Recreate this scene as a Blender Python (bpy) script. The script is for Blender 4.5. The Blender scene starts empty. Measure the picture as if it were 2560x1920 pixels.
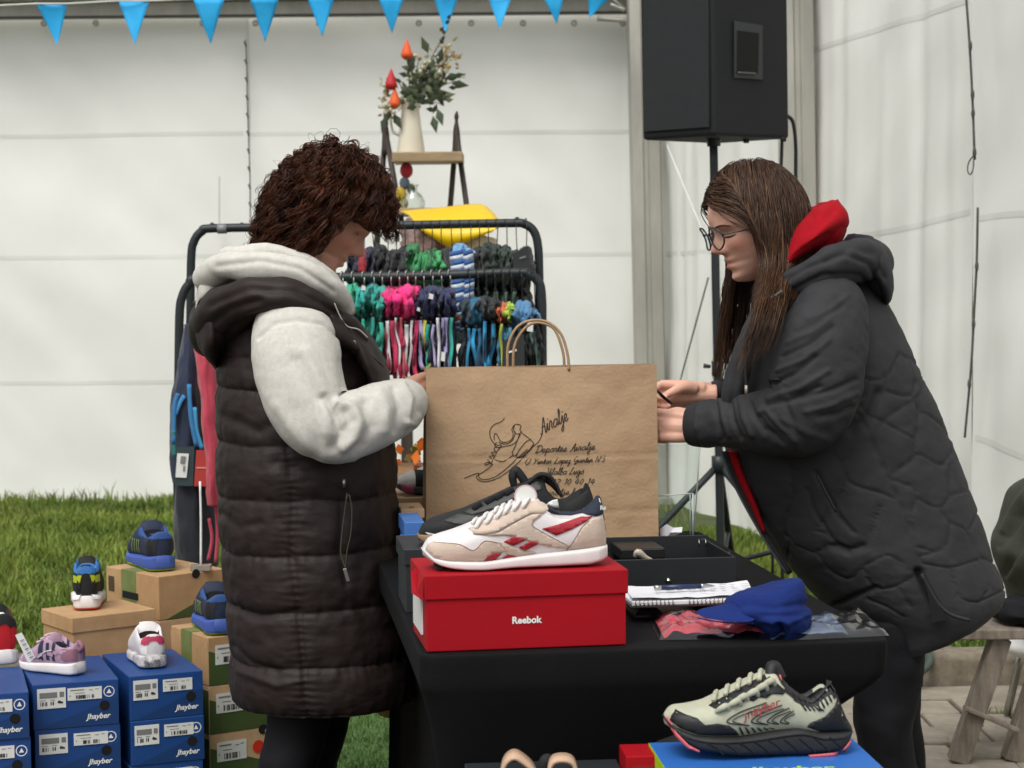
import bpy, bmesh, math, random
import numpy as np
from mathutils import Vector, Matrix, Euler

# ------------------------------------------------------------------ camera, sky, sun, exposure
SC = bpy.context.scene
C = SC.collection
R = math.radians
CAMH, FPX, PITCH, ROLL = 1.33, 5000.0, 3.2, 0.5
cam_d = bpy.data.cameras.new('camera')
cam = bpy.data.objects.new('camera', cam_d); C.objects.link(cam)
cam.location = (0, 0, CAMH)
cam.rotation_euler = Euler((R(90 - PITCH), R(ROLL), 0))
cam_d.sensor_width = 36.0
cam_d.lens = FPX / 2560 * 36.0
cam_d.clip_start = 0.05; cam_d.clip_end = 400
cam_d.dof.use_dof = True
cam_d.dof.focus_distance = 3.95
cam_d.dof.aperture_fstop = 10.0
SC.camera = cam

SUN_EL, SUN_AZ = 58.0, 205.0
W = bpy.data.worlds.new('World'); SC.world = W; W.use_nodes = True
nt = W.node_tree; nt.nodes.clear()
sky = nt.nodes.new('ShaderNodeTexSky'); sky.sky_type = 'NISHITA'; sky.sun_disc = False
sky.sun_elevation = R(SUN_EL); sky.sun_rotation = R(SUN_AZ)
sky.air_density = 1.0; sky.dust_density = 4.0; sky.ozone_density = 1.0
hs = nt.nodes.new('ShaderNodeHueSaturation'); hs.inputs['Saturation'].default_value = 0.12
bg = nt.nodes.new('ShaderNodeBackground'); bg.inputs['Strength'].default_value = 0.13
wo = nt.nodes.new('ShaderNodeOutputWorld')
nt.links.new(sky.outputs[0], hs.inputs['Color']); nt.links.new(hs.outputs[0], bg.inputs[0]); nt.links.new(bg.outputs[0], wo.inputs[0])
sun_d = bpy.data.lights.new('sun', 'SUN'); sun_d.energy = 1.0; sun_d.angle = R(30); sun_d.color = (1.0, 0.965, 0.90)
sun = bpy.data.objects.new('sun', sun_d); C.objects.link(sun)
sun.location = (0, 0, 8)
_sd = Vector((math.sin(R(SUN_AZ)) * math.cos(R(SUN_EL)), math.cos(R(SUN_AZ)) * math.cos(R(SUN_EL)), math.sin(R(SUN_EL))))
sun.rotation_euler = _sd.to_track_quat('Z', 'Y').to_euler()
SC.view_settings.view_transform = 'Standard'; SC.view_settings.look = 'None'
SC.view_settings.gamma = 1.0; SC.view_settings.use_curve_mapping = False
SC.view_settings.exposure = 0.48

# ------------------------------------------------------------------ measuring helpers (survey of the place from the picture)
RM = cam.rotation_euler.to_matrix(); RMn = np.array(RM); CP = np.array([0, 0, CAMH])
K = 2560 / 2212.0
def ray(x, y):
    return RM @ Vector(((x * K - 1280) / FPX, -(y * K - 960) / FPX, -1))
def at(x, y, Y):
    d = ray(x, y); return Vector((0, 0, CAMH)) + d * (Y / d.y)
def onz(x, y, z):
    d = ray(x, y); return Vector((0, 0, CAMH)) + d * ((z - CAMH) / d.z)
def onplane(x, y, p0, n):
    d = ray(x, y); o = Vector((0, 0, CAMH)); return o + d * ((p0 - o).dot(n) / d.dot(n))
def proj(P):
    q = (np.asarray(P) - CP) @ RMn
    return np.stack([(q[..., 0] / -q[..., 2] * FPX + 1280) / K, (960 - q[..., 1] / -q[..., 2] * FPX) / K], -1)
def pxm(Y): return K * Y / FPX     # metres per picture unit at distance Y

# ------------------------------------------------------------------ noise
def _h(i, j, k, s):
    n = (i * 374761393 + j * 668265263 + k * 2147483647 + s * 974711) & 0xffffffff
    n = ((n ^ (n >> 13)) * 1274126177) & 0xffffffff
    return ((n ^ (n >> 16)) & 0xffff) / 65535.0
def vnoise(P, s=0):
    P = np.asarray(P, float); I = np.floor(P).astype(np.int64); F = P - I; F = F * F * (3 - 2 * F)
    out = 0
    for a in (0, 1):
        wa = F[..., 0] if a else 1 - F[..., 0]
        for b in (0, 1):
            wb = F[..., 1] if b else 1 - F[..., 1]
            for c in (0, 1):
                wc = F[..., 2] if c else 1 - F[..., 2]
                out = out + wa * wb * wc * _h(I[..., 0] + a, I[..., 1] + b, I[..., 2] + c, s)
    return out * 2 - 1
def fbm(P, s=0, o=3):
    P = np.asarray(P, float); v = 0; a = 1
    for i in range(o):
        v = v + a * vnoise(P * 2 ** i, s + i * 17); a *= .5
    return v
def sst(a, b, x):
    t = np.clip((x - a) / (b - a), 0, 1); return t * t * (3 - 2 * t)

# ------------------------------------------------------------------ materials
def lin(h):
    if not isinstance(h, str): return tuple(h)
    v = [int(h[i:i + 2], 16) / 255 for i in (0, 2, 4)]
    return tuple(c / 12.92 if c <= .04045 else ((c + .055) / 1.055) ** 2.4 for c in v)
MATS = {}
def mat(name, col, rough=.6, var=.12, vs=12, bump=.0, bs=180, metal=0, spec=.5, sheen=0, coat=0, trans=0, col2=None, st=(1, 1, 1), alpha=1, bst=None, sss=0, vcol=None):
    if name in MATS: return MATS[name]
    m = bpy.data.materials.new(name); m.use_nodes = True; MATS[name] = m
    n = m.node_tree.nodes; l = m.node_tree.links; b = n['Principled BSDF']
    c = lin(col); c2 = lin(col2) if col2 else None
    tc = n.new('ShaderNodeTexCoord'); mp = n.new('ShaderNodeMapping'); mp.inputs['Scale'].default_value = st
    l.new(tc.outputs['Object'], mp.inputs['Vector'])
    if vcol:
        at_ = n.new('ShaderNodeAttribute'); at_.attribute_name = vcol; l.new(at_.outputs['Color'], b.inputs['Base Color'])
    elif var > 0 or c2:
        nz = n.new('ShaderNodeTexNoise'); nz.inputs['Scale'].default_value = vs; nz.inputs['Detail'].default_value = 5; nz.inputs['Roughness'].default_value = .62
        l.new(mp.outputs[0], nz.inputs['Vector'])
        cr_ = n.new('ShaderNodeValToRGB'); e = cr_.color_ramp.elements
        lo = tuple(x * (1 - var) for x in c); hi = c2 if c2 else tuple(min(1, x * (1 + var)) for x in c)
        e[0].position = .32; e[1].position = .68; e[0].color = (*lo, 1); e[1].color = (*hi, 1)
        l.new(nz.outputs['Fac'], cr_.inputs['Fac']); l.new(cr_.outputs['Color'], b.inputs['Base Color'])
    else:
        b.inputs['Base Color'].default_value = (*c, 1)
    b.inputs['Roughness'].default_value = rough; b.inputs['Metallic'].default_value = metal
    b.inputs['Specular IOR Level'].default_value = spec
    if sheen: b.inputs['Sheen Weight'].default_value = sheen; b.inputs['Sheen Roughness'].default_value = .5
    if coat: b.inputs['Coat Weight'].default_value = coat
    if trans: b.inputs['Transmission Weight'].default_value = trans
    if alpha < 1: b.inputs['Alpha'].default_value = alpha
    if sss: b.inputs['Subsurface Weight'].default_value = sss; b.inputs['Subsurface Radius'].default_value = (.012, .004, .002); b.inputs['Subsurface Scale'].default_value = .6
    if bump:
        mp2 = n.new('ShaderNodeMapping'); mp2.inputs['Scale'].default_value = bst or (1, 1, 1); l.new(tc.outputs['Object'], mp2.inputs['Vector'])
        nb = n.new('ShaderNodeTexNoise'); nb.inputs['Scale'].default_value = bs; nb.inputs['Detail'].default_value = 4
        l.new(mp2.outputs[0], nb.inputs['Vector'])
        bp = n.new('ShaderNodeBump'); bp.inputs['Strength'].default_value = bump; bp.inputs['Distance'].default_value = .004
        l.new(nb.outputs['Fac'], bp.inputs['Height']); l.new(bp.outputs[0], b.inputs['Normal'])
    return m

# ------------------------------------------------------------------ objects
def mesh(name, V, F, smooth=True):
    me = bpy.data.meshes.new(name)
    me.from_pydata([tuple(v) for v in np.asarray(V, float).reshape(-1, 3)], [], [tuple(int(i) for i in f) for f in F]); me.update()
    if smooth: me.polygons.foreach_set('use_smooth', [True] * len(me.polygons))
    return me
def put(ob, parent):
    if parent is not None:
        ob.parent = parent
        ob.matrix_parent_inverse = Matrix.Translation(-Vector(parent.location)) if not parent.get('_local') else Matrix.Identity(4)
def obj(name, me, m=None, parent=None, **kw):
    o = bpy.data.objects.new(name, me); C.objects.link(o)
    if m is not None and me is not None and not me.materials: me.materials.append(m)
    put(o, parent)
    for k, v in kw.items(): o[k] = v
    return o
def tag(o, label, cat, group=None):
    o['label'] = label; o['category'] = cat
    if group: o['group'] = group
    return o
def thing(name, label, cat, loc, group=None, rz=None):
    """Empty at the base. With rz set, parts are given in the thing's own coordinates; otherwise in world coordinates."""
    o = bpy.data.objects.new(name, None); C.objects.link(o); o.empty_display_size = .05
    o.location = loc
    if rz is not None: o.rotation_euler = (0, 0, rz)
    LOCAL[o.name] = rz is not None
    return tag(o, label, cat, group)
LOCAL = {}
def put(ob, parent):
    if parent is None: return
    ob.parent = parent
    if parent.name in LOCAL and not LOCAL[parent.name]:
        ob.matrix_parent_inverse = Matrix.Translation(-Vector(parent.location))
class MB:
    def __init__(s): s.v = []; s.f = []
    def add(s, V, F):
        V = np.asarray(V, float).reshape(-1, 3); b = len(s.v); s.v.extend(V.tolist()); s.f.extend([tuple(i + b for i in f) for f in F]); return s
    def box(s, lo, hi, M=None, bev=0):
        (x0, y0, z0), (x1, y1, z1) = lo, hi
        V = [(x0, y0, z0), (x1, y0, z0), (x1, y1, z0), (x0, y1, z0), (x0, y0, z1), (x1, y0, z1), (x1, y1, z1), (x0, y1, z1)]
        if M is not None: V = [tuple(M @ Vector(v)) for v in V]
        return s.add(V, [(0, 3, 2, 1), (4, 5, 6, 7), (0, 1, 5, 4), (1, 2, 6, 5), (2, 3, 7, 6), (3, 0, 4, 7)])
    def tube(s, pts, r, n=None, m=8, cap=True):
        V, F = tube(pts, r, n, m, cap); return s.add(V, F)
    def build(s, name, m, parent=None, smooth=True, bevel=0, **kw):
        me = mesh(name, s.v, s.f, smooth)
        o = obj(name, me, m, parent, **kw)
        if bevel:
            b = o.modifiers.new('bevel', 'BEVEL'); b.width = bevel; b.segments = 2; b.limit_method = 'ANGLE'
        return o
def cr(pts, n):
    p = np.asarray(pts, float); k = len(p)
    if k < 3:
        t = np.linspace(0, 1, n)[:, None]; return p[0] * (1 - t) + p[-1] * t
    q = np.vstack([2 * p[0] - p[1], p, 2 * p[-1] - p[-2]])
    u = np.linspace(0, k - 1, n); i = np.minimum(u.astype(int), k - 2); t = (u - i)[:, None]
    a, b, c, d = q[i], q[i + 1], q[i + 2], q[i + 3]
    return .5 * (2 * b + (c - a) * t + (2 * a - 5 * b + 4 * c - d) * t ** 2 + (3 * b - a - 3 * c + d) * t ** 3)
def gridfaces(n, m, wrap=True, caps=True):
    F = []
    mm = m if wrap else m - 1
    for i in range(n - 1):
        for j in range(mm):
            k = (j + 1) % m; F.append((i * m + j, i * m + k, (i + 1) * m + k, (i + 1) * m + j))
    if caps and wrap:
        F.append(tuple(reversed(range(m)))); F.append(tuple(range((n - 1) * m, n * m)))
    return F
def tube_rings(pts, r, n=None, m=8, flat=None):
    p = np.asarray([tuple(q) for q in pts], float); r = np.atleast_1d(np.asarray(r, float))
    if r.size == 1: r = np.repeat(r, len(p))
    if n and n != len(p):
        pr = cr(np.hstack([p, r[:, None]]), n); p = pr[:, :3]; r = np.maximum(pr[:, 3], 1e-4)
    T = np.gradient(p, axis=0); T /= np.linalg.norm(T, axis=1)[:, None] + 1e-12
    ref = np.array([0, 1, 0]) if abs(T[0][1]) < .9 else np.array([1, 0, 0])
    U = []; u = np.cross(T[0], ref); u /= np.linalg.norm(u)
    for i in range(len(p)):
        u = u - T[i] * np.dot(u, T[i]); u /= np.linalg.norm(u) + 1e-12; U.append(u)
    U = np.array(U); Vv = np.cross(T, U)
    th = np.linspace(0, 2 * np.pi, m, endpoint=False)
    G = p[:, None, :] + r[:, None, None] * (np.cos(th)[None, :, None] * U[:, None, :] + np.sin(th)[None, :, None] * Vv[:, None, :])
    if flat is not None: G[..., 1] = p[:, None, 1] + (G[..., 1] - p[:, None, 1]) * flat
    return G
def tube(pts, r, n=None, m=8, cap=True):
    G = tube_rings(pts, r, n, m); n_, m_, _ = G.shape
    return G.reshape(-1, 3), gridfaces(n_, m_, True, cap)
def gnormals(G):
    du = np.roll(G, -1, 1) - np.roll(G, 1, 1); dv = np.gradient(G, axis=0)
    N = np.cross(du, dv); N /= np.linalg.norm(N, axis=-1, keepdims=True) + 1e-12
    c = G.mean(axis=1, keepdims=True)
    s = np.sign(((G - c) * N).sum(-1).mean()); return N * (s if s else 1)
def sil(rows, Y, N, M, e=1.0):
    """Solid of elliptical sections between a left and a right outline (picture units) standing at distance Y.
       row = (xl, yl, xr, yr, half depth[, Y offset])"""
    A = []
    for r_ in rows:
        yo = Y + (r_[5] if len(r_) > 5 else 0)
        L = at(r_[0], r_[1], yo); Rr = at(r_[2], r_[3], yo); c = (L + Rr) / 2; a = (Rr - L) / 2
        A.append([*c, *a, r_[4]])
    A = cr(A, N); th = np.linspace(0, 2 * np.pi, M, endpoint=False)
    cs = np.sign(np.cos(th)) * np.abs(np.cos(th)) ** e; sn = np.sign(np.sin(th)) * np.abs(np.sin(th)) ** e
    G = A[:, None, :3] + A[:, None, 3:6] * cs[None, :, None]
    G[..., 1] += A[:, 6][:, None] * sn[None, :]
    return G
def pdist(Q, line):
    d = np.full(Q.shape[:-1], 1e9)
    for (a, b) in zip(line[:-1], line[1:]):
        a = np.array(a, float); b = np.array(b, float); ab = b - a; L = (ab * ab).sum() + 1e-9
        t = np.clip(((Q - a) * ab).sum(-1) / L, 0, 1); d = np.minimum(d, np.linalg.norm(Q - (a + t[..., None] * ab), axis=-1))
    return d
def ridges(G, N, specs, near=True):
    """fold lines: (polyline, width, height[, 'cusp'])"""
    Q = proj(G); o = np.zeros(G.shape[:-1]); wgt = sst(.35, -.1, N[..., 1]) if near else 1
    for s_ in specs:
        d = pdist(Q, s_[0])
        if len(s_) > 3: o += s_[2] * np.exp(-d / s_[1])
        else: o += s_[2] * np.exp(-(d / s_[1]) ** 2)
    return o * wgt
def gobj(name, G, m, parent=None, caps=True, wrap=True, **kw):
    n_, m_, _ = G.shape
    return obj(name, mesh(name, G.reshape(-1, 3), gridfaces(n_, m_, wrap, caps)), m, parent, **kw)
def pxtube(rows, n, m, flat=1.0):
    """rows of (x, y, radius, Y) in picture units"""
    pts = [at(r_[0], r_[1], r_[3]) for r_ in rows]; rad = [r_[2] * pxm(r_[3]) for r_ in rows]
    return tube_rings(pts, rad, n, m, flat)
_tc = {}
def textmesh(body, size=1, shear=0, bold=0, ext=.0):
    k = (body, size, shear, bold, ext)
    if k in _tc: return _tc[k]
    cu = bpy.data.curves.new('t', 'FONT'); cu.body = body; cu.size = size; cu.shear = shear; cu.offset = bold; cu.extrude = ext; cu.resolution_u = 3
    o = bpy.data.objects.new('t', cu); C.objects.link(o); dg = bpy.context.evaluated_depsgraph_get()
    me = bpy.data.meshes.new_from_object(o.evaluated_get(dg)); bpy.data.objects.remove(o); bpy.data.curves.remove(cu)
    me.name = 'lettering'; _tc[k] = me; return me
def ribbon(mb, pts, w, n):
    """flat strip along a path lying in a plane with normal n"""
    p = np.asarray([tuple(q) for q in pts], float); T = np.gradient(p, axis=0); S = np.cross(T, np.array(n, float)); S /= np.linalg.norm(S, axis=1)[:, None] + 1e-12
    V = np.empty((len(p) * 2, 3)); V[0::2] = p + S * w / 2; V[1::2] = p - S * w / 2
    mb.add(V, [(2 * i, 2 * i + 1, 2 * i + 3, 2 * i + 2) for i in range(len(p) - 1)])
def remesh(V, F, vox, sm=3):
    me = mesh('tmp', V, F); o = bpy.data.objects.new('tmp', me); C.objects.link(o)
    r_ = o.modifiers.new('r', 'REMESH'); r_.mode = 'VOXEL'; r_.voxel_size = vox
    s_ = o.modifiers.new('s', 'SMOOTH'); s_.iterations = sm; s_.factor = .5
    dg = bpy.context.evaluated_depsgraph_get(); out = bpy.data.meshes.new_from_object(o.evaluated_get(dg)); bpy.data.objects.remove(o)
    out.polygons.foreach_set('use_smooth', [True] * len(out.polygons)); return out
rnd = random.Random(7); rng = np.random.default_rng(7)
# ------------------------------------------------------------------ setting: paving, kerb, lawn
M_paver = mat('concrete_paver', '8d8577', .9, .25, 9, .5, 60)
M_soil = mat('soil_joint', '4a4438', 1, .3, 20, .5, 80)
M_kerb = mat('kerb_stone', '6f6558', .95, .35, 14, .6, 40, col2='8c8271')
M_lawn = mat('lawn_soil', '3e4a22', 1, .3, 8, .6, 50)
M_grass = mat('grass_blade', '4d6a22', .65, .3, 2.2, col2='85953f', spec=.3)
M_turf = mat('turf_blade', '55793f', .6, .25, 6, col2='78985a', spec=.25)
G0 = 0.0; GL = .09; KY = 6.33
def sheet(name, x0, x1, y0, y1, z, m, **kw):
    o = MB().add([(x0, y0, z), (x1, y0, z), (x1, y1, z), (x0, y1, z)], [(0, 1, 2, 3)]).build(name, m, None, False, kind='structure'); return o
ground = sheet('ground', -60, 60, -20, 120, -.03, M_soil)
pave = sheet('pavement', -6, 6, .2, KY, -.012, M_soil)
pm = None
for iy in range(9):
    y0 = 4.62 + iy * .19
    for ix in range(10):
        x0 = -.35 + ix * .262 + (.13 if iy % 2 else 0)
        if iy * .19 + 4.62 > KY - .1: continue
        if pm is None:
            b = MB().box((0, 0, -.05), (.252, .18, 0)); pm = mesh('paver', b.v, b.f, False)
        o = obj('paver', pm, M_paver, pave); o.location = (x0 + rnd.uniform(-.004, .004), y0, rnd.uniform(-.004, .004))
        o.rotation_euler = (R(rnd.uniform(-.8, .8)), R(rnd.uniform(-.8, .8)), R(rnd.uniform(-1, 1)))
        bv = o.modifiers.new('bevel', 'BEVEL'); bv.width = .006; bv.segments = 2
kerb = thing('kerb', 'weathered stone kerb between the paving and the lawn', 'kerb', (0, KY, 0))
km = []
for v in range(3):
    G = sil([(0, 0, 1, 1, 1)] * 3, 5, 2, 4)
    bm = bmesh.new(); bmesh.ops.create_cube(bm, size=1); bmesh.ops.scale(bm, vec=(.62, .13, .2), verts=bm.verts)
    bmesh.ops.subdivide_edges(bm, edges=bm.edges, cuts=7, use_grid_fill=True)
    P = np.array([v_.co[:] for v_ in bm.verts]); D = fbm(P * 9, v * 5)[:, None] * .007
    for v_, d in zip(bm.verts, D): v_.co += Vector((v_.co.x * .02, v_.co.y, v_.co.z)).normalized() * float(d[0])
    me = bpy.data.meshes.new('kerb_stone'); bm.to_mesh(me); bm.free(); me.polygons.foreach_set('use_smooth', [True] * len(me.polygons)); me.materials.append(M_kerb); km.append(me)
for i in range(13):
    o = obj('kerb_stone', km[i % 3], None, kerb); o.location = (-4.1 + i * .635, KY + .065, .005 + rnd.uniform(-.006, .006)); o.rotation_euler = (0, 0, R(rnd.uniform(-.6, .6)))
lawn = sheet('lawn', -60, 60, KY + .1, 120, GL - .02, M_lawn)
def blades(name, n, xr, yr, z, hmin, hmax, w, m, seed, clump=3.0, lean=.5, mask=None, parent=None, label=None):
    g = np.random.default_rng(seed)
    x = g.uniform(*xr, n); y = g.uniform(*yr, n); c = fbm(np.stack([x * clump, y * clump, x * 0], -1), seed)
    if mask is not None:
        k = mask(x, y, c, g); x, y, c = x[k], y[k], c[k]; n = len(x)
    h = (hmin + (hmax - hmin) * g.random(n)) * (1 + .45 * c); a = g.uniform(0, 2 * np.pi, n); la = g.uniform(0, 2 * np.pi, n); ll = g.random(n) * lean * h
    bx, by = np.cos(a) * w / 2, np.sin(a) * w / 2; lx, ly = np.cos(la) * ll, np.sin(la) * ll; z0 = np.full(n, z)
    V = np.stack([np.stack([x - bx, y - by, z0], -1), np.stack([x + bx, y + by, z0], -1),
                  np.stack([x + bx * .7 + lx * .35, y + by * .7 + ly * .35, z0 + h * .6], -1), np.stack([x - bx * .7 + lx * .35, y - by * .7 + ly * .35, z0 + h * .6], -1),
                  np.stack([x + lx, y + ly, z0 + h], -1)], 1).reshape(-1, 3)
    b = np.arange(n) * 5
    me = bpy.data.meshes.new(name); me.vertices.add(len(V)); me.vertices.foreach_set('co', V.ravel())
    lo = np.stack([b, b + 1, b + 2, b + 3, b + 3, b + 2, b + 4], 1).ravel(); me.loops.add(len(lo)); me.loops.foreach_set('vertex_index', lo)
    st = np.stack([np.arange(n) * 7, np.arange(n) * 7 + 4], 1).ravel(); me.polygons.add(2 * n); me.polygons.foreach_set('loop_start', st)
    me.update(calc_edges=True); me.validate()
    o = obj(name, me, m, parent, kind='stuff'); return tag(o, label, 'grass')
blades('grass', 60000, (-3.2, 0.3), (KY + .13, 11.05), GL - .02, .03, .06, .008, M_grass, 3, 2.2, .9, label='long green lawn grass growing up to the foot of the white tent walls')
blades('grass', 26000, (-6.5, -3.2), (KY + .13, 11.05), GL - .02, .03, .06, .009, M_grass, 13, 2.2, .9, label='green lawn grass far left outside the stall')
blades('grass', 22000, (.3, 2.1), (KY + .13, 9.6), GL - .02, .03, .06, .008, M_grass, 4, 2.2, .9, lambda x, y, c, g: x < .72 + (11.1 - y) * .232, label='green lawn grass behind the kerb below the right tent wall')
M_dry = mat('dry_grass', '7d7a45', .8, .25, 3, col2='98905c', spec=.2)
blades('dry_grass', 7000, (-3.2, 0.9), (KY + .13, 11.0), GL - .02, .02, .055, .007, M_dry, 33, 1.6, 1.2, lambda x, y, c, g: c > -.05, label='straw coloured dry blades scattered through the lawn')
blades('weeds', 700, (-3.2, .75), (10.75, 11.02), GL - .02, .05, .10, .012, M_grass, 34, 3, .6, lambda x, y, c, g: c > .05, label='taller weeds along the foot of the back tent wall')
blades('joint_grass', 9000, (.55, 2.2), (4.7, KY - .01), -.012, .012, .04, .005, M_grass, 5, 3.5, .8,
       lambda x, y, c, g: ((np.abs(((y - 4.62) / .19 + .5) % 1 - .5) < .045) & (c > -.1)) | ((y > KY - .2) & (c > .15)), label='small grass tufts growing in the joints of the paving')
turf = sheet('turf_mat', -2.2, .34, 4.3, 6.12, .004, mat('turf_base', '4a6636', .9, .2, 30)); 
blades('turf_pile', 26000, (-.95, .3), (4.75, 6.1), .005, .012, .022, .0035, M_turf, 6, 5, .6, label='short green pile of the turf mat beside the black table')

# ------------------------------------------------------------------ marquee
M_pvc = mat('white_pvc', 'e8e8e2', .6, .04, 1.2, .12, 25, spec=.35)
M_weld = mat('white_pvc_weld', 'dadad4', .6, .04, 3, spec=.3)
M_alu = mat('dull_aluminium', 'a6a49b', .55, .18, 6, .1, 60, metal=.35, col2='b3b0a6', st=(1, 1, .25))
M_cord = mat('grey_cord', '4b4a44', .9, .1)
WY = 11.1; ZT = 2.80; ZB = at(600, 38, 11.0).z
xs_seam = at(533, 300, WY).x; xr_end = at(1372, 400, WY).x
def cloth_wall(name, pts, z0, z1, nu, nv, parent, amp, seed, vfold=0, m=M_pvc, seams=()):
    """a hanging tarpaulin panel between two ground points; seams = lines of (picture x, y) welded onto it"""
    a = np.array(pts[0]); b = np.array(pts[1]); nrm = np.array([-(b - a)[1], (b - a)[0]]); nrm = nrm / np.linalg.norm(nrm)
    if nrm[1] > 0: nrm = -nrm
    L = np.linalg.norm(b - a)
    def pos(U, Z, off=0):
        s_ = U * L; Vv = (Z - z0) / (z1 - z0)
        d = amp * fbm(np.stack([s_ * .9 + Z * .5, Z * .8 - s_ * .3, s_ * 0 + seed], -1), seed, 3) + amp * .35 * fbm(np.stack([s_ * 2.6 + Z * 2.2, Z * 1.2, s_ * 0 + seed + 9], -1), seed + 3, 2)
        if vfold: d = d + vfold * fbm(np.stack([s_ * 6.5, Z * .35, s_ * 0 + seed], -1), seed + 5, 2)
        d = d * sst(0, .06, np.minimum(U, 1 - U) + .02) * sst(-.02, .08, 1 - Vv) + off
        return np.stack([a[0] + (b - a)[0] * U + nrm[0] * d, a[1] + (b - a)[1] * U + nrm[1] * d, Z], -1)
    U, Z = np.meshgrid(np.linspace(0, 1, nu), np.linspace(z0, z1, nv)); P = pos(U, Z)
    F = [(i * nu + j, i * nu + j + 1, (i + 1) * nu + j + 1, (i + 1) * nu + j) for i in range(nv - 1) for j in range(nu - 1)]
    o = obj(name, mesh(name, P.reshape(-1, 3), F), m, parent)
    p0 = Vector((a[0], a[1], 0)); n3 = Vector((nrm[0], nrm[1], 0))
    for line in seams:
        ps = [onplane(x, y, p0, n3) for x, y in cr(line, 140)]
        u = np.array([((p.x - a[0]) * (b - a)[0] + (p.y - a[1]) * (b - a)[1]) / L ** 2 for p in ps]); z = np.array([p.z for p in ps])
        ok = (u > .004) & (u < .996); u = u[ok]; z = z[ok]
        if len(u) < 3: continue
        V = []; hw = .011
        for k, (dz, of) in enumerate(((-hw, .001), (-hw * .6, .001), (hw * .6, .001), (hw, .001))): V.append(pos(u, z + dz, of))
        obj('weld_seam', mesh('weld_seam', np.stack(V, 1).reshape(-1, 3), gridfaces(len(u), 4, False, False)), M_weld, o)
    return o
bw = thing('tent_wall', 'white tarpaulin back wall of the marquee behind the clothes rack', 'tent wall', (-1.2, WY, GL))
cloth_wall('panel', ((-8.0, WY), (xs_seam + .01, WY)), GL - .05, ZT, 280, 110, bw, .02, 2, seams=[[(-2400, 315), (-300, 297), (100, 294), (300, 290), (540, 288)], [(-2400, 575), (-300, 559), (200, 556), (540, 552)], [(-2400, 850), (-300, 830), (200, 827), (540, 822)]])
cloth_wall('panel', ((xs_seam - .01, WY + .015), (xr_end, WY + .015)), GL - .05, ZT, 140, 110, bw, .025, 8, seams=[[(520, 290), (900, 286), (1380, 284)], [(520, 556), (1000, 552), (1380, 548)], [(520, 826), (1380, 815)]])
b = MB()
sx = [(530, 85), (533, 150), (534, 220), (537, 300), (540, 390), (541, 480), (543, 560)]
b.tube([at(x, y, WY - .05) for x, y in sx], .0028, 40, 6)
for i in range(11):
    y_ = 95 + i * 38.5; x_ = 530 + i * 1.15
    p = at(x_, y_, WY - .075); b.tube([p + Vector((-.006, 0, .012)), p, p + Vector((.004, 0, -.014))], .0055, 5, 6)
b.build('lacing', M_cord, bw)
b = MB(); b.tube([at(474, y, WY - .06) for y in (380, 420, 460, 500)], .0015, 12, 5); b.tube([at(474, 490, WY - .065), at(473, 505, WY - .065)], .008, 4, 6); b.build('guy_cord', M_cord, bw)
beam = thing('eave_beam', 'grey aluminium eave beam along the top of the back tent wall', 'beam', (-1.2, WY, ZB))
p0 = at(0, 42, WY); 
b = MB().box((-8.0, WY - .14, ZB + .005), (xr_end + .3, WY - .05, ZB + .085)); b.build('beam_profile', M_alu, beam, False, .006)
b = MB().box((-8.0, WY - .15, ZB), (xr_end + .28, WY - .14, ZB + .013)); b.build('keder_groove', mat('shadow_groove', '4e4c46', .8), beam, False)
for i, x_ in enumerate((95, 207, 438, 552, 690, 905, 1018, 1130, 1345, 1240)):
    p = at(x_, 50, WY - .15); b = MB(); th = [2 * math.pi * k / 12 for k in range(13)]
    b.tube([p + Vector((.011 * math.cos(t), 0, .011 * math.sin(t))) for t in th], .008, None, 6); b.build('hook_ring', mat('grey_plastic', '9c9a90', .6), beam)
roof = MB().add([(-8.0, WY - .1, ZB + .086), (.9, WY - .1, ZB + .086), (.9, WY - .3, ZB + .12), (-8.0, WY - .3, ZB + .12)], [(0, 1, 2, 3)]).build('roof_valance', M_pvc, None)
tag(roof, 'white edge of the marquee roof above the eave beam', 'tent roof')
# side wall runs from the far corner towards the right
SA = Vector((.80, 11.1)); SB = Vector((2.35, 4.55)); sd = (SB - SA).normalized(); sn_ = Vector((-sd.y, sd.x)); 
SN = Vector((sd.y, -sd.x, 0)); SN = SN if SN.y < 0 else -SN
SP0 = Vector((SA.x, SA.y, 0))
rw = thing('tent_wall', 'white tarpaulin side wall of the marquee on the right behind the leaning woman', 'tent wall', (1.6, 7.6, GL))
def swp(x, y, off=0): return onplane(x, y, SP0 + SN * off, SN)
cs_ = swp(2100, 300)
cut = SA + sd * ((Vector((cs_.x, cs_.y)) - SA).dot(sd))
cloth_wall('panel', (tuple(cut), tuple(SA)), GL - .05, ZT + .5, 190, 90, rw, .022, 12, .011, seams=[[(1380, 222), (1600, 160), (1765, 105), (1900, 62), (2120, -8)], [(1380, 552), (1640, 535), (1880, 507), (2000, 482), (2120, 449)]])
cloth_wall('panel', (tuple(SB + sd * 2), tuple(cut)), GL - .05, ZT + .5, 130, 90, rw, .035, 15, .006, seams=[[(2100, 474), (2160, 464), (2300, 456)], [(2080, 938), (2150, 962), (2300, 1030)]])
b = MB()
b.tube([swp(x, y, .06) for x, y in ((2086, -20), (2094, 90), (2100, 200), (2104, 300), (2106, 345))], .0045, 30, 6)
b.tube([swp(x, y, .06) for x, y in ((2112, 448), (2110, 560), (2104, 680), (2098, 790), (2090, 880), (2084, 945))], .0045, 30, 6)
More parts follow.
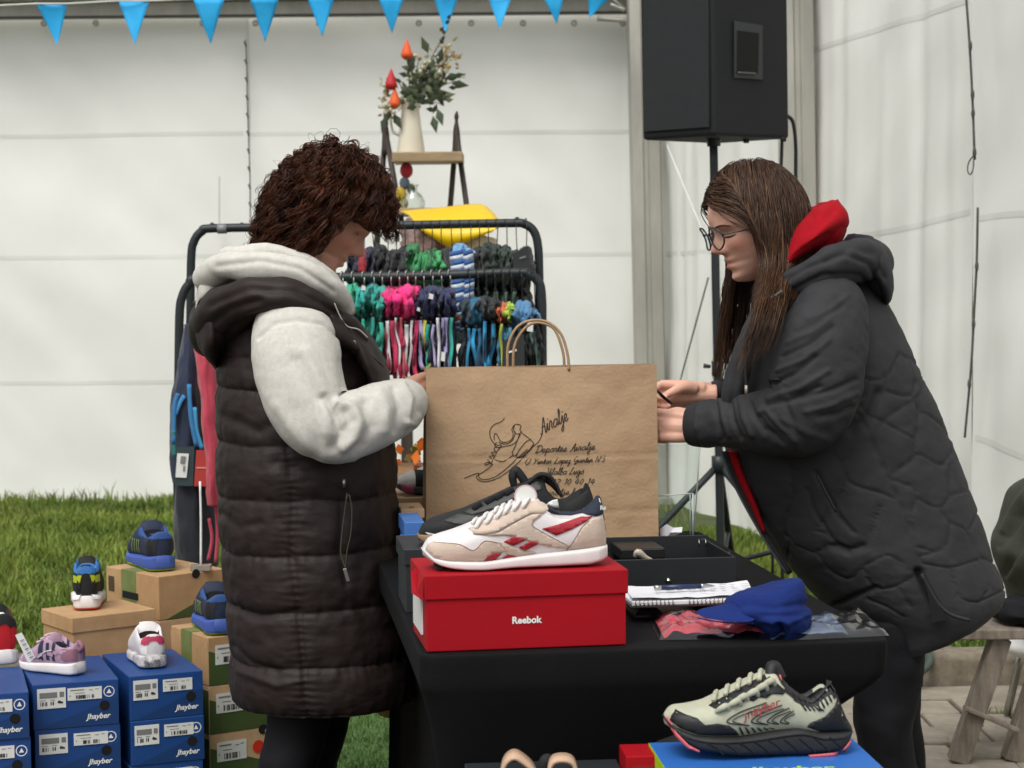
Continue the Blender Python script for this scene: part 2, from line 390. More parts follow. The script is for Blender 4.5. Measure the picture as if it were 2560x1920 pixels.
for x, y in ((2096, 100), (2101, 205), (2102, 245), (2105, 330), (2110, 575), (2103, 700), (2094, 830)):
    p = swp(x, y, .065); b.tube([p + Vector((0, 0, .018)), p, p + Vector((0, 0, -.018))], [.004, .0075, .004], 6, 6)
b.tube([swp(x, y, .065) for x, y in ((2104, 335), (2093, 350), (2090, 368), (2096, 377), (2102, 365), (2104, 340))], .0025, 24, 5)
b.build('lacing', M_cord, rw)
b = MB(); b.tube([swp(x, y, .08) for x, y in ((1440, 312), (1545, 565))], .0022, 6, 6); b.build('tension_strap', M_pvc, rw)
b = MB(); b.tube([swp(x, y, .08) for x, y in ((1530, 600), (1470, 820))], .004, 6, 6); b.build('guy_cord', M_cord, rw)
def post(x0, x1, Y, label, ytop, yb):
    a = at(x0, 300, Y); c = at(x1, 300, Y); w = c.x - a.x
    t = thing('tent_post', label, 'post', ((a.x + c.x) / 2, Y, GL), 'marquee posts'); lean = -.016
    b = MB()
    prof = [(-.5, 0), (-.44, -.35), (-.1, -.42), (-.06, -.34), (.06, -.34), (.1, -.42), (.44, -.35), (.5, 0), (.44, .4), (-.44, .4)]
    V = []; 
    for z in (GL - .03, 3.2): V += [(t.location.x + px * w + lean * (z - 1.6), Y + py * w, z) for px, py in prof]
    b.add(V, gridfaces(2, len(prof))); b.build('profile', M_alu, t, False, .004)
    b = MB().box((t.location.x - w * .7, Y - w * .6, GL - .03), (t.location.x + w * .7, Y + w * .6, GL + .012)); b.build('base_plate', M_alu, t, False)
    return t
post(1362, 1430, 10.85, 'grey aluminium tent post in the far corner beside the loudspeaker', 0, 0)
post(1683, 1764, 8.80, 'grey aluminium tent post behind the right edge of the loudspeaker', 0, 0)
b = MB(); b.tube([at(1318, 10, 10.8), at(1350, 22, 10.8)], .012, 4, 6); b.tube([at(1290, 40, 10.8), at(1352, 44, 10.8)], .014, 4, 6); o = b.build('corner_bracket', M_alu, beam)
# bunting
M_bl = mat('blue_pennant', '1f9fdc', .6, .06, 8, col2='36aee6', spec=.25)
bu = thing('bunting', 'string of light blue triangular pennants across the top of the picture', 'bunting', (-.5, 9.5, 2.5))
fl = [(122, 97, 78, 145, 8), (293, 98, 254, 322, 2), (455, 95, 417, 487, -2), (572, 90, 539, 603, -4), (697, 80, 662, 722, -8), (847, 72, 817, 873, -6), (962, 70, 935, 991, -10), (1079, 65, 1054, 1106, -8), (1203, 52, 1171, 1219, -10), (1274, 38, 1270, 1319, -6)]
ends = []
for i, (tx, ty, xl, xr, yt) in enumerate(fl):
    Y = 8.3 + i * .27; L = at(xl, yt, Y); Rr = at(xr, yt, Y); T = at(tx, ty, Y)
    V = []; n = 9
    for r_ in range(n):
        t = r_ / (n - 1)
        for c_ in range(7):
            s_ = c_ / 6; p = L.lerp(Rr, s_).lerp(T, t); p.y += .012 * math.sin(s_ * 3 + i) * (1 - t) + .014 * math.sin(t * 2.5 + i * 2.1); V.append(p)
    F = [(r_ * 7 + c_, r_ * 7 + c_ + 1, (r_ + 1) * 7 + c_ + 1, (r_ + 1) * 7 + c_) for r_ in range(n - 1) for c_ in range(6)]
    o = obj('pennant', mesh('pennant', V, F), M_bl, bu); sm_ = o.modifiers.new('thick', 'SOLIDIFY'); sm_.thickness = .0015
    ends += [L, Rr]
b = MB(); b.tube([at(-40, 14, 8.1)] + ends + [at(1350, 18, 10.85)], .004, None, 6); b.build('string', M_weld, bu)
# ------------------------------------------------------------------ black table with stretch cover
TZ = .72; TR = R(7.5)
TFL = onz(917, 1416, TZ); TFL.z = 0
te1 = Vector((math.cos(TR), math.sin(TR), 0)); te2 = Vector((-math.sin(TR), math.cos(TR), 0)); TW, TD = .765, 1.42
def tpt(u, v, z=TZ): return TFL + te1 * u + te2 * v + Vector((0, 0, z))
M_black = mat('black_stretch_cloth', (.006, .006, .0065), .75, .15, 6, .25, 400, spec=.12)
M_blacktop = M_black
tbl = thing('table', 'table under a black stretch cover holding the bag and red shoe box', 'table', tuple(tpt(TW / 2, TD / 2, 0)))
rows = []
prof = [(TZ, 0, 0), (TZ - .004, .006, .006), (TZ - .03, .007, .007), (TZ - .055, .006, .004), (TZ - .075, .0, -.012), (TZ - .12, -.012, -.075), (TZ - .18, -.022, -.135), (TZ - .26, -.03, -.185), (TZ - .36, -.032, -.22), (TZ - .5, -.03, -.245), (.0, -.02, -.26)]
def rrect(u0, u1, v0, v1, r_, z, n=10, side=22):
    P = []
    for (cu, cv, a0) in ((u1 - r_, v0 + r_, -90), (u1 - r_, v1 - r_, 0), (u0 + r_, v1 - r_, 90), (u0 + r_, v0 + r_, 180)):
        P += [(cu + r_ * math.cos(R(a0 + 90 * k / n)), cv + r_ * math.sin(R(a0 + 90 * k / n))) for k in range(n + 1)]
    Q = []
    for i, (a, b_) in enumerate(zip(P, P[1:] + P[:1])):
        Q.append(a)
        if math.dist(a, b_) > .1: Q += [(a[0] + (b_[0] - a[0]) * k / side, a[1] + (b_[1] - a[1]) * k / side) for k in range(1, side)]
    return [tpt(u, v, z) for u, v in Q]
pr = cr(prof, 46)
G = np.array([[tuple(p) for p in rrect(-pr[i][1], TW + pr[i][2], -pr[i][1] * .6, TD + pr[i][1] * .6, .03 + .02 * i / 46, pr[i][0])] for i in range(46)])
for i in range(46):          # sides are drawn in between the legs
    for j in range(G.shape[1]):
        q = Vector(G[i, j]) - TFL; u, v = q.dot(te1), q.dot(te2); k = sst(.03, .3, TZ - pr[i][0])
        cu = max(0, 1 - abs(2 * u / TW - 1) ** 3); cv = max(0, 1 - abs(2 * v / TD - 1) ** 3)
        if v < .06: q = te2 * (.045 * k * cu)
        elif v > TD - .06: q = te2 * (-.045 * k * cu)
        elif u < .1: q = te1 * (.06 * k * cv)
        else: q = te1 * (-.05 * k * cv)
        G[i, j] += np.array(q)
G += (fbm(G * 3.5, 4)[..., None] * .004 * sst(.02, .15, TZ - G[..., 2])[..., None]) * np.array([1, 1, 0])
gobj('cover_skirt', G, M_black, tbl, caps=False)
top = MB().add(rrect(0, TW, 0, TD, .03, TZ), [tuple(range(len(rrect(0, TW, 0, TD, .03, TZ))))]); top.build('cover_top', M_blacktop, tbl, False)
b = MB().tube([tpt(.02, .03, TZ - .07), tpt(.3, .012, TZ - .074), tpt(TW - .02, .02, TZ - .07)], .0016, 20, 5); b.build('cover_seam', M_black, tbl)

# ------------------------------------------------------------------ boxes
M_kraft = mat('kraft_board', 'b08a60', .8, .10, 15, .25, 300, col2='ba966c')
M_kraft2 = mat('kraft_board_pale', 'c4a27c', .8, .10, 15, .25, 300)
M_blue = mat('blue_box_board', '12407e', .5, .06, 10, .1, 200)
M_blued = mat('navy_box_print', '0f3669', .5, .06, 10, .1, 200)
M_green = mat('olive_box_print', '43542a', .6, .10, 12)
M_red = mat('red_box_board', '9c0717', .62, .05, 8, .08, 200, spec=.2)
M_hole = mat('dark_hole', (.004, .004, .004), 1, 0)
M_lab = mat('white_sticker', 'd8d8d4', .5, .04)
M_ink = mat('black_ink', (.03, .03, .03), .6, .1)
M_ink2 = mat('grey_ink', (.18, .18, .18), .6, .1)
M_wht = mat('white_print', 'e6e6e2', .5, .03)
M_dblack = mat('black_box_board', '22262a', .5, .15, 10, .1, 200)
def carton(name, label, FL, FR, depth, h, mat_, lid=None, lidm=None, group=None, ov=.0035):
    """box given by its two front top corners; local axes: x along the front, y to the back, z up, origin at the front left bottom"""
    w = (Vector(FR) - Vector(FL)).length; a = math.atan2(FR[1] - FL[1], FR[0] - FL[0])
    t = thing(name, label, 'shoe box', (FL[0], FL[1], FL[2] - h), group, rz=a)
    t['_w'] = w; t['_h'] = h
    if lid:
        MB().box((ov, ov, 0), (w - ov, depth - ov, h - .004)).build('body', mat_, t, False, .0015)
        b = MB(); l = lidm or mat_
        b.box((0, 0, h - lid), (w, depth, h)); b.build('lid', l, t, False, .002)
    else:
        MB().box((0, 0, 0), (w, depth, h)).build('body', mat_, t, False, .002)
    return t
FR_ = Matrix(((1, 0, 0, 0), (0, 0, -1, 0), (0, 1, 0, 0), (0, 0, 0, 1)))   # text plane -> front plane (x, z)
def ftext(t, body, x, z, size, m, y=-.0012, shear=0, bold=0, rot=0):
    o = obj('lettering', textmesh(body, size, shear, bold), m, t); o.matrix_local = Matrix.Translation((x, y, z)) @ Matrix.Rotation(-rot, 4, 'Y') @ FR_; return o
def frect(t, name, x0, z0, x1, z1, m, y=-.001, th=.0008):
    return MB().box((x0, y - th, z0), (x1, y, z1)).build(name, m, t, False)
def barcode(mb, x0, z0, x1, z1, y, n, seed):
    g = random.Random(seed); x = x0; st = (x1 - x0) / n
    for i in range(n):
        if g.random() < .72: mb.box((x, y - .0004, z0), (x + st * g.uniform(.4, .95), y, z1))
        x += st
def sticker(t, x0, z0, w, h, kind, seed, y=-.0018, tilt=0):
    """white stock label with its print, on the front face"""
    o = frect(t, 'sticker', x0, z0, x0 + w, z0 + h, M_lab, y + .0008)
    b = MB(); yy = y - .0002
    if kind == 0:
        b.box((x0 + w * .08, yy - .0003, z0 + h * .52), (x0 + w * .70, yy, z0 + h * .80)); b.box((x0 + w * .78, yy - .0003, z0 + h * .54), (x0 + w * .94, yy, z0 + h * .80))
        b.box((x0 + w * .08, yy - .0003, z0 + h * .40), (x0 + w * .30, yy, z0 + h * .43)); b.box((x0 + w * .45, yy - .0003, z0 + h * .40), (x0 + w * .62, yy, z0 + h * .43))
        b.build('print', M_ink2, o, False); b = MB()
        barcode(b, x0 + w * .1, z0 + h * .14, x0 + w * .36, z0 + h * .34, yy, 9, seed); b.box((x0 + w * .46, yy - .0003, z0 + h * .16), (x0 + w * .50, yy, z0 + h * .34)); b.box((x0 + w * .53, yy - .0003, z0 + h * .16), (x0 + w * .58, yy, z0 + h * .34))
        b.add([(x0 + w * .70, yy - .0003, z0 + h * .26), (x0 + w * .74, yy - .0003, z0 + h * .38), (x0 + w * .9, yy - .0003, z0 + h * .3), (x0 + w * .9, yy - .0003, z0 + h * .22), (x0 + w * .76, yy - .0003, z0 + h * .22)], [(0, 4, 3, 2, 1)])
        b.build('print', M_ink, o, False)
    else:
        b.box((x0 + w * .08, yy - .0003, z0 + h * .78), (x0 + w * .48, yy, z0 + h * .86)); b.box((x0 + w * .2, yy - .0003, z0 + h * .55), (x0 + w * .5, yy, z0 + h * .59))
        b.box((x0 + w * .62, yy - .0003, z0 + h * .74), (x0 + w * .74, yy, z0 + h * .79)); b.box((x0 + w * .8, yy - .0003, z0 + h * .78), (x0 + w * .9, yy, z0 + h * .83)); b.box((x0 + w * .06, yy - .0003, z0 + h * .32), (x0 + w * .09, yy, z0 + h * .42))
        b.build('print', M_ink2, o, False); b = MB(); barcode(b, x0 + w * .24, z0 + h * .1, x0 + w * .78, z0 + h * .4, yy, 20, seed); b.build('print', M_ink, o, False)
def disc(t, name, x, z, r_, m, y=-.001, r0=0, n=24):
    V = []; F = []
    for k in range(n):
        a = 2 * math.pi * k / n; V += [(x + r_ * math.cos(a), y, z + r_ * math.sin(a)), (x + r0 * math.cos(a), y, z + r0 * math.sin(a))]
    for k in range(n):
        j = (k + 1) % n; F.append((2 * k, 2 * k + 1, 2 * j + 1, 2 * j))
    return MB().add(V, F).build(name, m, t, False)
def blue_box(FL, FR, depth, h, label, seed, kind, tg='blue shoe boxes stacked on the left'):
    t = carton('shoe_box', label, FL, FR, depth, h, M_blue, group=tg); w = t['_w']
    # slanted fold of the lid flap on the front
    MB().add([(w * .06, -.0006, .001), (w - .001, -.0006, .001), (w - .001, -.0006, h * .62)], [(0, 1, 2)]).build('front_print', M_blued, t, False)
    disc(t, 'finger_hole', w * .83, h * .44, .0115, M_hole, -.0014)
    sticker(t, w * .05, h * .46, w * .33, h * .44, 0, seed)
    sticker(t, w * (.40 if kind == 0 else .45), h * .60, w * .40, h * .27, 1, seed + 1, -.0022)
    if kind < 2:
        em_ = disc(t, 'emblem', w * .885, h * .74, .0125, M_wht, -.0012, .0105)
        MB().add([(w * .855, -.0013, h * .70), (w * .915, -.0013, h * .70), (w * .885, -.0013, h * .80)], [(0, 1, 2)]).build('emblem_peak', M_wht, em_, False)
    ftext(t, 'Jhayber', w * .62, h * .16, h * .165, M_wht, -.0014, .25, .004 * h)
    return t
BZ = 4 * .104
def lift(p, dz): return Vector((p[0], p[1], p[2] + dz))
def blue_stack(xl, yl, xr, yr, zt, names, seed, kinds):
    FL = onz(xl, yl, zt); FR = onz(xr, yr, zt)
    for i, nm in enumerate(names):
        j = Vector((rnd.uniform(-.003, .003), rnd.uniform(-.004, .004), 0)) if i else Vector((0, 0, 0))
        blue_box(lift(FL, -.104 * i) + j, lift(FR, -.104 * i) + j, .30, .1035, nm, seed + 3 * i, kinds[i])
blue_stack(70, 1480, 256, 1466, BZ, ['blue shoe box under the lilac kids sneaker, top of its stack', 'blue shoe box second from top below the lilac sneaker', 'blue shoe box third from top below the lilac sneaker', 'blue shoe box at the bottom of the stack below the lilac sneaker'], 11, (0, 1, 1, 1))
blue_stack(279, 1462, 438, 1448, BZ, ['blue shoe box under the white sneaker with the pink heel patch', 'blue shoe box second from top below the pink patched sneaker', 'blue shoe box third from top below the pink patched sneaker', 'blue shoe box at the bottom of the stack below the pink patched sneaker'], 31, (2, 1, 1, 1))
blue_stack(-120, 1506, 62, 1494, BZ, ['blue shoe box at the left picture edge, top of its stack', 'blue shoe box at the left picture edge, second from top', 'blue shoe box at the left picture edge, third from top', 'blue shoe box at the left picture edge, bottom of its stack'], 51, (0, 0, 0, 0))
# kraft boxes behind
def corner_box(name, label, fc, lc, rc, z, h, m, group, lid=None):
    """box seen over its near corner: front corner, left corner and right corner of the top"""
    F_ = onz(*fc, z); L_ = onz(*lc, z); R_ = onz(*rc, z)
    e = (R_ - F_).normalized(); d = (L_ - F_).length
    n = Vector((-e.y, e.x, 0)); w = (R_ - F_).length
    return carton(name, label, F_, F_ + e * w, d, h, m, lid=lid, group=group), d
KG = 'kraft shoe boxes stacked on the left'
kz = .51
kb, kd = corner_box('shoe_box', 'plain kraft box with a lid under the blue and lime sneaker', (155, 1336), (61, 1318), (335, 1315), kz, .125, M_kraft, KG, lid=.037)
for i, nm in enumerate(('kraft box directly below the plain lidded kraft box', 'kraft box second below the plain lidded kraft box', 'kraft box at the bottom below the plain lidded kraft box')):
    F_ = onz(155, 1336, kz); R_ = onz(335, 1315, kz); e = (R_ - F_).normalized()
    carton('shoe_box', nm, lift(F_, -.1255 - i * .1285), lift(F_ + e * kb['_w'], -.1255 - i * .1285), kd, .128, M_kraft2, group=KG)
def kraft_deco(t, d, h, side=True):
    """printed band, hand hole and olive wedge of the outdoor-shoe boxes"""
    w = t['_w']
    MB().add([(w * .10, -.0007, .001), (w - .001, -.0007, .001), (w - .001, -.0007, h * .62)], [(0, 1, 2)]).build('front_print', M_green, t, False)
    disc(t, 'finger_hole', w * .55, h * .965, .012, M_hole, -.0012)
    MB().box((-.0008, d * .42, 0), (-.0002, d * .70, h)).box((.0, d * .42, h + .0002), (w * .3, d * .70, h + .0008)).build('printed_band', mat('olive_band', '6f7a45', .6, .15, 20), t, False)
    MB().box((-.0014, d * .38, h * .36), (-.0009, d * .68, h * .52)).build('hand_hole', M_hole, t, False)
    MB().box((-.0014, d * .84, h * .45), (-.0009, d * .95, h * .80)).build('stamp', mat('brown_print', '4a3a26', .6), t, False)
zt2 = .575
tb, td = corner_box('shoe_box', 'kraft box with olive band and hand hole under the dark navy trail shoe', (342, 1246), (238, 1222), (487, 1228), zt2, .112, M_kraft, KG); kraft_deco(tb, td, .112)
F_ = onz(342, 1246, zt2); e = (onz(487, 1228, zt2) - F_).normalized()
for i, nm in enumerate(('kraft box just below the one with the hand hole', 'kraft box second below the one with the hand hole', 'kraft box third below the one with the hand hole', 'kraft box at the bottom below the one with the hand hole')):
    carton('shoe_box', nm, lift(F_, -.113 - i * .1155), lift(F_ + e * .27, -.113 - i * .1155), td, .115, M_kraft2, group=KG)
zt3 = .47; h3 = .1170
F3 = onz(449, 1378, zt3); L3 = onz(345, 1356, zt3); e3 = (onz(600, 1360, zt3) - F3).normalized(); d3 = .24
olab = ['kraft and olive shoe box beside the dark coat, top of its stack', 'olive fronted shoe box beside the dark coat, second from top', 'olive fronted shoe box with the round red sticker beside the dark trousers', 'olive fronted shoe box at the bottom of its stack beside the trousers']
for i in range(4):
    A_ = lift(F3, -h3 * i); t = carton('shoe_box', olab[i], A_, A_ + e3 * .30, .21, h3 - .0005, M_kraft if i == 0 else M_kraft2, group='olive and kraft shoe boxes beside the coat'); w = t['_w']
    MB().add([(.001, -.0007, .001), (w - .001, -.0007, .001), (w - .001, -.0007, h3 * .1), (w * .5, -.0007, h3 * .30), (.001, -.0007, h3 * .72)], [(0, 1, 2, 3, 4)]).build('front_print', M_green, t, False)
    MB().box((-.0008, .001, .001), (-.0002, .21, h3 * .9)).build('side_print', M_green if i else M_kraft, t, False)
    if i == 0: MB().box((-.0014, .09, 0), (-.0009, .15, h3)).box((0, .09, h3), (w * .35, .15, h3 + .0006)).build('printed_band', MATS['olive_band'], t, False)
    sticker(t, w * .06, h3 * .42, w * .26, h3 * .40, 1, 70 + i)
    disc(t, 'finger_hole', w * .47, h3 * .96, .012, M_hole, -.0012)
    if i == 2:
        disc(t, 'round_sticker', w * .425, h3 * .62, .0155, mat('red_sticker', 'd2321e', .5), -.002)
        frect(t, 'sticker', w * .49, h3 * .38, w * .70, h3 * .95, M_lab); ftext(t, 'CARDA', w * .50, h3 * .78, .013, M_ink, -.0022)
        MB().box((w * .51, -.0022, h3 * .60), (w * .68, -.002, h3 * .63)).box((w * .51, -.0022, h3 * .66), (w * .64, -.002, h3 * .68)).build('print', M_ink2, t, False)
        b = MB(); b.tube([(w * .51, -.0022, h3 * .45), (w * .55, -.0022, h3 * .52), (w * .58, -.0022, h3 * .47), (w * .63, -.0022, h3 * .54), (w * .68, -.0022, h3 * .46)], .0008, None, 4); b.build('print', M_ink, t)
# red shoe box on the table
rbFL = onz(918, 1410, TZ + .0015); rbFR = onz(1358, 1393, TZ + .0015)
RBH = (1410 - 1243) * pxm(rbFL.y) * 1.01
red = carton('shoe_box', 'bright red shoe box with a white brand name on the table', lift(rbFL, RBH), lift(rbFR, RBH), .205, RBH, M_red, lid=.040); RBW = red['_w']
ftext(red, 'Reebok', RBW * .425, RBH * .335, .0155, M_wht, .0022, 0, .0005)
MB().add([(-.002, .0, RBH - .040), (-.016, .045, RBH - .034), (-.012, .085, RBH - .004), (0, .10, RBH - .001), (0, .004, RBH - .002), (-.009, .03, RBH - .03)], [(0, 5, 4), (0, 1, 5), (5, 1, 2), (5, 2, 3), (5, 3, 4)]).build('bent_flap', M_red, red, False)
MB().box((-.0002, .05, .02), (.003, .17, RBH * .62)).build('sticker', M_lab, red, False)
def table_box(name, label, xl, xr, yt, Y, d, h, m, ztop, lid=None, rz=TR):
    p = at(xl, yt, Y); q = at(xr, yt, Y); w = (q - p).length; a = Vector((p.x, p.y, ztop)); bq = a + te1 * w
    return carton(name, label, a, bq, d, h, m, lid=lid, group='boxes at the back left of the table')
def zat(y, Y): return at(900, y, Y).z
# boxes beside and behind the red one
kk = thing
bb = table_box('shoe_box', 'black shoe box on the table behind the red shoe box', 872, 1290, 1200, 3.56, .19, zat(1186, 3.56) - TZ, M_dblack, zat(1186, 3.56), lid=.03)
b1 = table_box('shoe_box', 'lower blue shoe box between the dark coat and the paper bag', 876, 940, 1158, 3.83, .16, zat(1178, 3.83) - TZ, mat('sky_blue_board', '3f6cab', .5, .06), zat(1178, 3.83), lid=.02)
h_b1 = zat(1178, 3.83); h_b2 = zat(1128, 4.02)
b2 = table_box('shoe_box', 'upper blue shoe box between the dark coat and the paper bag', 873, 917, 1115, 4.02, .16, h_b2 - TZ, MATS['sky_blue_board'], h_b2, lid=.03)
k1 = table_box('shoe_box', 'open kraft box standing behind the blue shoe boxes on the table', 866, 917, 1085, 4.28, .12, zat(1100, 4.28) - TZ, M_kraft2, zat(1100, 4.28), lid=.02)
k2 = table_box('shoe_box', 'kraft box under the white and dark green shoe at the back of the table', 856, 1040, 1075, 4.54, .17, zat(1076, 4.54) - TZ, M_kraft2, zat(1076, 4.54), lid=.02)
for t_ in (k1, k2):
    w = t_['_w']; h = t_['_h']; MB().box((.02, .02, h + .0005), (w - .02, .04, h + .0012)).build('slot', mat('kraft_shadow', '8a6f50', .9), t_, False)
fl_ = MB().add([tuple(at(x, y, 3.80)) for x, y in ((856, 1186), (880, 1160), (893, 1178), (885, 1196), (868, 1218))], [(0, 4, 3, 2, 1)]).build('lid_flap', mat('navy_flap', '24456b', .6), b1, False); fl_.matrix_parent_inverse = Matrix.LocRotScale(b1.location, Euler((0, 0, b1.rotation_euler[2])), None).inverted(); sm_ = fl_.modifiers.new('t', 'SOLIDIFY'); sm_.thickness = .002

# foreground boxes, bottom right
fz = .590
fBL = onz(1402, 1604, fz); fBR = onz(1838, 1592, fz); e_ = (fBR - fBL).normalized(); n_ = Vector((e_.y, -e_.x, 0)); fd = .215
fFL = fBL + n_ * fd; fFR = fBR + n_ * fd
FB = ['blue topped shoe box with lime end under the cream and black trail shoe', 'shoe box directly below the blue topped one with lime end', 'shoe box third from top below the trail shoe', 'shoe box fourth from top below the trail shoe', 'bottom shoe box of the stack below the trail shoe']
M_lime = mat('lime_print', 'a6d414', .5, .05); M_top = mat('bright_blue_board', '2b66b4', .45, .05, 8)
for i in range(5):
    t = carton('shoe_box', FB[i], lift(fFL, -.118 * i), lift(fFR, -.118 * i), fd, .1175, M_top, group='shoe boxes stacked in the foreground')
    MB().box((-.0008, .0, 0), (-.0002, fd, .117)).build('end_print', M_lime, t, False)
    if i == 0:
        o = obj('lettering', textmesh('Jhayber', .042, .25, .001), M_lime, t); o.matrix_local = Matrix.Translation((.12, .010, .1183))
t = carton('shoe_box', 'red shoe box behind the lime ended box in the foreground', onz(1352, 1634, .585), onz(1352, 1634, .585) + e_ * .2, .08, .585, M_red)
MB().box((.01, -.0008, .4), (.19, -.0002, .57)).build('front_print', mat('dark_red_print', '8c0a14', .5, .2, 40), t, False)
sb = carton('shoe_box', 'dark shoe box under the beige sandal at the bottom edge', onz(1020, 1720, .56), onz(1020, 1720, .56) + e_ * .24, .2, .56, M_dblack)

# ------------------------------------------------------------------ paper bag
M_bag = mat('brown_kraft_paper', 'ae8e6c', .78, .07, 5, .35, 120, col2='b69877', st=(1, 1, 1))
M_pline = mat('dark_brown_print', '352a1e', .7, .1)
bL = onz(925, 1180, TZ + .002); bR = onz(1423, 1168, TZ + .002)
bL = Vector((at(921, 1170, 4.43).x, 4.43, TZ + .002)); bR = Vector((at(1423, 1168, 4.50).x, 4.50, TZ + .002))
be = (bR - bL).normalized(); bn = Vector((be.y, -be.x, 0)); BW = (bR - bL).length; BH = at(1405, 790, 4.5).z - TZ
bag = thing('paper_bag', 'brown kraft paper bag with a line drawn sneaker and handwriting', 'bag', tuple((bL + bR) / 2))
# front sheet with soft creases, sides and back
nu, nv = 80, 60; BD = .10
def bagp(u, v, off=0): 
    h = np.array([0, 0, 1.0]); t = np.clip(v / BH, 0, 1)
    bulge = .012 * np.sin(np.pi * u / BW) * np.sin(np.pi * np.clip(t, 0, 1)) + .004 * fbm(np.stack([u * 9, v * 9, u * 0], -1), 3) - .003 * np.exp(-((v - BH * .485) / .004) ** 2) - .002 * np.exp(-((v - BH * .175) / .004) ** 2) + .0015 * np.exp(-((v - BH * .475) / .006) ** 2)
    sx_ = u - .006 * t * (u / BW - .5)
    dd = (bulge + off)
    return np.array(bL)[None, :] + sx_[..., None] * np.array(be) + v[..., None] * h + dd[..., None] * np.array(bn)
U, Vv = np.meshgrid(np.linspace(0, BW, nu), np.linspace(0, BH, nv)); P = bagp(U, Vv)
P[-1, :, 2] += .002 * np.sin(np.linspace(0, 9, nu))
o = obj('front_sheet', mesh('front_sheet', P.reshape(-1, 3), gridfaces(nv, nu, False, False)), M_bag, bag)
b = MB(); L0, R0 = P[:, 0], P[:, -1]; back = np.array(-bn) * BD
for E, sg in ((L0, 1), (R0, -1)):
    n = len(E); mid = E + back * .5 + np.array(be) * (.03 * sg) * np.linspace(0, 1, n)[:, None]; Bk = E + back * (1 - .55 * np.linspace(0, 1, n)[:, None])
    MB().add(np.stack([E, mid, Bk], 1).reshape(-1, 3), gridfaces(n, 3, False, False)).build('side_gusset', M_bag, bag)
n = nv; Lb = L0 + back * (1 - .55 * np.linspace(0, 1, n)[:, None]); Rb = R0 + back * (1 - .55 * np.linspace(0, 1, n)[:, None])
MB().add(np.stack([Lb, Rb], 1).reshape(-1, 3), gridfaces(n, 2, False, False)).add([L0[0], R0[0], Rb[0], Lb[0]], [(0, 1, 2, 3)]).build('back_sheet', M_bag, bag)
b = MB()
M_cordp = mat('paper_twine', 'a88a68', .85, .15, 60, .3, 300)
for lst, off in (([(1096, 800), (1098, 745), (1118, 706), (1150, 692), (1185, 697), (1212, 722), (1226, 765), (1229, 800)], .0), ([(1108, 800), (1112, 745), (1135, 708), (1160, 697), (1190, 705), (1205, 725), (1217, 765), (1219, 800)], .045)):
    MB().tube([at(x, y, 4.47 + off) for x, y in lst], .0032, 40, 8).build('handle', M_cordp, bag)
# drawing and handwriting, printed on the front sheet
def z4(x, y): return ((950 + x / 2.949) / K, (850 + y / 2.949) / K)
def on_bag(lines, w, name):
    b = MB()
    for ln in lines:
        ln = np.array(ln, float); n = max(6, int(len(ln) * 5)); s_ = cr(ln, n) if len(ln) > 2 else cr(ln, 4)
        uv = []
        for x, y in s_:
            X, Y_ = z4(x, y); p = onplane(X, Y_, bL, bn) - bL; uv.append((p.dot(be), p.z))
        uv = np.array(uv); pts = bagp(uv[:, 0], uv[:, 1], .0012); ribbon(b, pts, w, bn)
    b.build(name, M_pline, bag, False)
shoe_lines = [
 [(912, 572), (890, 598), (840, 618), (808, 650), (802, 690), (815, 735), (850, 770), (885, 770), (884, 784), (858, 786), (838, 772), (852, 750)],
 [(835, 735), (834, 700), (845, 685), (862, 705), (878, 738), (905, 750), (940, 745), (965, 725), (975, 690), (966, 655), (985, 625), (1010, 618), (1033, 632), (1024, 658), (1036, 676), (1004, 690), (980, 672)],
 [(985, 628), (978, 660), (990, 680), (975, 725), (950, 752), (915, 763), (880, 755), (868, 748)],
 [(1036, 680), (1080, 712), (1112, 740), (1125, 762), (1105, 800), (1062, 842), (1012, 868), (1003, 836), (1040, 780), (1075, 742), (1108, 728)],
 [(1030, 690), (1004, 738), (985, 790), (968, 826), (984, 852), (1000, 838)],
 [(1022, 692), (1000, 742), (960, 770), (905, 782), (872, 795), (850, 830), (832, 872), (862, 886), (905, 889), (945, 868), (975, 842)],
 [(1128, 757), (1060, 850), (990, 920), (920, 978), (850, 1020), (780, 1040), (730, 1033), (706, 1008), (718, 992), (735, 1020), (790, 1022), (850, 1000), (930, 940), (1000, 872), (1080, 800)],
 [(832, 872), (812, 905), (822, 912), (800, 935), (766, 962), (718, 990)],
 [(800, 905), (775, 918), (766, 910), (785, 898), (812, 908)],
 [(615, 1018), (650, 1002), (685, 988), (718, 978), (722, 990)],
 [(880, 792), (848, 786), (832, 800), (846, 820), (814, 826), (832, 848), (800, 854), (818, 876), (786, 880), (806, 898), (775, 900)],
 [(1012, 868), (1060, 832), (1120, 782), (1160, 745), (1182, 706), (1190, 670)]]
on_bag(shoe_lines, .0018, 'drawing')
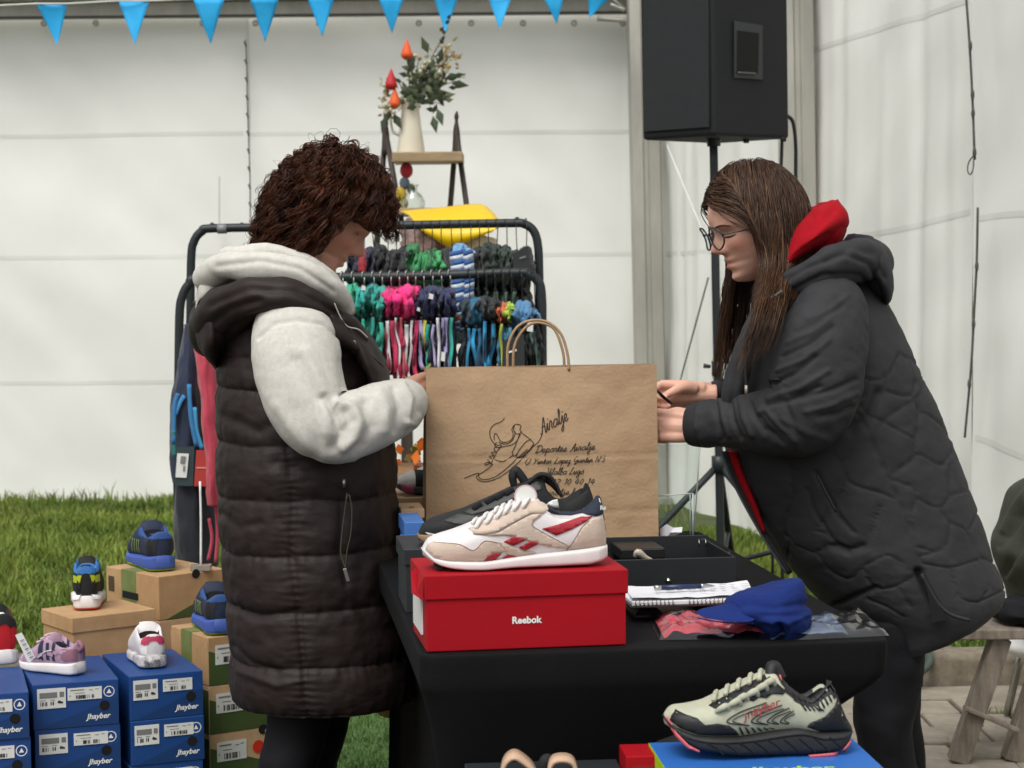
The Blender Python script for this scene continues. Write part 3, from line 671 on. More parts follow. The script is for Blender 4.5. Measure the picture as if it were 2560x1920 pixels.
GL_ = {
 'a': ([[(.95, .85), (.55, 1), (.1, .5), (.4, 0), (.85, .4), (1, 1), (.92, .2), (1.2, .1)]], 1.15), 'b': ([[(0, .1), (.4, 1.2), (.5, 2), (.3, 2), (.25, .8), (.3, 0), (.7, .1), (.8, .7), (.5, .9), (1.05, .8)]], 1.0),
 'e': ([[(0, .3), (.5, .5), (.6, .9), (.35, 1), (.1, .5), (.4, 0), (.9, .3)]], .85), 'g': ([[(.85, .9), (.4, 1), (.1, .5), (.4, .05), (.8, .9), (.75, -.7), (.4, -1), (.2, -.6), (1.1, .2)]], 1.05),
 'i': ([[(0, .1), (.3, 1), (.3, .1), (.6, .1)], [(.36, 1.42), (.44, 1.52)]], .55), 'j': ([[(0, .1), (.4, 1), (.35, -.7), (.1, -1), (-.05, -.7), (.7, .2)], [(.4, 1.42), (.48, 1.52)]], .65),
 'l': ([[(0, .1), (.45, 1.5), (.42, 2), (.25, 1.8), (.25, .2), (.6, .1)]], .55), 'n': ([[(0, .1), (.2, 1), (.2, 0), (.4, .8), (.65, 1), (.75, .2), (1.05, .1)]], 1.0),
 'o': ([[(.5, 1), (.1, .5), (.45, 0), (.8, .5), (.5, 1), (.95, .9)]], .9), 'p': ([[(0, .2), (.3, 1), (.15, -1), (.3, .8), (.7, .95), (.75, .3), (.4, .05), (1, .15)]], .95),
 'r': ([[(0, .1), (.3, 1.05), (.6, .9), (.55, .2), (.85, .1)]], .8), 's': ([[(0, .1), (.4, 1), (.6, .4), (.4, 0), (.1, .15), (.8, .2)]], .75),
 't': ([[(0, .1), (.4, 1.7), (.35, .2), (.65, .1)], [(.1, 1.15), (.7, 1.2)]], .62), 'u': ([[(0, .2), (.2, 1), (.25, .2), (.55, .05), (.8, 1), (.8, .15), (1.1, .1)]], 1.05),
 'z': ([[(0, .8), (.3, 1), (.6, .9), (.2, 0), (.5, .1), (.5, -.8), (.2, -.9), (.8, .1)]], .75), 'f': ([[(0, .1), (.5, 1.7), (.4, 2), (.2, -.8), (.6, .2)]], .55),
 'A': ([[(0, .1), (.3, 0), (.9, 2), (1, 0), (1.3, .1)], [(.3, .8), (1.1, .8)]], 1.25), 'D': ([[(.5, 1.9), (.3, 0), (.1, .2), (.6, .1), (1.3, .6), (1.2, 1.7), (.5, 2), (0, 1.6)]], 1.45),
 'C': ([[(1, 1.7), (.6, 2), (.1, 1), (.5, 0), (1, .3)]], 1.0), '/': ([[(0, 0), (.5, 2)]], .6), 'P': ([[(.4, 1.8), (.2, 0)], [(0, 1.5), (.6, 2), (1, 1.5), (.3, .9)]], 1.1),
 'L': ([[(.9, 1.8), (.6, 2), (.4, 1), (.1, 0), (.5, .1), (1.2, .1)]], 1.15), 'G': ([[(1, 1.7), (.6, 2), (.1, 1), (.5, .4), (1, 1), (.95, -.2), (.4, -.5), (1.2, .3)]], 1.2),
 'N': ([[(0, 0), (.3, 2), (.8, 0), (1.2, 2)]], 1.2), 'V': ([[(0, 1.8), (.2, 2), (.5, 0), (1.1, 2)]], .95), 'T': ([[(0, 1.9), (1.1, 2)], [(.6, 2), (.4, 0)]], 1.0),
 'º': ([[(.2, 1.9), (0, 1.5), (.3, 1.3), (.45, 1.7), (.2, 1.9)]], .6), '.': ([[(.1, 0), (.2, .1)]], .4),
 '7': ([[(0, 1.9), (.7, 1.9), (.2, 0)]], .9), '2': ([[(.05, 1.6), (.4, 2), (.7, 1.5), (0, 0), (.8, .05)]], 1.0), '1': ([[(.1, 1.5), (.45, 2), (.2, 0)]], .7), '0': ([[(.45, 2), (.05, 1), (.3, 0), (.7, 1), (.45, 2)]], .95),
 '4': ([[(.5, 2), (0, .7), (.8, .75)], [(.7, 1.4), (.45, 0)]], 1.0), '3': ([[(.1, 1.8), (.5, 2), (.6, 1.4), (.25, 1.1), (.6, .6), (.3, 0), (0, .3)]], .9), ' ': ([], .75)}
def script(txt, x0, y0, x1, y1, xh, wave=0):
    tot = sum(GL_[c][1] for c in txt); L = math.hypot(x1 - x0, y1 - y0); ux, uy = (x1 - x0) / L, (y1 - y0) / L; k = L / tot; out = []; p = 0
    for c in txt:
        for st in GL_[c][0]:
            q = []
            for (gx, gy) in st:
                a = p * k + gx * k + .35 * gy * xh; h = gy * xh; q.append((x0 + ux * a + uy * h, y0 + uy * a - ux * h))
            out.append(q)
        p += GL_[c][1]
    return out
on_bag(script('Airalje', 1178, 690, 1385, 588, 52), .0023, 'lettering')
on_bag(script('Deportes Airalje', 1135, 828, 1580, 805, 27), .0017, 'lettering')
on_bag(script('C/ Pintor Lopez Guntin Nº3', 1058, 914, 1655, 895, 22), .0015, 'lettering')
on_bag(script('Vilalba Lugo', 1218, 990, 1495, 985, 25), .0015, 'lettering')
on_bag(script('Tlf 722 10 40 14', 1130, 1066, 1580, 1060, 21), .0015, 'lettering')
on_bag(script('airalje.b', 1190, 1142, 1440, 1136, 22), .0015, 'lettering')
# ------------------------------------------------------------------ shoes
M_wsole = mat('white_rubber', 'd9d4d2', .55, .04, 20)
M_leather = mat('white_leather', 'dcd6d6', .5, .04, 25, .1, 250)
M_suede = mat('beige_suede', 'c9b6a6', .92, .08, 30, .35, 500, sheen=.2)
M_redp = mat('crimson_leather', '9c1626', .55, .06, 20, .1, 300)
M_navyk = mat('navy_knit', '1c2436', .8, .15, 30, .3, 500)
M_blk = mat('black_knit', '121314', .75, .2, 20, .3, 400)
M_dgrey = mat('dark_grey_synthetic', '3a3b3a', .6, .1, 20, .2, 300)
M_lace = mat('white_lace', 'dedad4', .85, .06, 60, .3, 600)
M_in = mat('dark_lining', '0c0d10', .95, .1)
DEF = dict(x=[0, .03, .1, .2, .3, .4, .5, .58, .65, .75, .85, .93, .98, 1.0], zt=[.10, .14, .175, .205, .245, .30, .355, .385, .36, .31, .31, .36, .37, .30],
           zs=[.10, .095, .085, .08, .085, .09, .095, .1, .105, .11, .115, .12, .125, .13], zb=[.07, .045, .015, .002, 0, 0, 0, 0, 0, 0, 0, .003, .012, .03],
           w=[.03, .09, .135, .16, .17, .165, .15, .14, .135, .13, .128, .118, .095, .055])
class Shoe:
    def __init__(s, name, label, loc, rz, L, prof, m_up, m_sole, op=(.56, .97), cav=.05, p=2.6, group=None, cat='shoe', nx=90, m=44, sp=5, wk=1.0, solew=1.04):
        s.L = L; s.p = p
        X = np.array(prof['x']) * (1 if prof.get('abs') else L); k = 1 if prof.get('abs') else L
        s.X = X; s.zt_ = np.array(prof['zt']) * k; s.zs_ = np.array(prof['zs']) * k; s.zb_ = np.array(prof['zb']) * k; s.w_ = np.array(prof['w']) * k * wk
        s.t = thing(name, label, cat, loc, group, rz=rz)
        xs = L * (.5 - .5 * np.cos(np.linspace(.02, np.pi - .02, nx)))
        th = np.linspace(0, 2 * np.pi, m, endpoint=False)
        zt, zs, zb, w = (np.interp(xs, X, a) for a in (s.zt_, s.zs_, s.zb_, s.w_))
        def smooth(a):
            for _ in range(3): a = np.convolve(np.pad(a, 1, 'edge'), [.25, .5, .25], 'valid')
            return a
        zt, zs, zb, w = map(smooth, (zt, zs, zb, w)); s.xs = xs; s.Zt, s.Zs, s.Zb, s.Wd = zt, zs, zb, w
        zl = zs - .012; zm = (zt + zl) / 2; hz = (zt - zl) / 2
        s.zm, s.hz = zm, hz
        c_ = np.cos(th); s_ = np.sin(th)
        yy = np.sign(c_) * np.abs(c_) ** (2 / p); zz = np.sign(s_) * np.abs(s_) ** (2 / p)
        G = np.empty((nx, m, 3)); G[..., 0] = xs[:, None]; G[..., 1] = w[:, None] * yy; G[..., 2] = zm[:, None] + hz[:, None] * zz
        o_ = sst(op[0], op[0] + .04, xs / L) * sst(op[1], op[1] - .03, xs / L)
        ins = sst(.80, .66, np.abs(yy))[None, :] * (zz > 0)[None, :] * o_[:, None]
        G[..., 2] -= ins * cav
        s.G = G; s.N = gnormals(G)
        F = gridfaces(nx, m); me = mesh('upper', G.reshape(-1, 3), F); me.materials.append(m_up); me.materials.append(M_in)
        ic = np.zeros(len(F), int)
        for fi, f in enumerate(F[:-2]):
            i, j = f[0] // m, f[0] % m
            if ins[i, j] > .04: ic[fi] = 1
        me.polygons.foreach_set('material_index', ic)
        s.up = obj('upper', me, None, s.t)
        # sole
        ws = w * solew + .002; zmid = (zs + zb) / 2; hh = (zs - zb) / 2
        yy2 = np.sign(c_) * np.abs(c_) ** (2 / sp); zz2 = np.sign(s_) * np.abs(s_) ** (2 / sp)
        S = np.empty((nx, m, 3)); S[..., 0] = (xs[:, None] - L / 2) * 1.012 + L / 2; S[..., 1] = ws[:, None] * yy2; S[..., 2] = zmid[:, None] + hh[:, None] * zz2
        s.S = S; s.sole = gobj('sole', S, m_sole, s.t); s.ws = ws
    def ysurf(s, x, z, off=0):
        w = np.interp(x, s.xs, s.Wd); zm = np.interp(x, s.xs, s.zm); hz = np.interp(x, s.xs, s.hz)
        r = np.clip(1 - np.abs((z - zm) / hz) ** s.p, .0, 1) ** (1 / s.p); return -(w * r + off)
    def ztop(s, x, y): 
        w = np.interp(x, s.xs, s.Wd); zm = np.interp(x, s.xs, s.zm); hz = np.interp(x, s.xs, s.hz)
        return zm + hz * np.clip(1 - np.abs(y / w) ** s.p, 0, 1) ** (1 / s.p)
    def patch(s, name, poly, m, off=.0012, sole=False, st=.006, th=.0012):
        """overlay sewn on the near side; poly in (x, z)"""
        bm = bmesh.new(); vs = [bm.verts.new((x, 0, z)) for x, z in poly]; bm.faces.new(vs)
        xs = [p[0] for p in poly]; zs = [p[1] for p in poly]
        for ax, lo, hi in ((0, min(xs), max(xs)), (2, min(zs), max(zs))):
            k = lo + st
            while k < hi:
                n = [0, 0, 0]; n[ax] = 1; c = [0, 0, 0]; c[ax] = k
                bmesh.ops.bisect_plane(bm, geom=bm.verts[:] + bm.edges[:] + bm.faces[:], plane_co=c, plane_no=n); k += st
        bmesh.ops.triangulate(bm, faces=bm.faces[:])
        for v in bm.verts:
            if sole: v.co.y = -float(np.interp(v.co.x, s.xs, s.ws)) - off
            else: v.co.y = float(s.ysurf(v.co.x, v.co.z, off))
        me = bpy.data.meshes.new(name); bm.to_mesh(me); bm.free(); me.polygons.foreach_set('use_smooth', [True] * len(me.polygons))
        o = obj(name, me, m, s.t); q = o.modifiers.new('t', 'SOLIDIFY'); q.thickness = th; q.offset = 0; return o
    def line(s, name, pts, m, r=.0007, off=.0012, n=None, sole=False):
        p = cr(pts, n or max(8, 5 * len(pts))) if len(pts) > 2 else cr(pts, 8)
        P = [(x, (float(s.ysurf(x, z, off)) if not sole else -float(np.interp(x, s.xs, s.ws)) - off), z) for x, z in p]
        return MB().tube(P, r, None, 5).build(name, m, s.t)
    def region(s, name, fn, m, off=.001, src='G'):
        """panel cut from the upper (or sole) where fn(x/L, y, z/L) holds"""
        G = s.G if src == 'G' else s.S; N = gnormals(G); n_, m_, _ = G.shape
        F = gridfaces(n_, m_, True, False); c = np.array([G.reshape(-1, 3)[list(f)].mean(0) for f in F]); keep = fn(c[:, 0] / s.L, c[:, 1], c[:, 2] / s.L)
        F = [f for f, k in zip(F, keep) if k]
        if not F: return
        used = sorted({i for f in F for i in f}); mp = {u: i for i, u in enumerate(used)}; V = (G + N * off).reshape(-1, 3)[used]
        return obj(name, mesh(name, V, [tuple(mp[i] for i in f) for f in F]), m, s.t)
    def laces(s, xs, half, m, r=.0035, dz=.003, dx=.008):
        for i, x in enumerate(xs):
            y = np.linspace(-half, half, 9); P = [(x + dx * (k / 8 - .5), yy, float(s.ztop(x, yy)) + dz) for k, yy in enumerate(y)]
            MB().tube(P, r, 14, 6).build('lace', m, s.t)
def trace(org, q, base, tilt, x0ref, tops, solet, soleb, w, n=40):
    f = lambda L: np.array([((X - org) * q, (base - (Y + tilt * (X - x0ref))) * q) for X, Y in L])
    T, S_, B = f(tops), f(solet), f(soleb); L = max(T[:, 0].max(), S_[:, 0].max())
    xs = np.linspace(0, L, n)
    return L, dict(abs=True, x=xs, zt=np.interp(xs, T[:, 0], T[:, 1]), zs=np.interp(xs, S_[:, 0], S_[:, 1]), zb=np.interp(xs, B[:, 0], B[:, 1]), w=np.interp(xs / L, [0, .015, .05, .12, .22, .32, .45, .6, .75, .88, .96, 1], w))
WD = [.014, .024, .034, .043, .049, .050, .046, .041, .0385, .036, .031, .018]
# white and red retro runner on the red box
Q = .0001507; q8 = lambda X, Y: ((X - 45) * Q, (1112 - (Y + .03 * (X - 500))) * Q)
L8, pf = trace(45, Q, 1112, .03, 500, [(45, 890), (70, 830), (110, 795), (200, 755), (350, 712), (510, 655), (700, 565), (850, 480), (1000, 410), (1100, 372), (1200, 345), (1300, 345), (1400, 420), (1480, 475), (1560, 490), (1700, 485), (1800, 450), (1880, 385), (1950, 325), (1985, 310), (2010, 360), (2030, 480), (2045, 700)],
               [(45, 905), (150, 985), (300, 1008), (680, 1012), (1000, 968), (1200, 942), (1600, 895), (2045, 845)], [(45, 930), (120, 1010), (200, 1062), (330, 1098), (500, 1112), (700, 1112), (1000, 1088), (1450, 1076), (1850, 1060), (2000, 1015), (2045, 985)], WD)
wloc = rbFL + te1 * .0 + te2 * .075 + Vector((0, 0, RBH)); wx = at(914, 1230, wloc.y).x
S1 = Shoe('sneaker', 'white and beige retro sneaker with crimson stripes on the red box', (wx, wloc.y + .002, wloc.z + .0015), TR, L8, pf, M_leather, M_wsole, op=(.64, .965), cav=.045, nx=130, m=60)
PZ = lambda L: [q8(*p) for p in L]
S1.patch('toe_guard', PZ([(62, 905), (90, 840), (140, 815), (400, 822), (480, 842), (560, 885), (600, 850), (680, 788), (760, 775), (830, 805), (930, 870), (880, 915), (780, 925), (710, 960), (675, 1012), (300, 1006), (150, 980)]), M_suede)
S1.patch('eyestay', PZ([(520, 668), (600, 640), (760, 570), (880, 530), (1030, 450), (1160, 388), (1260, 362), (1340, 385), (1400, 420), (1400, 460), (1340, 490), (1200, 490), (1100, 535), (950, 615), (820, 680), (700, 708), (580, 708)]), M_suede, .0016)
S1.patch('side_panel', PZ([(560, 712), (720, 712), (830, 690), (960, 622), (1110, 545), (1210, 500), (1330, 492), (1300, 520), (1240, 560), (1205, 600), (1230, 635), (1310, 690), (1450, 760), (1620, 845), (1580, 885), (1400, 850), (1220, 800), (1080, 755), (900, 720), (760, 728)]), M_suede, .0014)
S1.patch('side_panel', PZ([(830, 805), (880, 790), (990, 855), (1120, 905), (1250, 925), (1190, 942), (1040, 960), (930, 930), (900, 880)]), M_suede, .0014)
S1.patch('heel_counter', PZ([(1590, 892), (1640, 830), (1700, 730), (1760, 640), (1840, 570), (1920, 530), (2035, 520), (2040, 700), (2035, 848)]), M_suede, .0014)
S1.patch('stripe', PZ([(1315, 655), (1500, 610), (1760, 530), (1880, 525), (1800, 585), (1640, 665), (1470, 730)]), M_redp, .0011)
S1.patch('stripe', PZ([(890, 795), (1000, 735), (1135, 775), (1000, 840)]), M_redp, .0019)
S1.patch('stripe', PZ([(1055, 860), (1190, 788), (1285, 815), (1130, 898)]), M_redp, .0019)
S1.patch('stripe', PZ([(678, 1008), (710, 960), (760, 930), (870, 925), (800, 1000)]), M_redp, .0021)
S1.patch('stripe', PZ([(880, 985), (935, 945), (1040, 962), (1000, 968)]), M_redp, .0021)
S1.patch('heel_collar', PZ([(1400, 420), (1480, 475), (1560, 492), (1700, 490), (1800, 455), (1880, 390), (1950, 330), (1990, 318), (2012, 370), (2028, 500), (1920, 525), (1770, 495), (1650, 520), (1560, 515), (1440, 475)]), M_navyk, .0022)
S1.patch('size_label', PZ([(1390, 418), (1470, 375), (1525, 362), (1545, 460), (1470, 450)]), M_wht, .0026)
for ln in ([(560, 712), (720, 712), (830, 688), (960, 618), (1110, 541), (1210, 497), (1330, 490)], [(1205, 600), (1230, 640), (1450, 765), (1620, 850)], [(1590, 892), (1640, 830), (1700, 730), (1760, 640), (1840, 570)], [(140, 815), (400, 822), (560, 886), (680, 786), (830, 805)]):
    S1.line('stitching', PZ(ln), mat('brown_stitch', '6b564a', .8), .0006, .0019)
for a in (200, 330, 460, 620, 800, 960):
    x, z = q8(a, 1100); MB().box((x - .004, -.03, .0002), (x + .004, .03, .004)).build('tread_lug', M_blk, S1.t, False)
S1.region('collar_lining', lambda x, y, z: (x > .66) & (z * S1.L > np.interp(x * S1.L, S1.xs, S1.Zt) - .012) & (y > -.01), M_navyk, .0016)
S1.laces([q8(X, 0)[0] for X in (620, 740, 860, 930, 1010, 1110)], .026, M_lace, .0030, .002, .014)
for X, Y in ((620, 610), (735, 560), (850, 500), (935, 455), (1040, 415), (1140, 385)):
    x, z = q8(X, Y); y = float(S1.ysurf(x, z - .004, .002)); MB().tube([(x - .006, y, z - .012), (x - .002, y - .005, z - .003), (x + .004, y + .002, z + .004), (x + .01, y + .012, z + .006)], [.0026, .0034, .0034, .0022], 14, 7).build('lace', M_lace, S1.t)
x, z = q8(1965, 455); o = obj('lettering', textmesh('Re', .0100, 0, .0004), M_wht, S1.t); o.matrix_local = Matrix.Translation((x, float(S1.ysurf(x, z, .004)) - .0005, z)) @ Matrix.Rotation(R(18), 4, 'Z') @ FR_
x, z = q8(1165, 300); MB().tube([(x, -.012, z - .004), (x, -.014, z - .004)], [.019, .019], None, 24).build('swing_tag', mat('pink_white_tag', 'd8b9b9', .5), S1.t, False)
MB().tube([(x, -.0142, z - .004), (x, -.0146, z - .004)], [.0165, .0165], None, 24).build('swing_tag', M_wht, S1.t, False)
# black sneaker behind
Q2 = 1.03 / (4.424 * 5000 / 3.63); tb2 = 860
L9, pf = trace(5, Q2, 850, .03, 500, [(5, 745), (50, 655), (150, 585), (300, 540), (500, 480), (800, 345), (1000, 245), (1150, 190), (1270, 120), (1340, 130), (1420, 230), (1520, 330), (1620, 330), (1720, 255), (1800, 185), (1870, 200), (1900, 330)],
               [(5, 760), (100, 740), (400, 760), (1000, 740), (1900, 680)], [(5, 800), (60, 835), (300, 850), (1000, 845), (1900, 820)], WD)
bp_ = at(905, 1190, 3.62)
S2 = Shoe('sneaker', 'black and dark grey sneaker with gum sole behind the white retro one', (bp_.x, bp_.y, zat(1186, 3.56) + .002), TR, L9, pf, M_blk, mat('gum_rubber', '8a7053', .6, .1), op=(.72, .965), cav=.05, nx=100, m=44)
q9 = lambda X, Y: ((X - 5) * Q2, (850 - (Y + .03 * (X - 500))) * Q2); P9 = lambda L: [q9(*p) for p in L]
S2.patch('eyestay', P9([(480, 500), (800, 352), (1000, 252), (1150, 205), (1280, 170), (1330, 240), (1200, 300), (1000, 360), (800, 450), (560, 520)]), M_dgrey, .0012)
S2.patch('side_panel', P9([(250, 590), (420, 520), (560, 530), (760, 520), (640, 600), (480, 640)]), M_dgrey, .0012)
S2.patch('toe_trim', P9([(60, 720), (160, 735), (300, 745), (300, 762), (100, 760)]), M_wsole, .002)
MB().tube([(q9(1045, 240)[0], .0, q9(1045, 240)[1]), (q9(1030, 130)[0], .0, q9(1030, 130)[1]), (q9(1060, 55)[0], 0, q9(1060, 55)[1]), (q9(1110, 110)[0], 0, q9(1110, 110)[1]), (q9(1170, 200)[0], 0, q9(1170, 200)[1])], [.006, .008, .007, .008, .008], 20, 8).build('pull_loop', M_blk, S2.t)
for k, ln in enumerate(([(1180, 190), (1290, 100), (1400, 110), (1480, 200), (1540, 330)], [(1260, 150), (1370, 105), (1440, 190), (1500, 260)], [(1200, 170), (1330, 150), (1450, 210), (1560, 340)], [(1175, 200), (1180, 260), (1180, 310)])):
    P = P9(ln); MB().tube([(x, -.026 + .010 * k, z) for x, z in P], [.003, .0045, .0045, .003, .003][:len(P)] if k < 3 else .0012, 20, 6).build('lace', M_blk, S2.t)
for X in (620, 760, 860, 970): 
    x, z = q9(X, 455 - (X - 620) * .45 + 0); y = float(S2.ysurf(x, z, .002)); MB().tube([(x - .008, y, z - .002), (x + .008, y + .004, z + .006)], [.006, .006], 6, 8).build('eyelet', M_in, S2.t)
# cream and black trail shoe in the foreground
Q3 = 1 / (2.676 * 5000 / 3.03); q6 = lambda X, Y: ((X - 442) * Q3, (1640 - (Y + .02 * (X - 900))) * Q3); P6 = lambda L: [q6(*p) for p in L]
L6, pf = trace(442, Q3, 1640, .02, 900, [(442, 1380), (455, 1360), (500, 1330), (600, 1322), (720, 1298), (850, 1230), (1000, 1152), (1130, 1098), (1190, 1085), (1240, 1150), (1320, 1222), (1420, 1255), (1490, 1200), (1545, 1150), (1590, 1158), (1610, 1250), (1650, 1360), (1695, 1450)],
               [(442, 1395), (520, 1445), (640, 1482), (920, 1492), (1150, 1462), (1330, 1440), (1480, 1478), (1700, 1478)], [(442, 1408), (520, 1520), (640, 1590), (900, 1632), (1100, 1640), (1400, 1640), (1600, 1618), (1670, 1570), (1700, 1490)], [.012, .024, .036, .045, .051, .052, .048, .043, .041, .039, .034, .024])
fl3 = at(1436, 1640, 3.032)
M_cream = mat('cream_mesh', 'b0b19c', .78, .07, 40, .25, 600); M_tblk = mat('black_overlay', '17181a', .6, .15, 20, .15, 200); M_pinkr = mat('coral_rubber', 'c95a62', .55, .06)
M_msole = mat('charcoal_foam', '1d1e20', .65, .12, 30, .2, 120)
S3 = Shoe('trail_shoe', 'cream and black trail shoe with coral outsole on the blue box', (fl3.x, fl3.y, fz + .0018), math.atan2(e_.y, e_.x), L6, pf, M_cream, M_msole, op=(.66, .945), cav=.055, nx=130, m=64, sp=4, solew=1.08)
S3.patch('toe_guard', P6([(462, 1400), (474, 1366), (505, 1334), (560, 1352), (630, 1368), (680, 1410), (760, 1398), (840, 1412), (890, 1450), (915, 1488), (640, 1480), (520, 1442)]), M_tblk, .0016)
S3.patch('eyestay', P6([(722, 1302), (850, 1235), (1000, 1158), (1130, 1100), (1185, 1150), (1240, 1198), (1215, 1215), (1140, 1208), (1100, 1235), (1050, 1230), (1010, 1255), (960, 1245), (920, 1275), (870, 1270), (830, 1305), (790, 1318)]), M_tblk, .0014)
S3.patch('heel_counter', P6([(1380, 1438), (1400, 1410), (1500, 1370), (1570, 1300), (1605, 1235), (1650, 1365), (1695, 1455), (1690, 1480), (1480, 1478)]), M_tblk, .0014)
S3.patch('collar_trim', P6([(1190, 1095), (1230, 1120), (1290, 1195), (1350, 1236), (1420, 1262), (1500, 1205), (1550, 1155), (1590, 1165), (1540, 1175), (1490, 1230), (1425, 1285), (1340, 1258), (1270, 1215), (1215, 1150)]), M_tblk, .0022)
for a in range(5):
    X = 1310 + a * 30; S3.patch('grip_bar', P6([(X, 1245 + a * 9), (X + 12, 1248 + a * 9), (X + 70, 1325 + a * 1), (X + 56, 1325 + a * 1)]), M_tblk, .0016)
for a in range(6):
    X = 1440 + a * 25; Y0 = 1268 - a * 20; S3.patch('grip_bar', P6([(X, Y0), (X + 12, Y0 - 4), (X + 40, Y0 + 58), (X + 28, Y0 + 64)]), M_tblk, .0016)
for a in range(6):
    X = 905 + a * 43; S3.patch('grip_bar', P6([(X, 1428 + a * 3), (X + 14, 1428 + a * 3), (X + 44, 1482 - a * 6), (X + 28, 1484 - a * 6)]), M_tblk, .0016)
for a, (x0, dx) in enumerate(((830, 0), (995, 0), (1105, 0), (1195, 0))):
    k = 1 - a * .22; S3.line('contour_line', P6([(x0 + 270 * k, 1265 + a * 20), (x0 + 90 * k, 1322 + a * 14), (x0, 1375 + a * 8), (x0 + 20, 1398 + a * 4), (x0 + 150 * k, 1418)]), M_tblk, .0009, .0014)
    S3.line('contour_line', P6([(x0 + 290 * k, 1290 + a * 18), (x0 + 110 * k, 1340 + a * 12), (x0 + 35, 1378 + a * 7), (x0 + 60, 1395 + a * 4), (x0 + 150 * k, 1418)]), M_tblk, .0007, .0014)
x, z = q6(945, 1375); o = obj('lettering', textmesh('Jhayber', .0195, .3, .0002), mat('red_print', '8e2a2f', .6), S3.t); o.matrix_local = Matrix.Translation((x, float(S3.ysurf(x + .02, z, .0034)) , z)) @ Matrix.Rotation(R(-3), 4, 'Z') @ Matrix.Rotation(R(-20), 4, 'Y') @ Matrix.Rotation(R(-14), 4, 'X') @ FR_
for a in range(9):
    X = 690 + a * 105; S3.line('sole_groove', P6([(X, 1530 - a * 3), (X + 60, 1560), (X + 110, 1605)]), M_in, .0016, -.0004, sole=True)
S3.line('sole_groove', P6([(520, 1490), (700, 1525), (1000, 1520), (1330, 1485), (1500, 1520), (1680, 1515)]), M_in, .0014, -.0002, sole=True)
S3.patch('outsole_edge', P6([(443, 1388), (452, 1392), (500, 1475), (570, 1545), (640, 1580), (640, 1592), (560, 1565), (490, 1500), (445, 1420)]), M_pinkr, .0012, True)
for A_ in ([(1380, 1622), (1590, 1608), (1580, 1632), (1400, 1640)], [(1620, 1598), (1690, 1535), (1690, 1560), (1640, 1598)]): S3.patch('outsole_edge', P6(A_), M_pinkr, .0012, True)
S3.region('collar_lining', lambda x, y, z: (x > .63) & (z * S3.L > np.interp(x * S3.L, S3.xs, S3.Zt) - .014) & (np.abs(y) > .006), M_tblk, .0016)
S3.laces([q6(X, 0)[0] for X in (790, 870, 950, 1030, 1100)], .03, M_cream, .0042, .003, .016)
for X, Y in ((800, 1290), (880, 1255), (930, 1225), (1000, 1195), (1065, 1160), (1120, 1130)):
    x, z = q6(X, Y); y = float(S3.ysurf(x, z - .003, .003)); MB().tube([(x - .010, y, z - .008), (x - .002, y - .006, z - .001), (x + .006, y - .004, z + .001), (x + .012, y + .002, z - .010)], [.003, .005, .005, .003], 14, 7).build('lace', M_cream, S3.t)
MB().tube([(q6(1150, 1140)[0], -.014, q6(1150, 1140)[1]), (q6(1185, 1075)[0], 0, q6(1185, 1070)[1]), (q6(1230, 1160)[0], .0, q6(1230, 1150)[1])], [.006, .012, .012], 16, 10).build('tongue', M_tblk, S3.t)
MB().tube([(q6(1222, 1110)[0], -.012, q6(1222, 1110)[1]), (q6(1228, 1160)[0], -.020, q6(1228, 1160)[1])], [.0018, .0018], 6, 6).build('tongue_trim', M_pinkr, S3.t)
# dark slipper end behind the trail shoe
pp = at(1455, 1598, 3.19); S4 = Shoe('shoe', 'dark shoe end peeping out behind the toe of the trail shoe', (pp.x - .045, pp.y, fz + .002 - .10), R(6), .24, DEF, M_blk, M_blk, op=(.5, .95), cav=.04)
S4.t.location.z = .59 - .062; 
# small shoes on the left boxes
def small(name, label, x, y, Y, rz, L, up, sole, z, prof=DEF, **kw):
    p = at(x, y, Y); return Shoe(name, label, (p.x, p.y, z + .0015), rz, L, prof, up, sole, nx=60, m=40, **kw)
def heelto(x, y, z, rz, L):
    """toe position so that the heel stands at the given picture point on height z"""
    p = onz(x, y, z); return (p.x - math.cos(rz) * L, p.y - math.sin(rz) * L, z + .0015)
def sm(label, x, y, z, rzd, L, up, sole, name='sneaker', **kw):
    rz = R(rzd); return Shoe(name, label, heelto(x, y, z, rz, L), rz, L, kw.pop('prof', TALL), up, sole, nx=64, m=44, cat='shoe', group='shoes on show on the boxes at the left', **kw)
M_lil = mat('lilac_mesh', 'a98a9e', .7, .1, 40, .25, 500); M_mauve = mat('mauve_overlay', '8a5f6f', .65, .1); M_navyd = mat('navy_mesh', '1b2740', .7, .15, 40, .3, 500)
TALL = dict(DEF); TALL['zt'] = [.10, .16, .215, .265, .32, .385, .46, .51, .47, .40, .38, .41, .42, .33]; TALL['zs'] = [.12, .12, .115, .115, .12, .125, .13, .135, .14, .145, .15, .16, .165, .17]
HI = dict(TALL); HI['zt'] = [.10, .16, .21, .26, .32, .40, .50, .60, .58, .53, .52, .53, .53, .42]
A1 = sm('lilac kids sneaker with white sole on the blue box', 174, 1459, BZ, -33, .182, M_lil, M_wsole, cav=.03, wk=1.12)
A1.region('side_overlay', lambda x, y, z: (x > .42) & (x < .70) & (z > .17) & (z < .4) & (((x * 18).astype(int) % 2) == 0), M_navyd); A1.region('heel_overlay', lambda x, y, z: (x > .80) & (z > .19) & (z < .33), M_mauve, .0014); A1.region('side_strap', lambda x, y, z: (np.abs(z - .20 - .22 * (x - .4)) < .018) & (x > .35) & (x < .9), M_lil, .002)
A1.region('toe_cap', lambda x, y, z: (x < .17), mat('pale_lilac', 'b79bb0', .6), .0012); A1.line('trim', [(.08, .035), (.10, .05), (.12, .055)], M_wht, .0012)
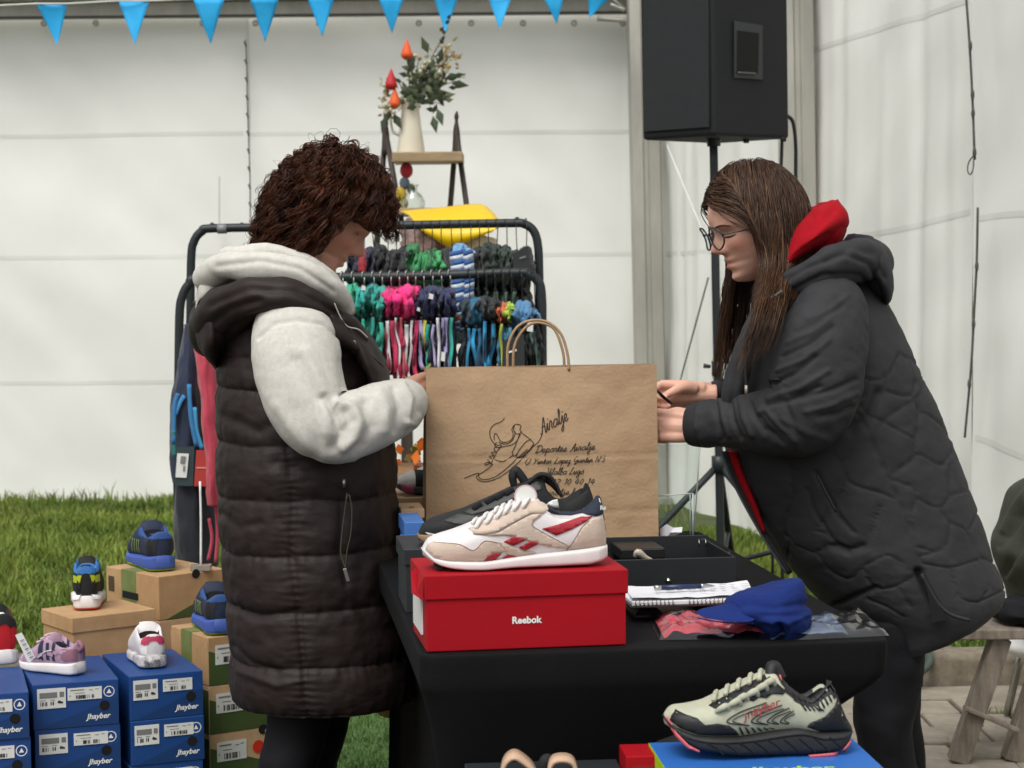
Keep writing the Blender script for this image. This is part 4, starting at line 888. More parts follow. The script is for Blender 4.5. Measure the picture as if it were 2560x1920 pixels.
MB().tube([(A1.L * .99, 0, A1.L * .30), (A1.L * 1.04, 0, A1.L * .36), (A1.L * .98, 0, A1.L * .41), (A1.L * .94, 0, A1.L * .36)], .006, 16, 8).build('heel_loop', M_mauve, A1.t)
A1.laces([A1.L * k for k in (.36, .43, .5)], .018, mat('pink_lace', 'c9a9b8', .8), .003)
A2 = sm('white kids sneaker with pink heel patch and scribbled sole', 332, 1446, BZ, -72, .195, M_leather, mat('scribbled_rubber', 'cfc6c6', .6, .5, 60, col2='e2dede'), cav=.03, wk=1.25)
A2.region('heel_patch', lambda x, y, z: (x > .95) & (z > .29) & (z < .385) & (np.abs(y) < .03), mat('pink_patch', 'b33358', .6), .0014); A2.region('heel_panel', lambda x, y, z: (x > .93) & (z > .17) & (z < .27), M_wht, .001); A2.laces([A2.L * k for k in (.36, .43, .5)], .018, M_lace, .003)
g = random.Random(5)
for k in range(16):
    a = g.uniform(-1.1, 1.1); P = []
    for j in range(5): P.append((A2.L * (.997 - .0 * abs(a)) + .004 * math.cos(a) , .016 * a + g.uniform(-.008, .008), .004 + g.uniform(0, .018)))
    MB().tube(P, .0005, 12, 4).build('scribble', M_ink2, A2.t)
A3 = sm('kids sneaker with blue collar, lime heel band and orange outsole', 187, 1320, kz, -80, .215, M_blk, M_wsole, cav=.03, wk=1.10, prof=HI)
M_limeo = mat('lime_overlay', 'aab81c', .5, .06); M_azure = mat('azure_knit', '2e6fae', .7, .1)
A3.region('collar', lambda x, y, z: (x > .55) & (z > .42) & (z < .5), M_azure, .0014); A3.region('heel_band', lambda x, y, z: (x > .78) & (z > .30) & (z < .40), M_limeo, .0022); A3.region('heel_window', lambda x, y, z: (x > .9) & (z > .24) & (z < .33) & (np.abs(y) < .024), M_blk, .003); A3.region('outsole', lambda x, y, z: (z < .03), mat('orange_rubber', 'd84a2a', .5), .001, 'S')
A3.region('midsole_band', lambda x, y, z: (x > .5) & (z > .12), M_wht, .003, 'S')
for nm, x, y, z, rz, L, lab in ((0, 352, 1236, zt2, -66, .245, 'navy trail sneaker with blue heel foam on the top kraft box'), (1, 478, 1374, zt3, -74, .235, 'navy trail sneaker partly hidden by the dark coat')):
    B1 = sm(lab, x, y, z, rz, L, M_navyd, mat('blue_foam', '3a55a0', .6, .08, 20), cav=.035, wk=1.16)
    B1.region('outsole', lambda x, y, z: z < .03, mat('lime_rubber', '7fae2a', .6), .001, 'S'); B1.region('collar', lambda x, y, z: (x > .62) & (z > .34), mat('royal_knit', '274a86', .7, .12), .0014)
    B1.region('heel_panel', lambda x, y, z: (x > .90) & (z > .18) & (z < .33), M_tblk, .0012); MB().tube([(B1.L * .90, -.004, B1.L * .34), (B1.L * .93, 0, B1.L * .385), (B1.L * .91, .006, B1.L * .34)], .005, 10, 8).build('insole_label', M_wht, B1.t)
    for k in range(4): B1.line('cord', [(B1.L * (.42 + .06 * k), B1.L * .15), (B1.L * (.46 + .06 * k), B1.L * .30)], mat('lime_cord', '8a9a5a', .7), .0011)
    B1.laces([B1.L * k for k in (.36, .43, .5)], .02, M_blk, .003)
A6 = sm('black and red high sneaker at the left picture edge', 10, 1441, BZ, -64, .235, mat('red_leather', 'b8141c', .5, .06), M_wsole, cav=.04, wk=1.2, prof=HI)
A6.region('collar', lambda x, y, z: (z > .36), M_blk, .0016); A6.region('heel_panel', lambda x, y, z: (x > .86) & (z > .17) & (z < .38), MATS['red_leather'], .0018); MB().tube([(A6.L * .88, -.006, A6.L * .47), (A6.L * .92, 0, A6.L * .51), (A6.L * .9, .008, A6.L * .47)], .006, 10, 8).build('insole_label', M_wht, A6.t)
def card(name, quad, Y, m, parent, th=.0008):
    o = MB().add([tuple(at(x, y, Y)) for x, y in quad], [tuple(range(len(quad)))]).build(name, m, parent, False); s_ = o.modifiers.new('t', 'SOLIDIFY'); s_.thickness = th; return o
pt = thing('price_tag', 'white paper price tag hanging between the red and the lilac sneaker', 'tag', tuple(at(52, 1430, 4.50)))
card('paper', [(33, 1372), (47, 1366), (76, 1420), (62, 1434)], 4.50, M_lab, pt); 
b = MB()
for k in range(5): b.tube([at(44 + k * 5, 1385 + k * 9, 4.496), at(51 + k * 5, 1381 + k * 9, 4.496)], .0012, 2, 4)
b.build('print', M_ink2, pt)
pt = thing('price_tag', 'blue and white tag behind the lilac sneaker', 'tag', tuple(at(176, 1440, 4.52)))
card('paper', [(160, 1400), (178, 1406), (180, 1430), (170, 1440), (160, 1432)], 4.55, mat('blue_tag', '2a62b8', .5), pt); card('print', [(164, 1424), (174, 1414), (176, 1430), (168, 1438)], 4.545, M_wht, pt)
# shoe at the back of the table and sandal at the bottom edge
pb = at(852, 1060, 4.60); S7 = Shoe('trail_shoe', 'white and dark green shoe with mauve toe between coat and bag', (pb.x, 4.62, zat(1076, 4.54) + .001), R(8), .28, DEF, M_wht, mat('dark_green_foam', '27322f', .6, .1), wk=1.1)
S7.region('side_panel', lambda x, y, z: (x > .16) & (z < .20) & (y < 0), mat('charcoal_green', '1e2524', .7, .1), .0016); S7.region('toe_rubber', lambda x, y, z: (x < .14) & (x > .04), mat('mauve_rubber', '8d3f57', .6), .001, 'S'); S7.region('midsole_line', lambda x, y, z: (x > .15) & (z > .075), mat('teal_foam', '4a6a66', .6), .0016, 'S')
sd_ = thing('sandal', 'beige strappy sandal at the bottom edge in front of the black table', 'sandal', tuple(at(1165, 1690, 2.98)))
M_bei = mat('beige_leather', 'b99b80', .6, .1, 20, .15, 200)
def strap(rows, w, Y):
    G = []
    for i, (x, y, dy) in enumerate(cr(rows, 24)):
        p = at(x, y, Y); a = np.array([0, 1, .15]) * w / 2; G.append([np.array(p) + np.array([0, dy, 0]) - a, np.array(p) + np.array([0, dy, 0]) + a])
    o = obj('strap', mesh('strap', np.array(G).reshape(-1, 3), gridfaces(24, 2, False, False)), M_bei, sd_); q = o.modifiers.new('t', 'SOLIDIFY'); q.thickness = .005; return o
strap([(1085, 1690, 0), (1092, 1650, 0), (1108, 1634, 0), (1125, 1640, 0), (1148, 1662, 0), (1160, 1700, 0)], .035, 2.98)
strap([(1188, 1690, 0), (1192, 1652, 0), (1205, 1641, 0), (1230, 1643, 0), (1240, 1660, 0), (1246, 1700, 0)], .03, 2.98)
b = MB(); sl = [at(1080, 1715, 2.98), at(1165, 1712, 2.98), at(1250, 1718, 2.98)]; b.tube(sl, [.02, .025, .02], 20, 10); b.build('sole', M_bei, sd_)
b = MB().tube([at(1168, 1700, 3.02), at(1176, 1650, 3.02), at(1185, 1639, 3.02), at(1190, 1650, 3.02)], [.008, .010, .008, .004], 14, 8).build('ankle_loop', M_blk, sd_)

# ------------------------------------------------------------------ things on the table
M_steel = mat('black_steel', '1b1d1f', .45, .1, 20, .05, 300, spec=.5); M_chrome = mat('bright_metal', 'b8b8b4', .25, .05, metal=1)
cbR = onz(1590, 1262, TZ); CW, CD, CH = .305, .24, (1262 - 1203) * pxm(cbR.y) 
cbL = cbR - te1 * CW
cash = thing('cash_box', 'open black metal cash box in front of the paper bag', 'cash box', (cbL.x, cbL.y, TZ + .001), rz=TR)
b = MB(); b.box((0, 0, 0), (CW, .004, CH)); b.build('front_wall', M_steel, cash, False, .0015)
MB().box((0, CD - .004, 0), (CW, CD, CH + .012)).build('back_wall', M_steel, cash, False, .001)
MB().box((0, .0045, 0), (.004, CD - .0045, CH)).build('side_wall', M_steel, cash, False, .001); MB().box((CW - .004, .0045, 0), (CW, CD - .0045, CH)).build('side_wall', M_steel, cash, False, .001)
MB().box((.0045, .0045, .001), (CW - .0045, CD - .0045, .004)).build('floor', M_in, cash, False)
MB().box((.10, .12, CH - .018), (.19, CD - .006, CH + .004)).build('coin_tray', mat('black_plastic', '141516', .4, .08), cash, False, .003)
MB().tube([(.115, .05, CH - .002), (.12, .045, CH + .008), (.135, .05, CH - .004), (.15, .055, CH - .010)], [.004, .007, .006, .003], 14, 8).build('key_tab', mat('beige_plastic', 'b5aa98', .5), cash)
for x in (CW - .03,): MB().tube([(x, CD - .05, CH - .006), (x, CD - .05, CH + .010), (x + .014, CD - .05, CH + .010), (x + .014, CD - .05, CH - .006)], .0012, None, 5).build('latch', M_chrome, cash)
MB().tube([(CW + .002, .10, CH - .012), (CW + .010, .10, CH - .004), (CW + .012, .10, CH - .030), (CW + .006, .10, CH - .034)], .0016, None, 5).build('latch', M_chrome, cash)
MB().tube([(.17, -.004, .010), (.17, -.004, .016)], [.006, .002], 4, 8).build('lock_knob', M_chrome, cash)
# black tray, notebook, pen
trp = onz(1372, 1338, TZ); tr = thing('document_tray', 'flat black plastic tray under the spiral notebook', 'tray', (trp.x, trp.y, TZ + .001), rz=TR + R(1)); M_bp = MATS['black_plastic']
MB().box((0, 0, 0), (.235, .16, .006)).build('base', M_bp, tr, False, .002)
for x0, x1 in ((.0, .052), (.1, .232)): MB().add([(x0, .0, .0065), (x1, .0, .0065), (x1 + .02 - .04, .012, .026), (x0 + .02, .012, .026), (x0, .15, .0065), (x1, .15, .0065), (x1 - .02, .14, .026), (x0 + .02, .14, .026)], [(0, 1, 2, 3), (4, 7, 6, 5), (0, 3, 7, 4), (1, 5, 6, 2), (3, 2, 6, 7)]).build('rib', M_bp, tr, False, .002)
nbp = onz(1362, 1312, TZ + .03); nb = thing('notebook', 'spiral notebook with loose white sheets beside the red box', 'notebook', (nbp.x, nbp.y, TZ + .028), rz=TR)
M_paper = mat('white_paper', 'd6d6da', .75, .03, 10, .2, 60)
MB().box((0, 0, 0), (.235, .165, .003)).build('cover', M_bp, nb, False, .001)
MB().box((.004, .006, .0032), (.232, .162, .010)).build('page_block', M_paper, nb, False, .001)
U, Vv = np.meshgrid(np.linspace(0, .225, 24), np.linspace(0, .15, 16)); Zp = .0125 + .002 * fbm(np.stack([U * 25, Vv * 25, U * 0], -1), 4) + .006 * sst(.17, .225, U) * sst(.08, .15, Vv) + .0035 * sst(.05, 0, Vv)
obj('loose_sheet', mesh('loose_sheet', np.stack([U + .004 + .12 * Vv, Vv + .012, Zp], -1).reshape(-1, 3), gridfaces(16, 24, False, False)), M_paper, nb)
for i in range(30):
    if 9 < i < 13: continue
    th = np.linspace(-.6, 3.6, 9); MB().tube([(.010 + i * .0073, .002 + .004 * math.cos(t), .006 + .006 * math.sin(t)) for t in th], .0008, None, 5).build('spiral_ring', M_chrome, nb)
b = MB()
g = random.Random(3)
for r_ in range(4):
    for k in range(9): b.box((.05 + k * .02 + .12 * (.04 + r_ * .025), .052 + r_ * .022, .0176), (.05 + k * .02 + g.uniform(.006, .016) + .12 * (.04 + r_ * .025), .0545 + r_ * .022, .0178))
b.build('handwriting', M_ink2, nb, False)
pnp = onz(1414, 1271, TZ + .05); pen = thing('pen', 'navy ballpoint pen with silver ends lying on the notebook', 'pen', (pnp.x, pnp.y, TZ + .0508), rz=TR + R(4))
MB().tube([(0, 0, 0), (.012, 0, 0)], .0048, 3, 12).build('cap', M_chrome, pen); MB().tube([(.012, 0, 0), (.085, 0, 0)], .0046, 3, 12).build('barrel', mat('navy_lacquer', '1c2a4e', .3, .05), pen); MB().tube([(.085, 0, 0), (.095, 0, 0), (.110, 0, 0)], [.0046, .0035, .0008], 6, 12).build('tip', M_chrome, pen)
# blue cap
M_capb = mat('royal_blue_cotton', '172a66', .92, .10, 25, .3, 350, spec=.2)
z6 = lambda x, y: ((1500 + x / 2.676) / K, (1300 + y / 2.676) / K)
def z6r(r_): a = z6(r_[0], r_[1]); c = z6(r_[2], r_[3]); return (*a, *c, *r_[4:])
CYY = 3.335
cp = thing('cap', 'royal blue baseball cap lying on packed clothes at the table front', 'cap', tuple(at(1640, 1390, CYY)))
G = sil([z6r(r_) for r_ in [(1270, 404, 1300, 404, .01), (1190, 420, 1345, 414, .035), (1080, 452, 1372, 450, .055), (900, 500, 1380, 500, .07), (826, 560, 1386, 560, .08), (850, 610, 1405, 612, .082), (960, 668, 1408, 668, .075), (1060, 735, 1385, 724, .062), (1130, 800, 1310, 775, .045, -.01), (1172, 846, 1222, 842, .02, -.015)]], CYY, 70, 80)
N = gnormals(G); d = ridges(G, N, [([z6(950, 500), z6(1100, 520), z6(1240, 470), z6(1330, 415)], 9, .004), ([z6(840, 590), z6(960, 560), z6(1150, 590), z6(1390, 560)], 8, -.004), ([z6(1010, 690), z6(1180, 670), z6(1250, 690), z6(1390, 640)], 6, .004), ([z6(1100, 640), z6(1300, 640), z6(1400, 660)], 7, -.003), ([z6(1195, 715), z6(1215, 760), z6(1210, 800)], 8, -.016), ([z6(1250, 680), z6(1255, 780), z6(1215, 842)], 6, .006), ([z6(1160, 690), z6(1165, 760), z6(1190, 830)], 6, .005), ([z6(880, 490), z6(860, 540), z6(900, 600)], 8, -.003)]) + .002 * fbm(G * 40, 2)
gobj('crown', G + N * d[..., None], M_capb, cp)
poly = [(632, 615), (690, 597), (760, 585), (830, 572), (900, 560), (1000, 600), (1060, 650), (1035, 690), (960, 694), (860, 688), (740, 672), (655, 650)]
pts = [z6(*p) for p in poly]; Vb = []
for k, (x, y) in enumerate(pts):
    yy = CYY - .03 - .05 * sst(590, 690, np.array(poly[k][1])) ; Vb.append(tuple(at(x, y, float(yy))))
c = np.mean(Vb, 0) + np.array([0, 0, .006]); Vb.append(tuple(c)); nP = len(poly)
o = MB().add(Vb, [(i, (i + 1) % nP, nP) for i in range(nP)]).build('brim', M_capb, cp); q = o.modifiers.new('t', 'SOLIDIFY'); q.thickness = .004; q = o.modifiers.new('s', 'SUBSURF'); q.levels = q.render_levels = 3
MB().tube([at(*z6(x, y), CYY - .075) for x, y in ((650, 655), (760, 676), (900, 690), (1030, 690))], .0012, 16, 5).build('stitching', M_capb, cp)
# plastic packed clothes
def clear(name, tint=(1, 1, 1), gl=.35, rough=.12):
    if name in MATS: return MATS[name]
    m = bpy.data.materials.new(name); m.use_nodes = True; MATS[name] = m; n = m.node_tree.nodes; l = m.node_tree.links; n.remove(n['Principled BSDF'])
    tr_ = n.new('ShaderNodeBsdfTransparent'); tr_.inputs[0].default_value = (*tint, 1); g_ = n.new('ShaderNodeBsdfGlossy'); g_.inputs['Roughness'].default_value = rough; mx = n.new('ShaderNodeMixShader')
    lw = n.new('ShaderNodeLayerWeight'); lw.inputs[0].default_value = gl; l.new(lw.outputs['Facing'], mx.inputs[0]); l.new(tr_.outputs[0], mx.inputs[1]); l.new(g_.outputs[0], mx.inputs[2]); l.new(mx.outputs[0], n['Material Output'].inputs['Surface']); return m
M_film = clear('plastic_film', (.97, .98, .99), .18, .15); M_acr = clear('clear_acrylic', (.93, .96, .95), .3, .03)
M_pink = mat('coral_red_cloth', 'c2303e', .8, .12, 30, .2, 300, col2='d4505c')
def packet(label, quad, h, cloth, seed, nu=44, nv=22, inner=(.08, .72)):
    """folded garment in a clear bag: wrinkled film over a wrinkled cloth"""
    q = [onz(x, y, TZ) for x, y in quad]; t = thing('plastic_packet', label, 'packet', tuple(sum(q, Vector()) / 4))
    U, Vv = np.meshgrid(np.linspace(0, 1, nu), np.linspace(0, 1, nv)); A_ = [np.array(p) for p in q]
    P = (A_[0] * ((1 - U) * (1 - Vv))[..., None] + A_[1] * (U * (1 - Vv))[..., None] + A_[2] * (U * Vv)[..., None] + A_[3] * ((1 - U) * Vv)[..., None])
    ed = np.minimum(np.minimum(U, 1 - U) * 6, np.minimum(Vv, 1 - Vv) * 4).clip(0, 1) ** .6; n1 = np.abs(fbm(P * 26, seed)); n2 = fbm(P * 60, seed + 3)
    F1 = P.copy(); F1[..., 2] += .003 + ed * (h + .010 * n1 + .003 * n2); obj('film', mesh('film', F1.reshape(-1, 3), gridfaces(nv, nu, False, False)), M_film, t)
    a, c = int(nu * inner[0]), int(nu * inner[1]); Pi = P[2:-2, a:c].copy(); e2 = ed[2:-2, a:c]; ui = U[2:-2, a:c]; k = sst(0, .08, ui - inner[0]) * sst(0, .08, inner[1] - ui)
    Pi[..., 2] += .002 + (e2 * (h * .8 + .012 * np.abs(fbm(Pi * 30, seed + 8)))) * k; obj('folded_cloth', mesh('folded_cloth', Pi.reshape(-1, 3), gridfaces(Pi.shape[0], Pi.shape[1], False, False)), cloth, t); return t
packet('coral red garment in a clear bag beneath the cap brim', [(1425, 1386), (1690, 1384), (1660, 1330), (1400, 1338)], .014, M_pink, 5, inner=(.05, .97))
packet('blue grey garment in a clear plastic bag at the right table corner', [(1640, 1390), (1922, 1377), (1868, 1330), (1640, 1345)], .012, mat('slate_cloth', '3c4c66', .8, .2, 30, col2='6a7b92'), 9, inner=(.1, .72))
# acrylic brochure stand with a crumpled receipt
AY = 4.60; ac = thing('acrylic_stand', 'clear acrylic leaflet stand beside the right edge of the paper bag', 'stand', (at(1455, 1165, AY).x, AY, TZ))
def pane(name, quad, Ys, m=M_acr, th=.003):
    o = MB().add([tuple(at(x, y, Y)) for (x, y), Y in zip(quad, Ys)], [tuple(range(len(quad)))]).build(name, m, ac, False); q = o.modifiers.new('t', 'SOLIDIFY'); q.thickness = th; return o
pane('front_pane', [(1405, 1163), (1497, 1160), (1497, 1066), (1405, 1072)], [4.56] * 4); pane('back_pane', [(1405, 1158), (1499, 1155), (1512, 960), (1405, 962)], [4.62, 4.62, 4.67, 4.67])
pane('side_pane', [(1497, 1160), (1500, 1155), (1500, 1066), (1497, 1066)], [4.56, 4.62, 4.62, 4.56])
M_aedge = mat('acrylic_edge', 'cfd6d0', .25, .03)
for a, c in (((1497, 1160, 4.56), (1497, 1066, 4.56)), ((1405, 1072, 4.56), (1497, 1066, 4.56)), ((1499, 1155, 4.62), (1512, 960, 4.67)), ((1405, 1163, 4.56), (1497, 1160, 4.56)), ((1491, 1160, 4.57), (1491, 1068, 4.57))): MB().tube([at(*a), at(*c)], .0016, 2, 6).build('polished_edge', M_aedge, ac)
rc = thing('receipt', 'crumpled white paper slip beside the bottom right of the bag', 'paper', tuple(at(1450, 1165, 4.53)))
V = [tuple(at(x, y, Y)) for x, y, Y in ((1425, 1143, 4.53), (1440, 1132, 4.51), (1455, 1140, 4.54), (1474, 1138, 4.53), (1473, 1150, 4.50), (1435, 1167, 4.52), (1426, 1160, 4.53), (1449, 1150, 4.50))]
MB().add(V, [(0, 1, 7), (1, 2, 7), (2, 3, 7), (3, 4, 7), (4, 5, 7), (5, 6, 7), (6, 0, 7)]).build('sheet', M_paper, rc, False)
# ------------------------------------------------------------------ people
def head_local(n1=72, n2=96):
    ph = np.linspace(-np.pi / 2, np.pi / 2, n1); th = np.linspace(-np.pi, np.pi, n2, endpoint=False)
    P_, T_ = np.meshgrid(ph, th, indexing='ij')
    x = np.cos(P_) * np.cos(T_); y = np.cos(P_) * np.sin(T_); z = np.sin(P_)
    Z = .113 + .113 * z
    X = np.where(x > 0, .092, .102) * x; Yh = .077 * y
    xf = np.interp(Z, [0, .008, .018, .03, .04, .05, .06, .07, .08, .1, .115, .13, .145, .16, .18, .2, .215, .226], [.050, .074, .083, .079, .081, .080, .083, .082, .083, .084, .085, .093, .095, .093, .084, .060, .030, 0])
    bx = .092 * np.cos(P_); fr = np.clip(np.cos(T_), 0, 1)
    X = X + (xf - bx) * fr ** 1.2 * (x > 0)
    Yh = Yh * np.interp(Z, [0, .03, .06, .1, .14, .23], [.56, .72, .84, .95, 1, 1])
    X = X - np.where(x < 0, np.interp(Z, [0, .05, .09, .12], [-.055, -.035, -.01, 0]) * -x * -1, 0) * -1 if False else np.where((x < 0), X * np.interp(Z, [0, .05, .09, .13], [.3, .55, .85, 1]), X)
    F = sst(.0, .5, fr)
    def gs(y0, z0, wy, wz): return np.exp(-((Yh - y0) / wy) ** 2 - ((Z - z0) / wz) ** 2)
    nz = np.interp(Z, [.068, .072, .078, .084, .09, .1, .11, .12, .132], [0, .008, .024, .029, .027, .019, .012, .006, 0]); nw = np.interp(Z, [.07, .085, .1, .13], [.015, .0135, .010, .009])
    D = nz * np.exp(-(Yh / nw) ** 2)
    for sg in (-1, 1):
        D += .006 * gs(sg * .0135, .078, .006, .007) - .013 * gs(sg * .032, .112, .019, .011) + .0075 * gs(sg * .031, .111, .013, .008) + .004 * gs(sg * .03, .131, .02, .006) + .005 * gs(sg * .043, .088, .02, .016) - .003 * gs(sg * .03, .055, .014, .012)
    D += .0065 * gs(0, .0565, .020, .0055) + .0075 * gs(0, .0435, .017, .006) - .005 * gs(0, .0500, .024, .0028) - .004 * gs(0, .031, .016, .005) - .003 * gs(0, .066, .005, .006)
    X = X + D * F
    return np.stack([X, Yh, Z - .105], -1)
def hmat(pos, yaw, pitch, roll=0, sc=1.0):
    return Matrix.Translation(pos) @ Matrix.Rotation(R(yaw), 4, 'Z') @ Matrix.Rotation(R(pitch), 4, 'Y') @ Matrix.Rotation(R(roll), 4, 'X') @ Matrix.Scale(sc, 4)
def xf(M, P): P = np.asarray(P, float); A = np.array(M); return P @ A[:3, :3].T + A[:3, 3]
def sphere(c, r, n=14, m=18):
    ph = np.linspace(-np.pi / 2, np.pi / 2, n); th = np.linspace(0, 2 * np.pi, m, endpoint=False); P_, T_ = np.meshgrid(ph, th, indexing='ij')
    return np.asarray(c) + np.stack([np.cos(P_) * np.cos(T_), np.cos(P_) * np.sin(T_), np.sin(P_)], -1) * np.asarray(r)
def hand(M, curl, thumb, spread=1.0, sc=1.0, mir=False):
    """wrist at the origin, fingers along +x, palm facing -z, thumb on the +y side; returns closed shells"""
    out = []
    def tb(pts, r, n=14): 
        G = tube_rings(pts, r, n, 12); G = G * np.array([1, -1, 1]) if mir else G; f = gridfaces(G.shape[0], 12); out.append((xf(M, G), [tuple(reversed(q)) for q in f] if mir else f))
    for k in range(4):
        y = (.028 - .0185 * k) * sc; tb([(-.02 * sc, y * .55, 0), (.03 * sc, y * .85, .002), (.085 * sc - .004 * k * sc, y, .002)], [.015 * sc, .0145 * sc, .0115 * sc])
    tb([(-.05 * sc, 0, 0), (-.01 * sc, 0, 0), (.05 * sc, 0, -.003), (.08 * sc, 0, -.002)], [.024 * sc, .022 * sc, .022 * sc, .015 * sc])
    Ls = [(.042, .026, .020), (.046, .029, .021), (.043, .027, .020), (.034, .021, .018)]
    for k in range(4):
        y = (.028 - .0185 * k) * sc; p = np.array([.085 * sc - .004 * k * sc, y, .002]); a = 0; pts = [p.copy()]; sp = R((1.5 - k) * 4 * spread)
        for j, l in enumerate(Ls[k]):
            a += R(curl[k][j]); p = p + l * sc * np.array([math.cos(a) * math.cos(sp), math.cos(a) * math.sin(sp), -math.sin(a)]); pts.append(p.copy())
        tb(pts, [.0098 * sc, .0090 * sc, .0080 * sc, .0062 * sc], 18)
    tb([(.005 * sc, .02 * sc, -.006)] + [tuple(np.array(q) * sc) for q in thumb], [.016 * sc, .0135 * sc, .0105 * sc, .0075 * sc][:len(thumb) + 1], 16)
    return out
def body(label, name, parts, skin, vox=.0032, Mh=None, loc=(0, 0, 0)):
    V = []; F = []; 
    for P, f in parts:
        b0 = len(V); V.extend(np.asarray(P).reshape(-1, 3).tolist()); F.extend([tuple(i + b0 for i in q) for q in f])
    me = remesh(V, F, vox, 2)
    P = np.empty(len(me.vertices) * 3); me.vertices.foreach_get('co', P); P = P.reshape(-1, 3)
    if Mh is not None:
        H = xf(Mh.inverted(), P); x, y, z = H[:, 0], H[:, 1], H[:, 2] + .105; near = (np.abs(H) < .16).all(1)
        c = np.tile(np.array(skin), (len(P), 1)); fr = near & (x > .03)
        def blend(mask, col): c[:] = c * (1 - mask[:, None]) + np.array(col) * mask[:, None]
        g = lambda a, b_, w: np.exp(-((a - b_) / w) ** 2)
        blend(fr * .5 * (g(np.abs(y), .042, .02) * g(z, .085, .018)), lin('bd705c')); blend(fr * .55 * g(y, 0, .016) * g(z, .083, .013), lin('c47a68'))
        blend(fr * .8 * np.clip(g(y, 0, .020) * (g(z, .0565, .0045) + g(z, .0435, .0055)), 0, 1), lin('a8605a')); blend(fr * .45 * g(np.abs(y), .031, .016) * g(z, .115, .010), lin('a87260'))
        n = fbm(P * 60, 3)[:, None] * .05; c = np.clip(c * (1 + n), 0, 1)
    else: c = np.tile(np.array(skin), (len(P), 1))
    ca = me.color_attributes.new('tone', 'FLOAT_COLOR', 'POINT'); ca.data.foreach_set('color', np.hstack([c, np.ones((len(c), 1))]).ravel())
    me.transform(Matrix.Translation(-Vector(loc)))
    o = obj(name, me, M_skin); o.location = loc; LOCAL[o.name] = False; tag(o, label, 'person'); return o
M_skin = mat('skin', 'c08a70', .5, vcol='tone', bump=.08, bs=350, sss=.12, spec=.4)
SK = lin('cf9a82')
def strands(name, Rt, Nn, M3, nseg, length, parent, m, grav, push, curl, rad, seed, out0=.5, extra=None, wave=.03, stiff=.35, sides=3, gid=None, jit=.0, clip=None):
    """hair: tubes grown from the scalp, pushed out of the skull ellipsoid, pulled down"""
    g = np.random.default_rng(seed); S = len(Rt); Mi = M3.inverted(); er = np.array([.100, .080, .118]); ec = np.array([-.004, 0, .010])
    gi = np.arange(S) if gid is None else gid; nG = gi.max() + 1
    p = Rt.copy(); d = Nn * out0 + np.array([0, 0, -.2]); d /= np.linalg.norm(d, axis=1)[:, None]; ln = np.asarray(length) * np.ones(S); off = push * (1 + .6 * g.random(nG)[gi])
    path = [p.copy()]
    for k in range(1, nseg):
        gv = np.array(grav) if extra is None else extra(p, k / nseg); d = d * (1 - stiff) + gv * stiff + g.normal(0, .05, (nG, 3))[gi]; d /= np.linalg.norm(d, axis=1)[:, None]
        p = p + d * (ln / nseg)[:, None]; q = (xf(Mi, p) - ec) / (er + off[:, None]); r = np.linalg.norm(q, axis=1); ins = r < 1
        if ins.any(): q2 = q[ins] / r[ins][:, None]; p[ins] = xf(M3, q2 * (er + off[ins][:, None]) + ec)
        path.append(p.copy())
    A = np.stack(path, 1); T = np.gradient(A, axis=1); T /= np.linalg.norm(T, axis=-1, keepdims=True) + 1e-9
    ref = g.normal(0, 1, (nG, 1, 3))[gi]; U = np.cross(T, ref); U /= np.linalg.norm(U, axis=-1, keepdims=True) + 1e-9; Vv = np.cross(T, U)
    s_ = np.linspace(0, 1, nseg)[None, :] * ln[:, None]; ph = g.uniform(0, 6.28, (nG, 1))[gi]; wv = (wave * (1 + .25 * np.clip(g.normal(0, 1, (nG, 1)), -2, 2)))[gi]; am = curl * (.5 + g.random((nG, 1)))[gi] * sst(0, .25, np.linspace(0, 1, nseg))[None, :]
    A = A + U * (am * np.cos(s_ / wv * 6.28 + ph))[..., None] + Vv * (am * np.sin(s_ / wv * 6.28 + ph))[..., None]
    if jit: A = A + g.normal(0, jit, (S, 1, 3)) * np.interp(np.linspace(0, 1, nseg), [0, .3, .8, 1], [1, .8, .7, 1.3])[None, :, None]
    cut = np.ones((S, nseg))
    if clip is not None:
        bad = np.cumsum(clip(xf(Mi, A)), axis=1) > 0; first = np.where(bad.any(1), bad.argmax(1), nseg); idx = np.minimum(np.arange(nseg)[None, :], np.maximum(first - 1, 0)[:, None]); A = np.take_along_axis(A, idx[..., None].repeat(3, -1), 1)
        cut = np.clip((first[:, None] - np.arange(nseg)[None, :]) / 4, .05, 1)
    r = cut * rad * (.7 + .6 * g.random((S, 1))) * np.interp(np.linspace(0, 1, nseg), [0, .1, .7, 1], [.7, 1, .85, .15])[None, :]
    a = np.linspace(0, 2 * np.pi, sides, endpoint=False)
    V = A[:, :, None, :] + r[..., None, None] * (np.cos(a)[None, None, :, None] * U[:, :, None, :] + np.sin(a)[None, None, :, None] * Vv[:, :, None, :])
    b = (np.arange(S) * nseg * sides)[:, None, None] + (np.arange(nseg - 1) * sides)[None, :, None] + np.arange(sides)[None, None, :]
    b2 = (np.arange(S) * nseg * sides)[:, None, None] + (np.arange(nseg - 1) * sides)[None, :, None] + ((np.arange(sides) + 1) % sides)[None, None, :]
    Q = np.stack([b, b2, b2 + sides, b + sides], -1).reshape(-1, 4)
    me = bpy.data.meshes.new(name); me.vertices.add(V.size // 3); me.vertices.foreach_set('co', V.ravel()); me.loops.add(Q.size); me.loops.foreach_set('vertex_index', Q.ravel().astype(np.int32)); me.polygons.add(len(Q)); me.polygons.foreach_set('loop_start', np.arange(len(Q), dtype=np.int32) * 4); me.update(calc_edges=True)
    me.polygons.foreach_set('use_smooth', [True] * len(me.polygons)); o = obj(name, me, m, parent, kind='stuff'); return o
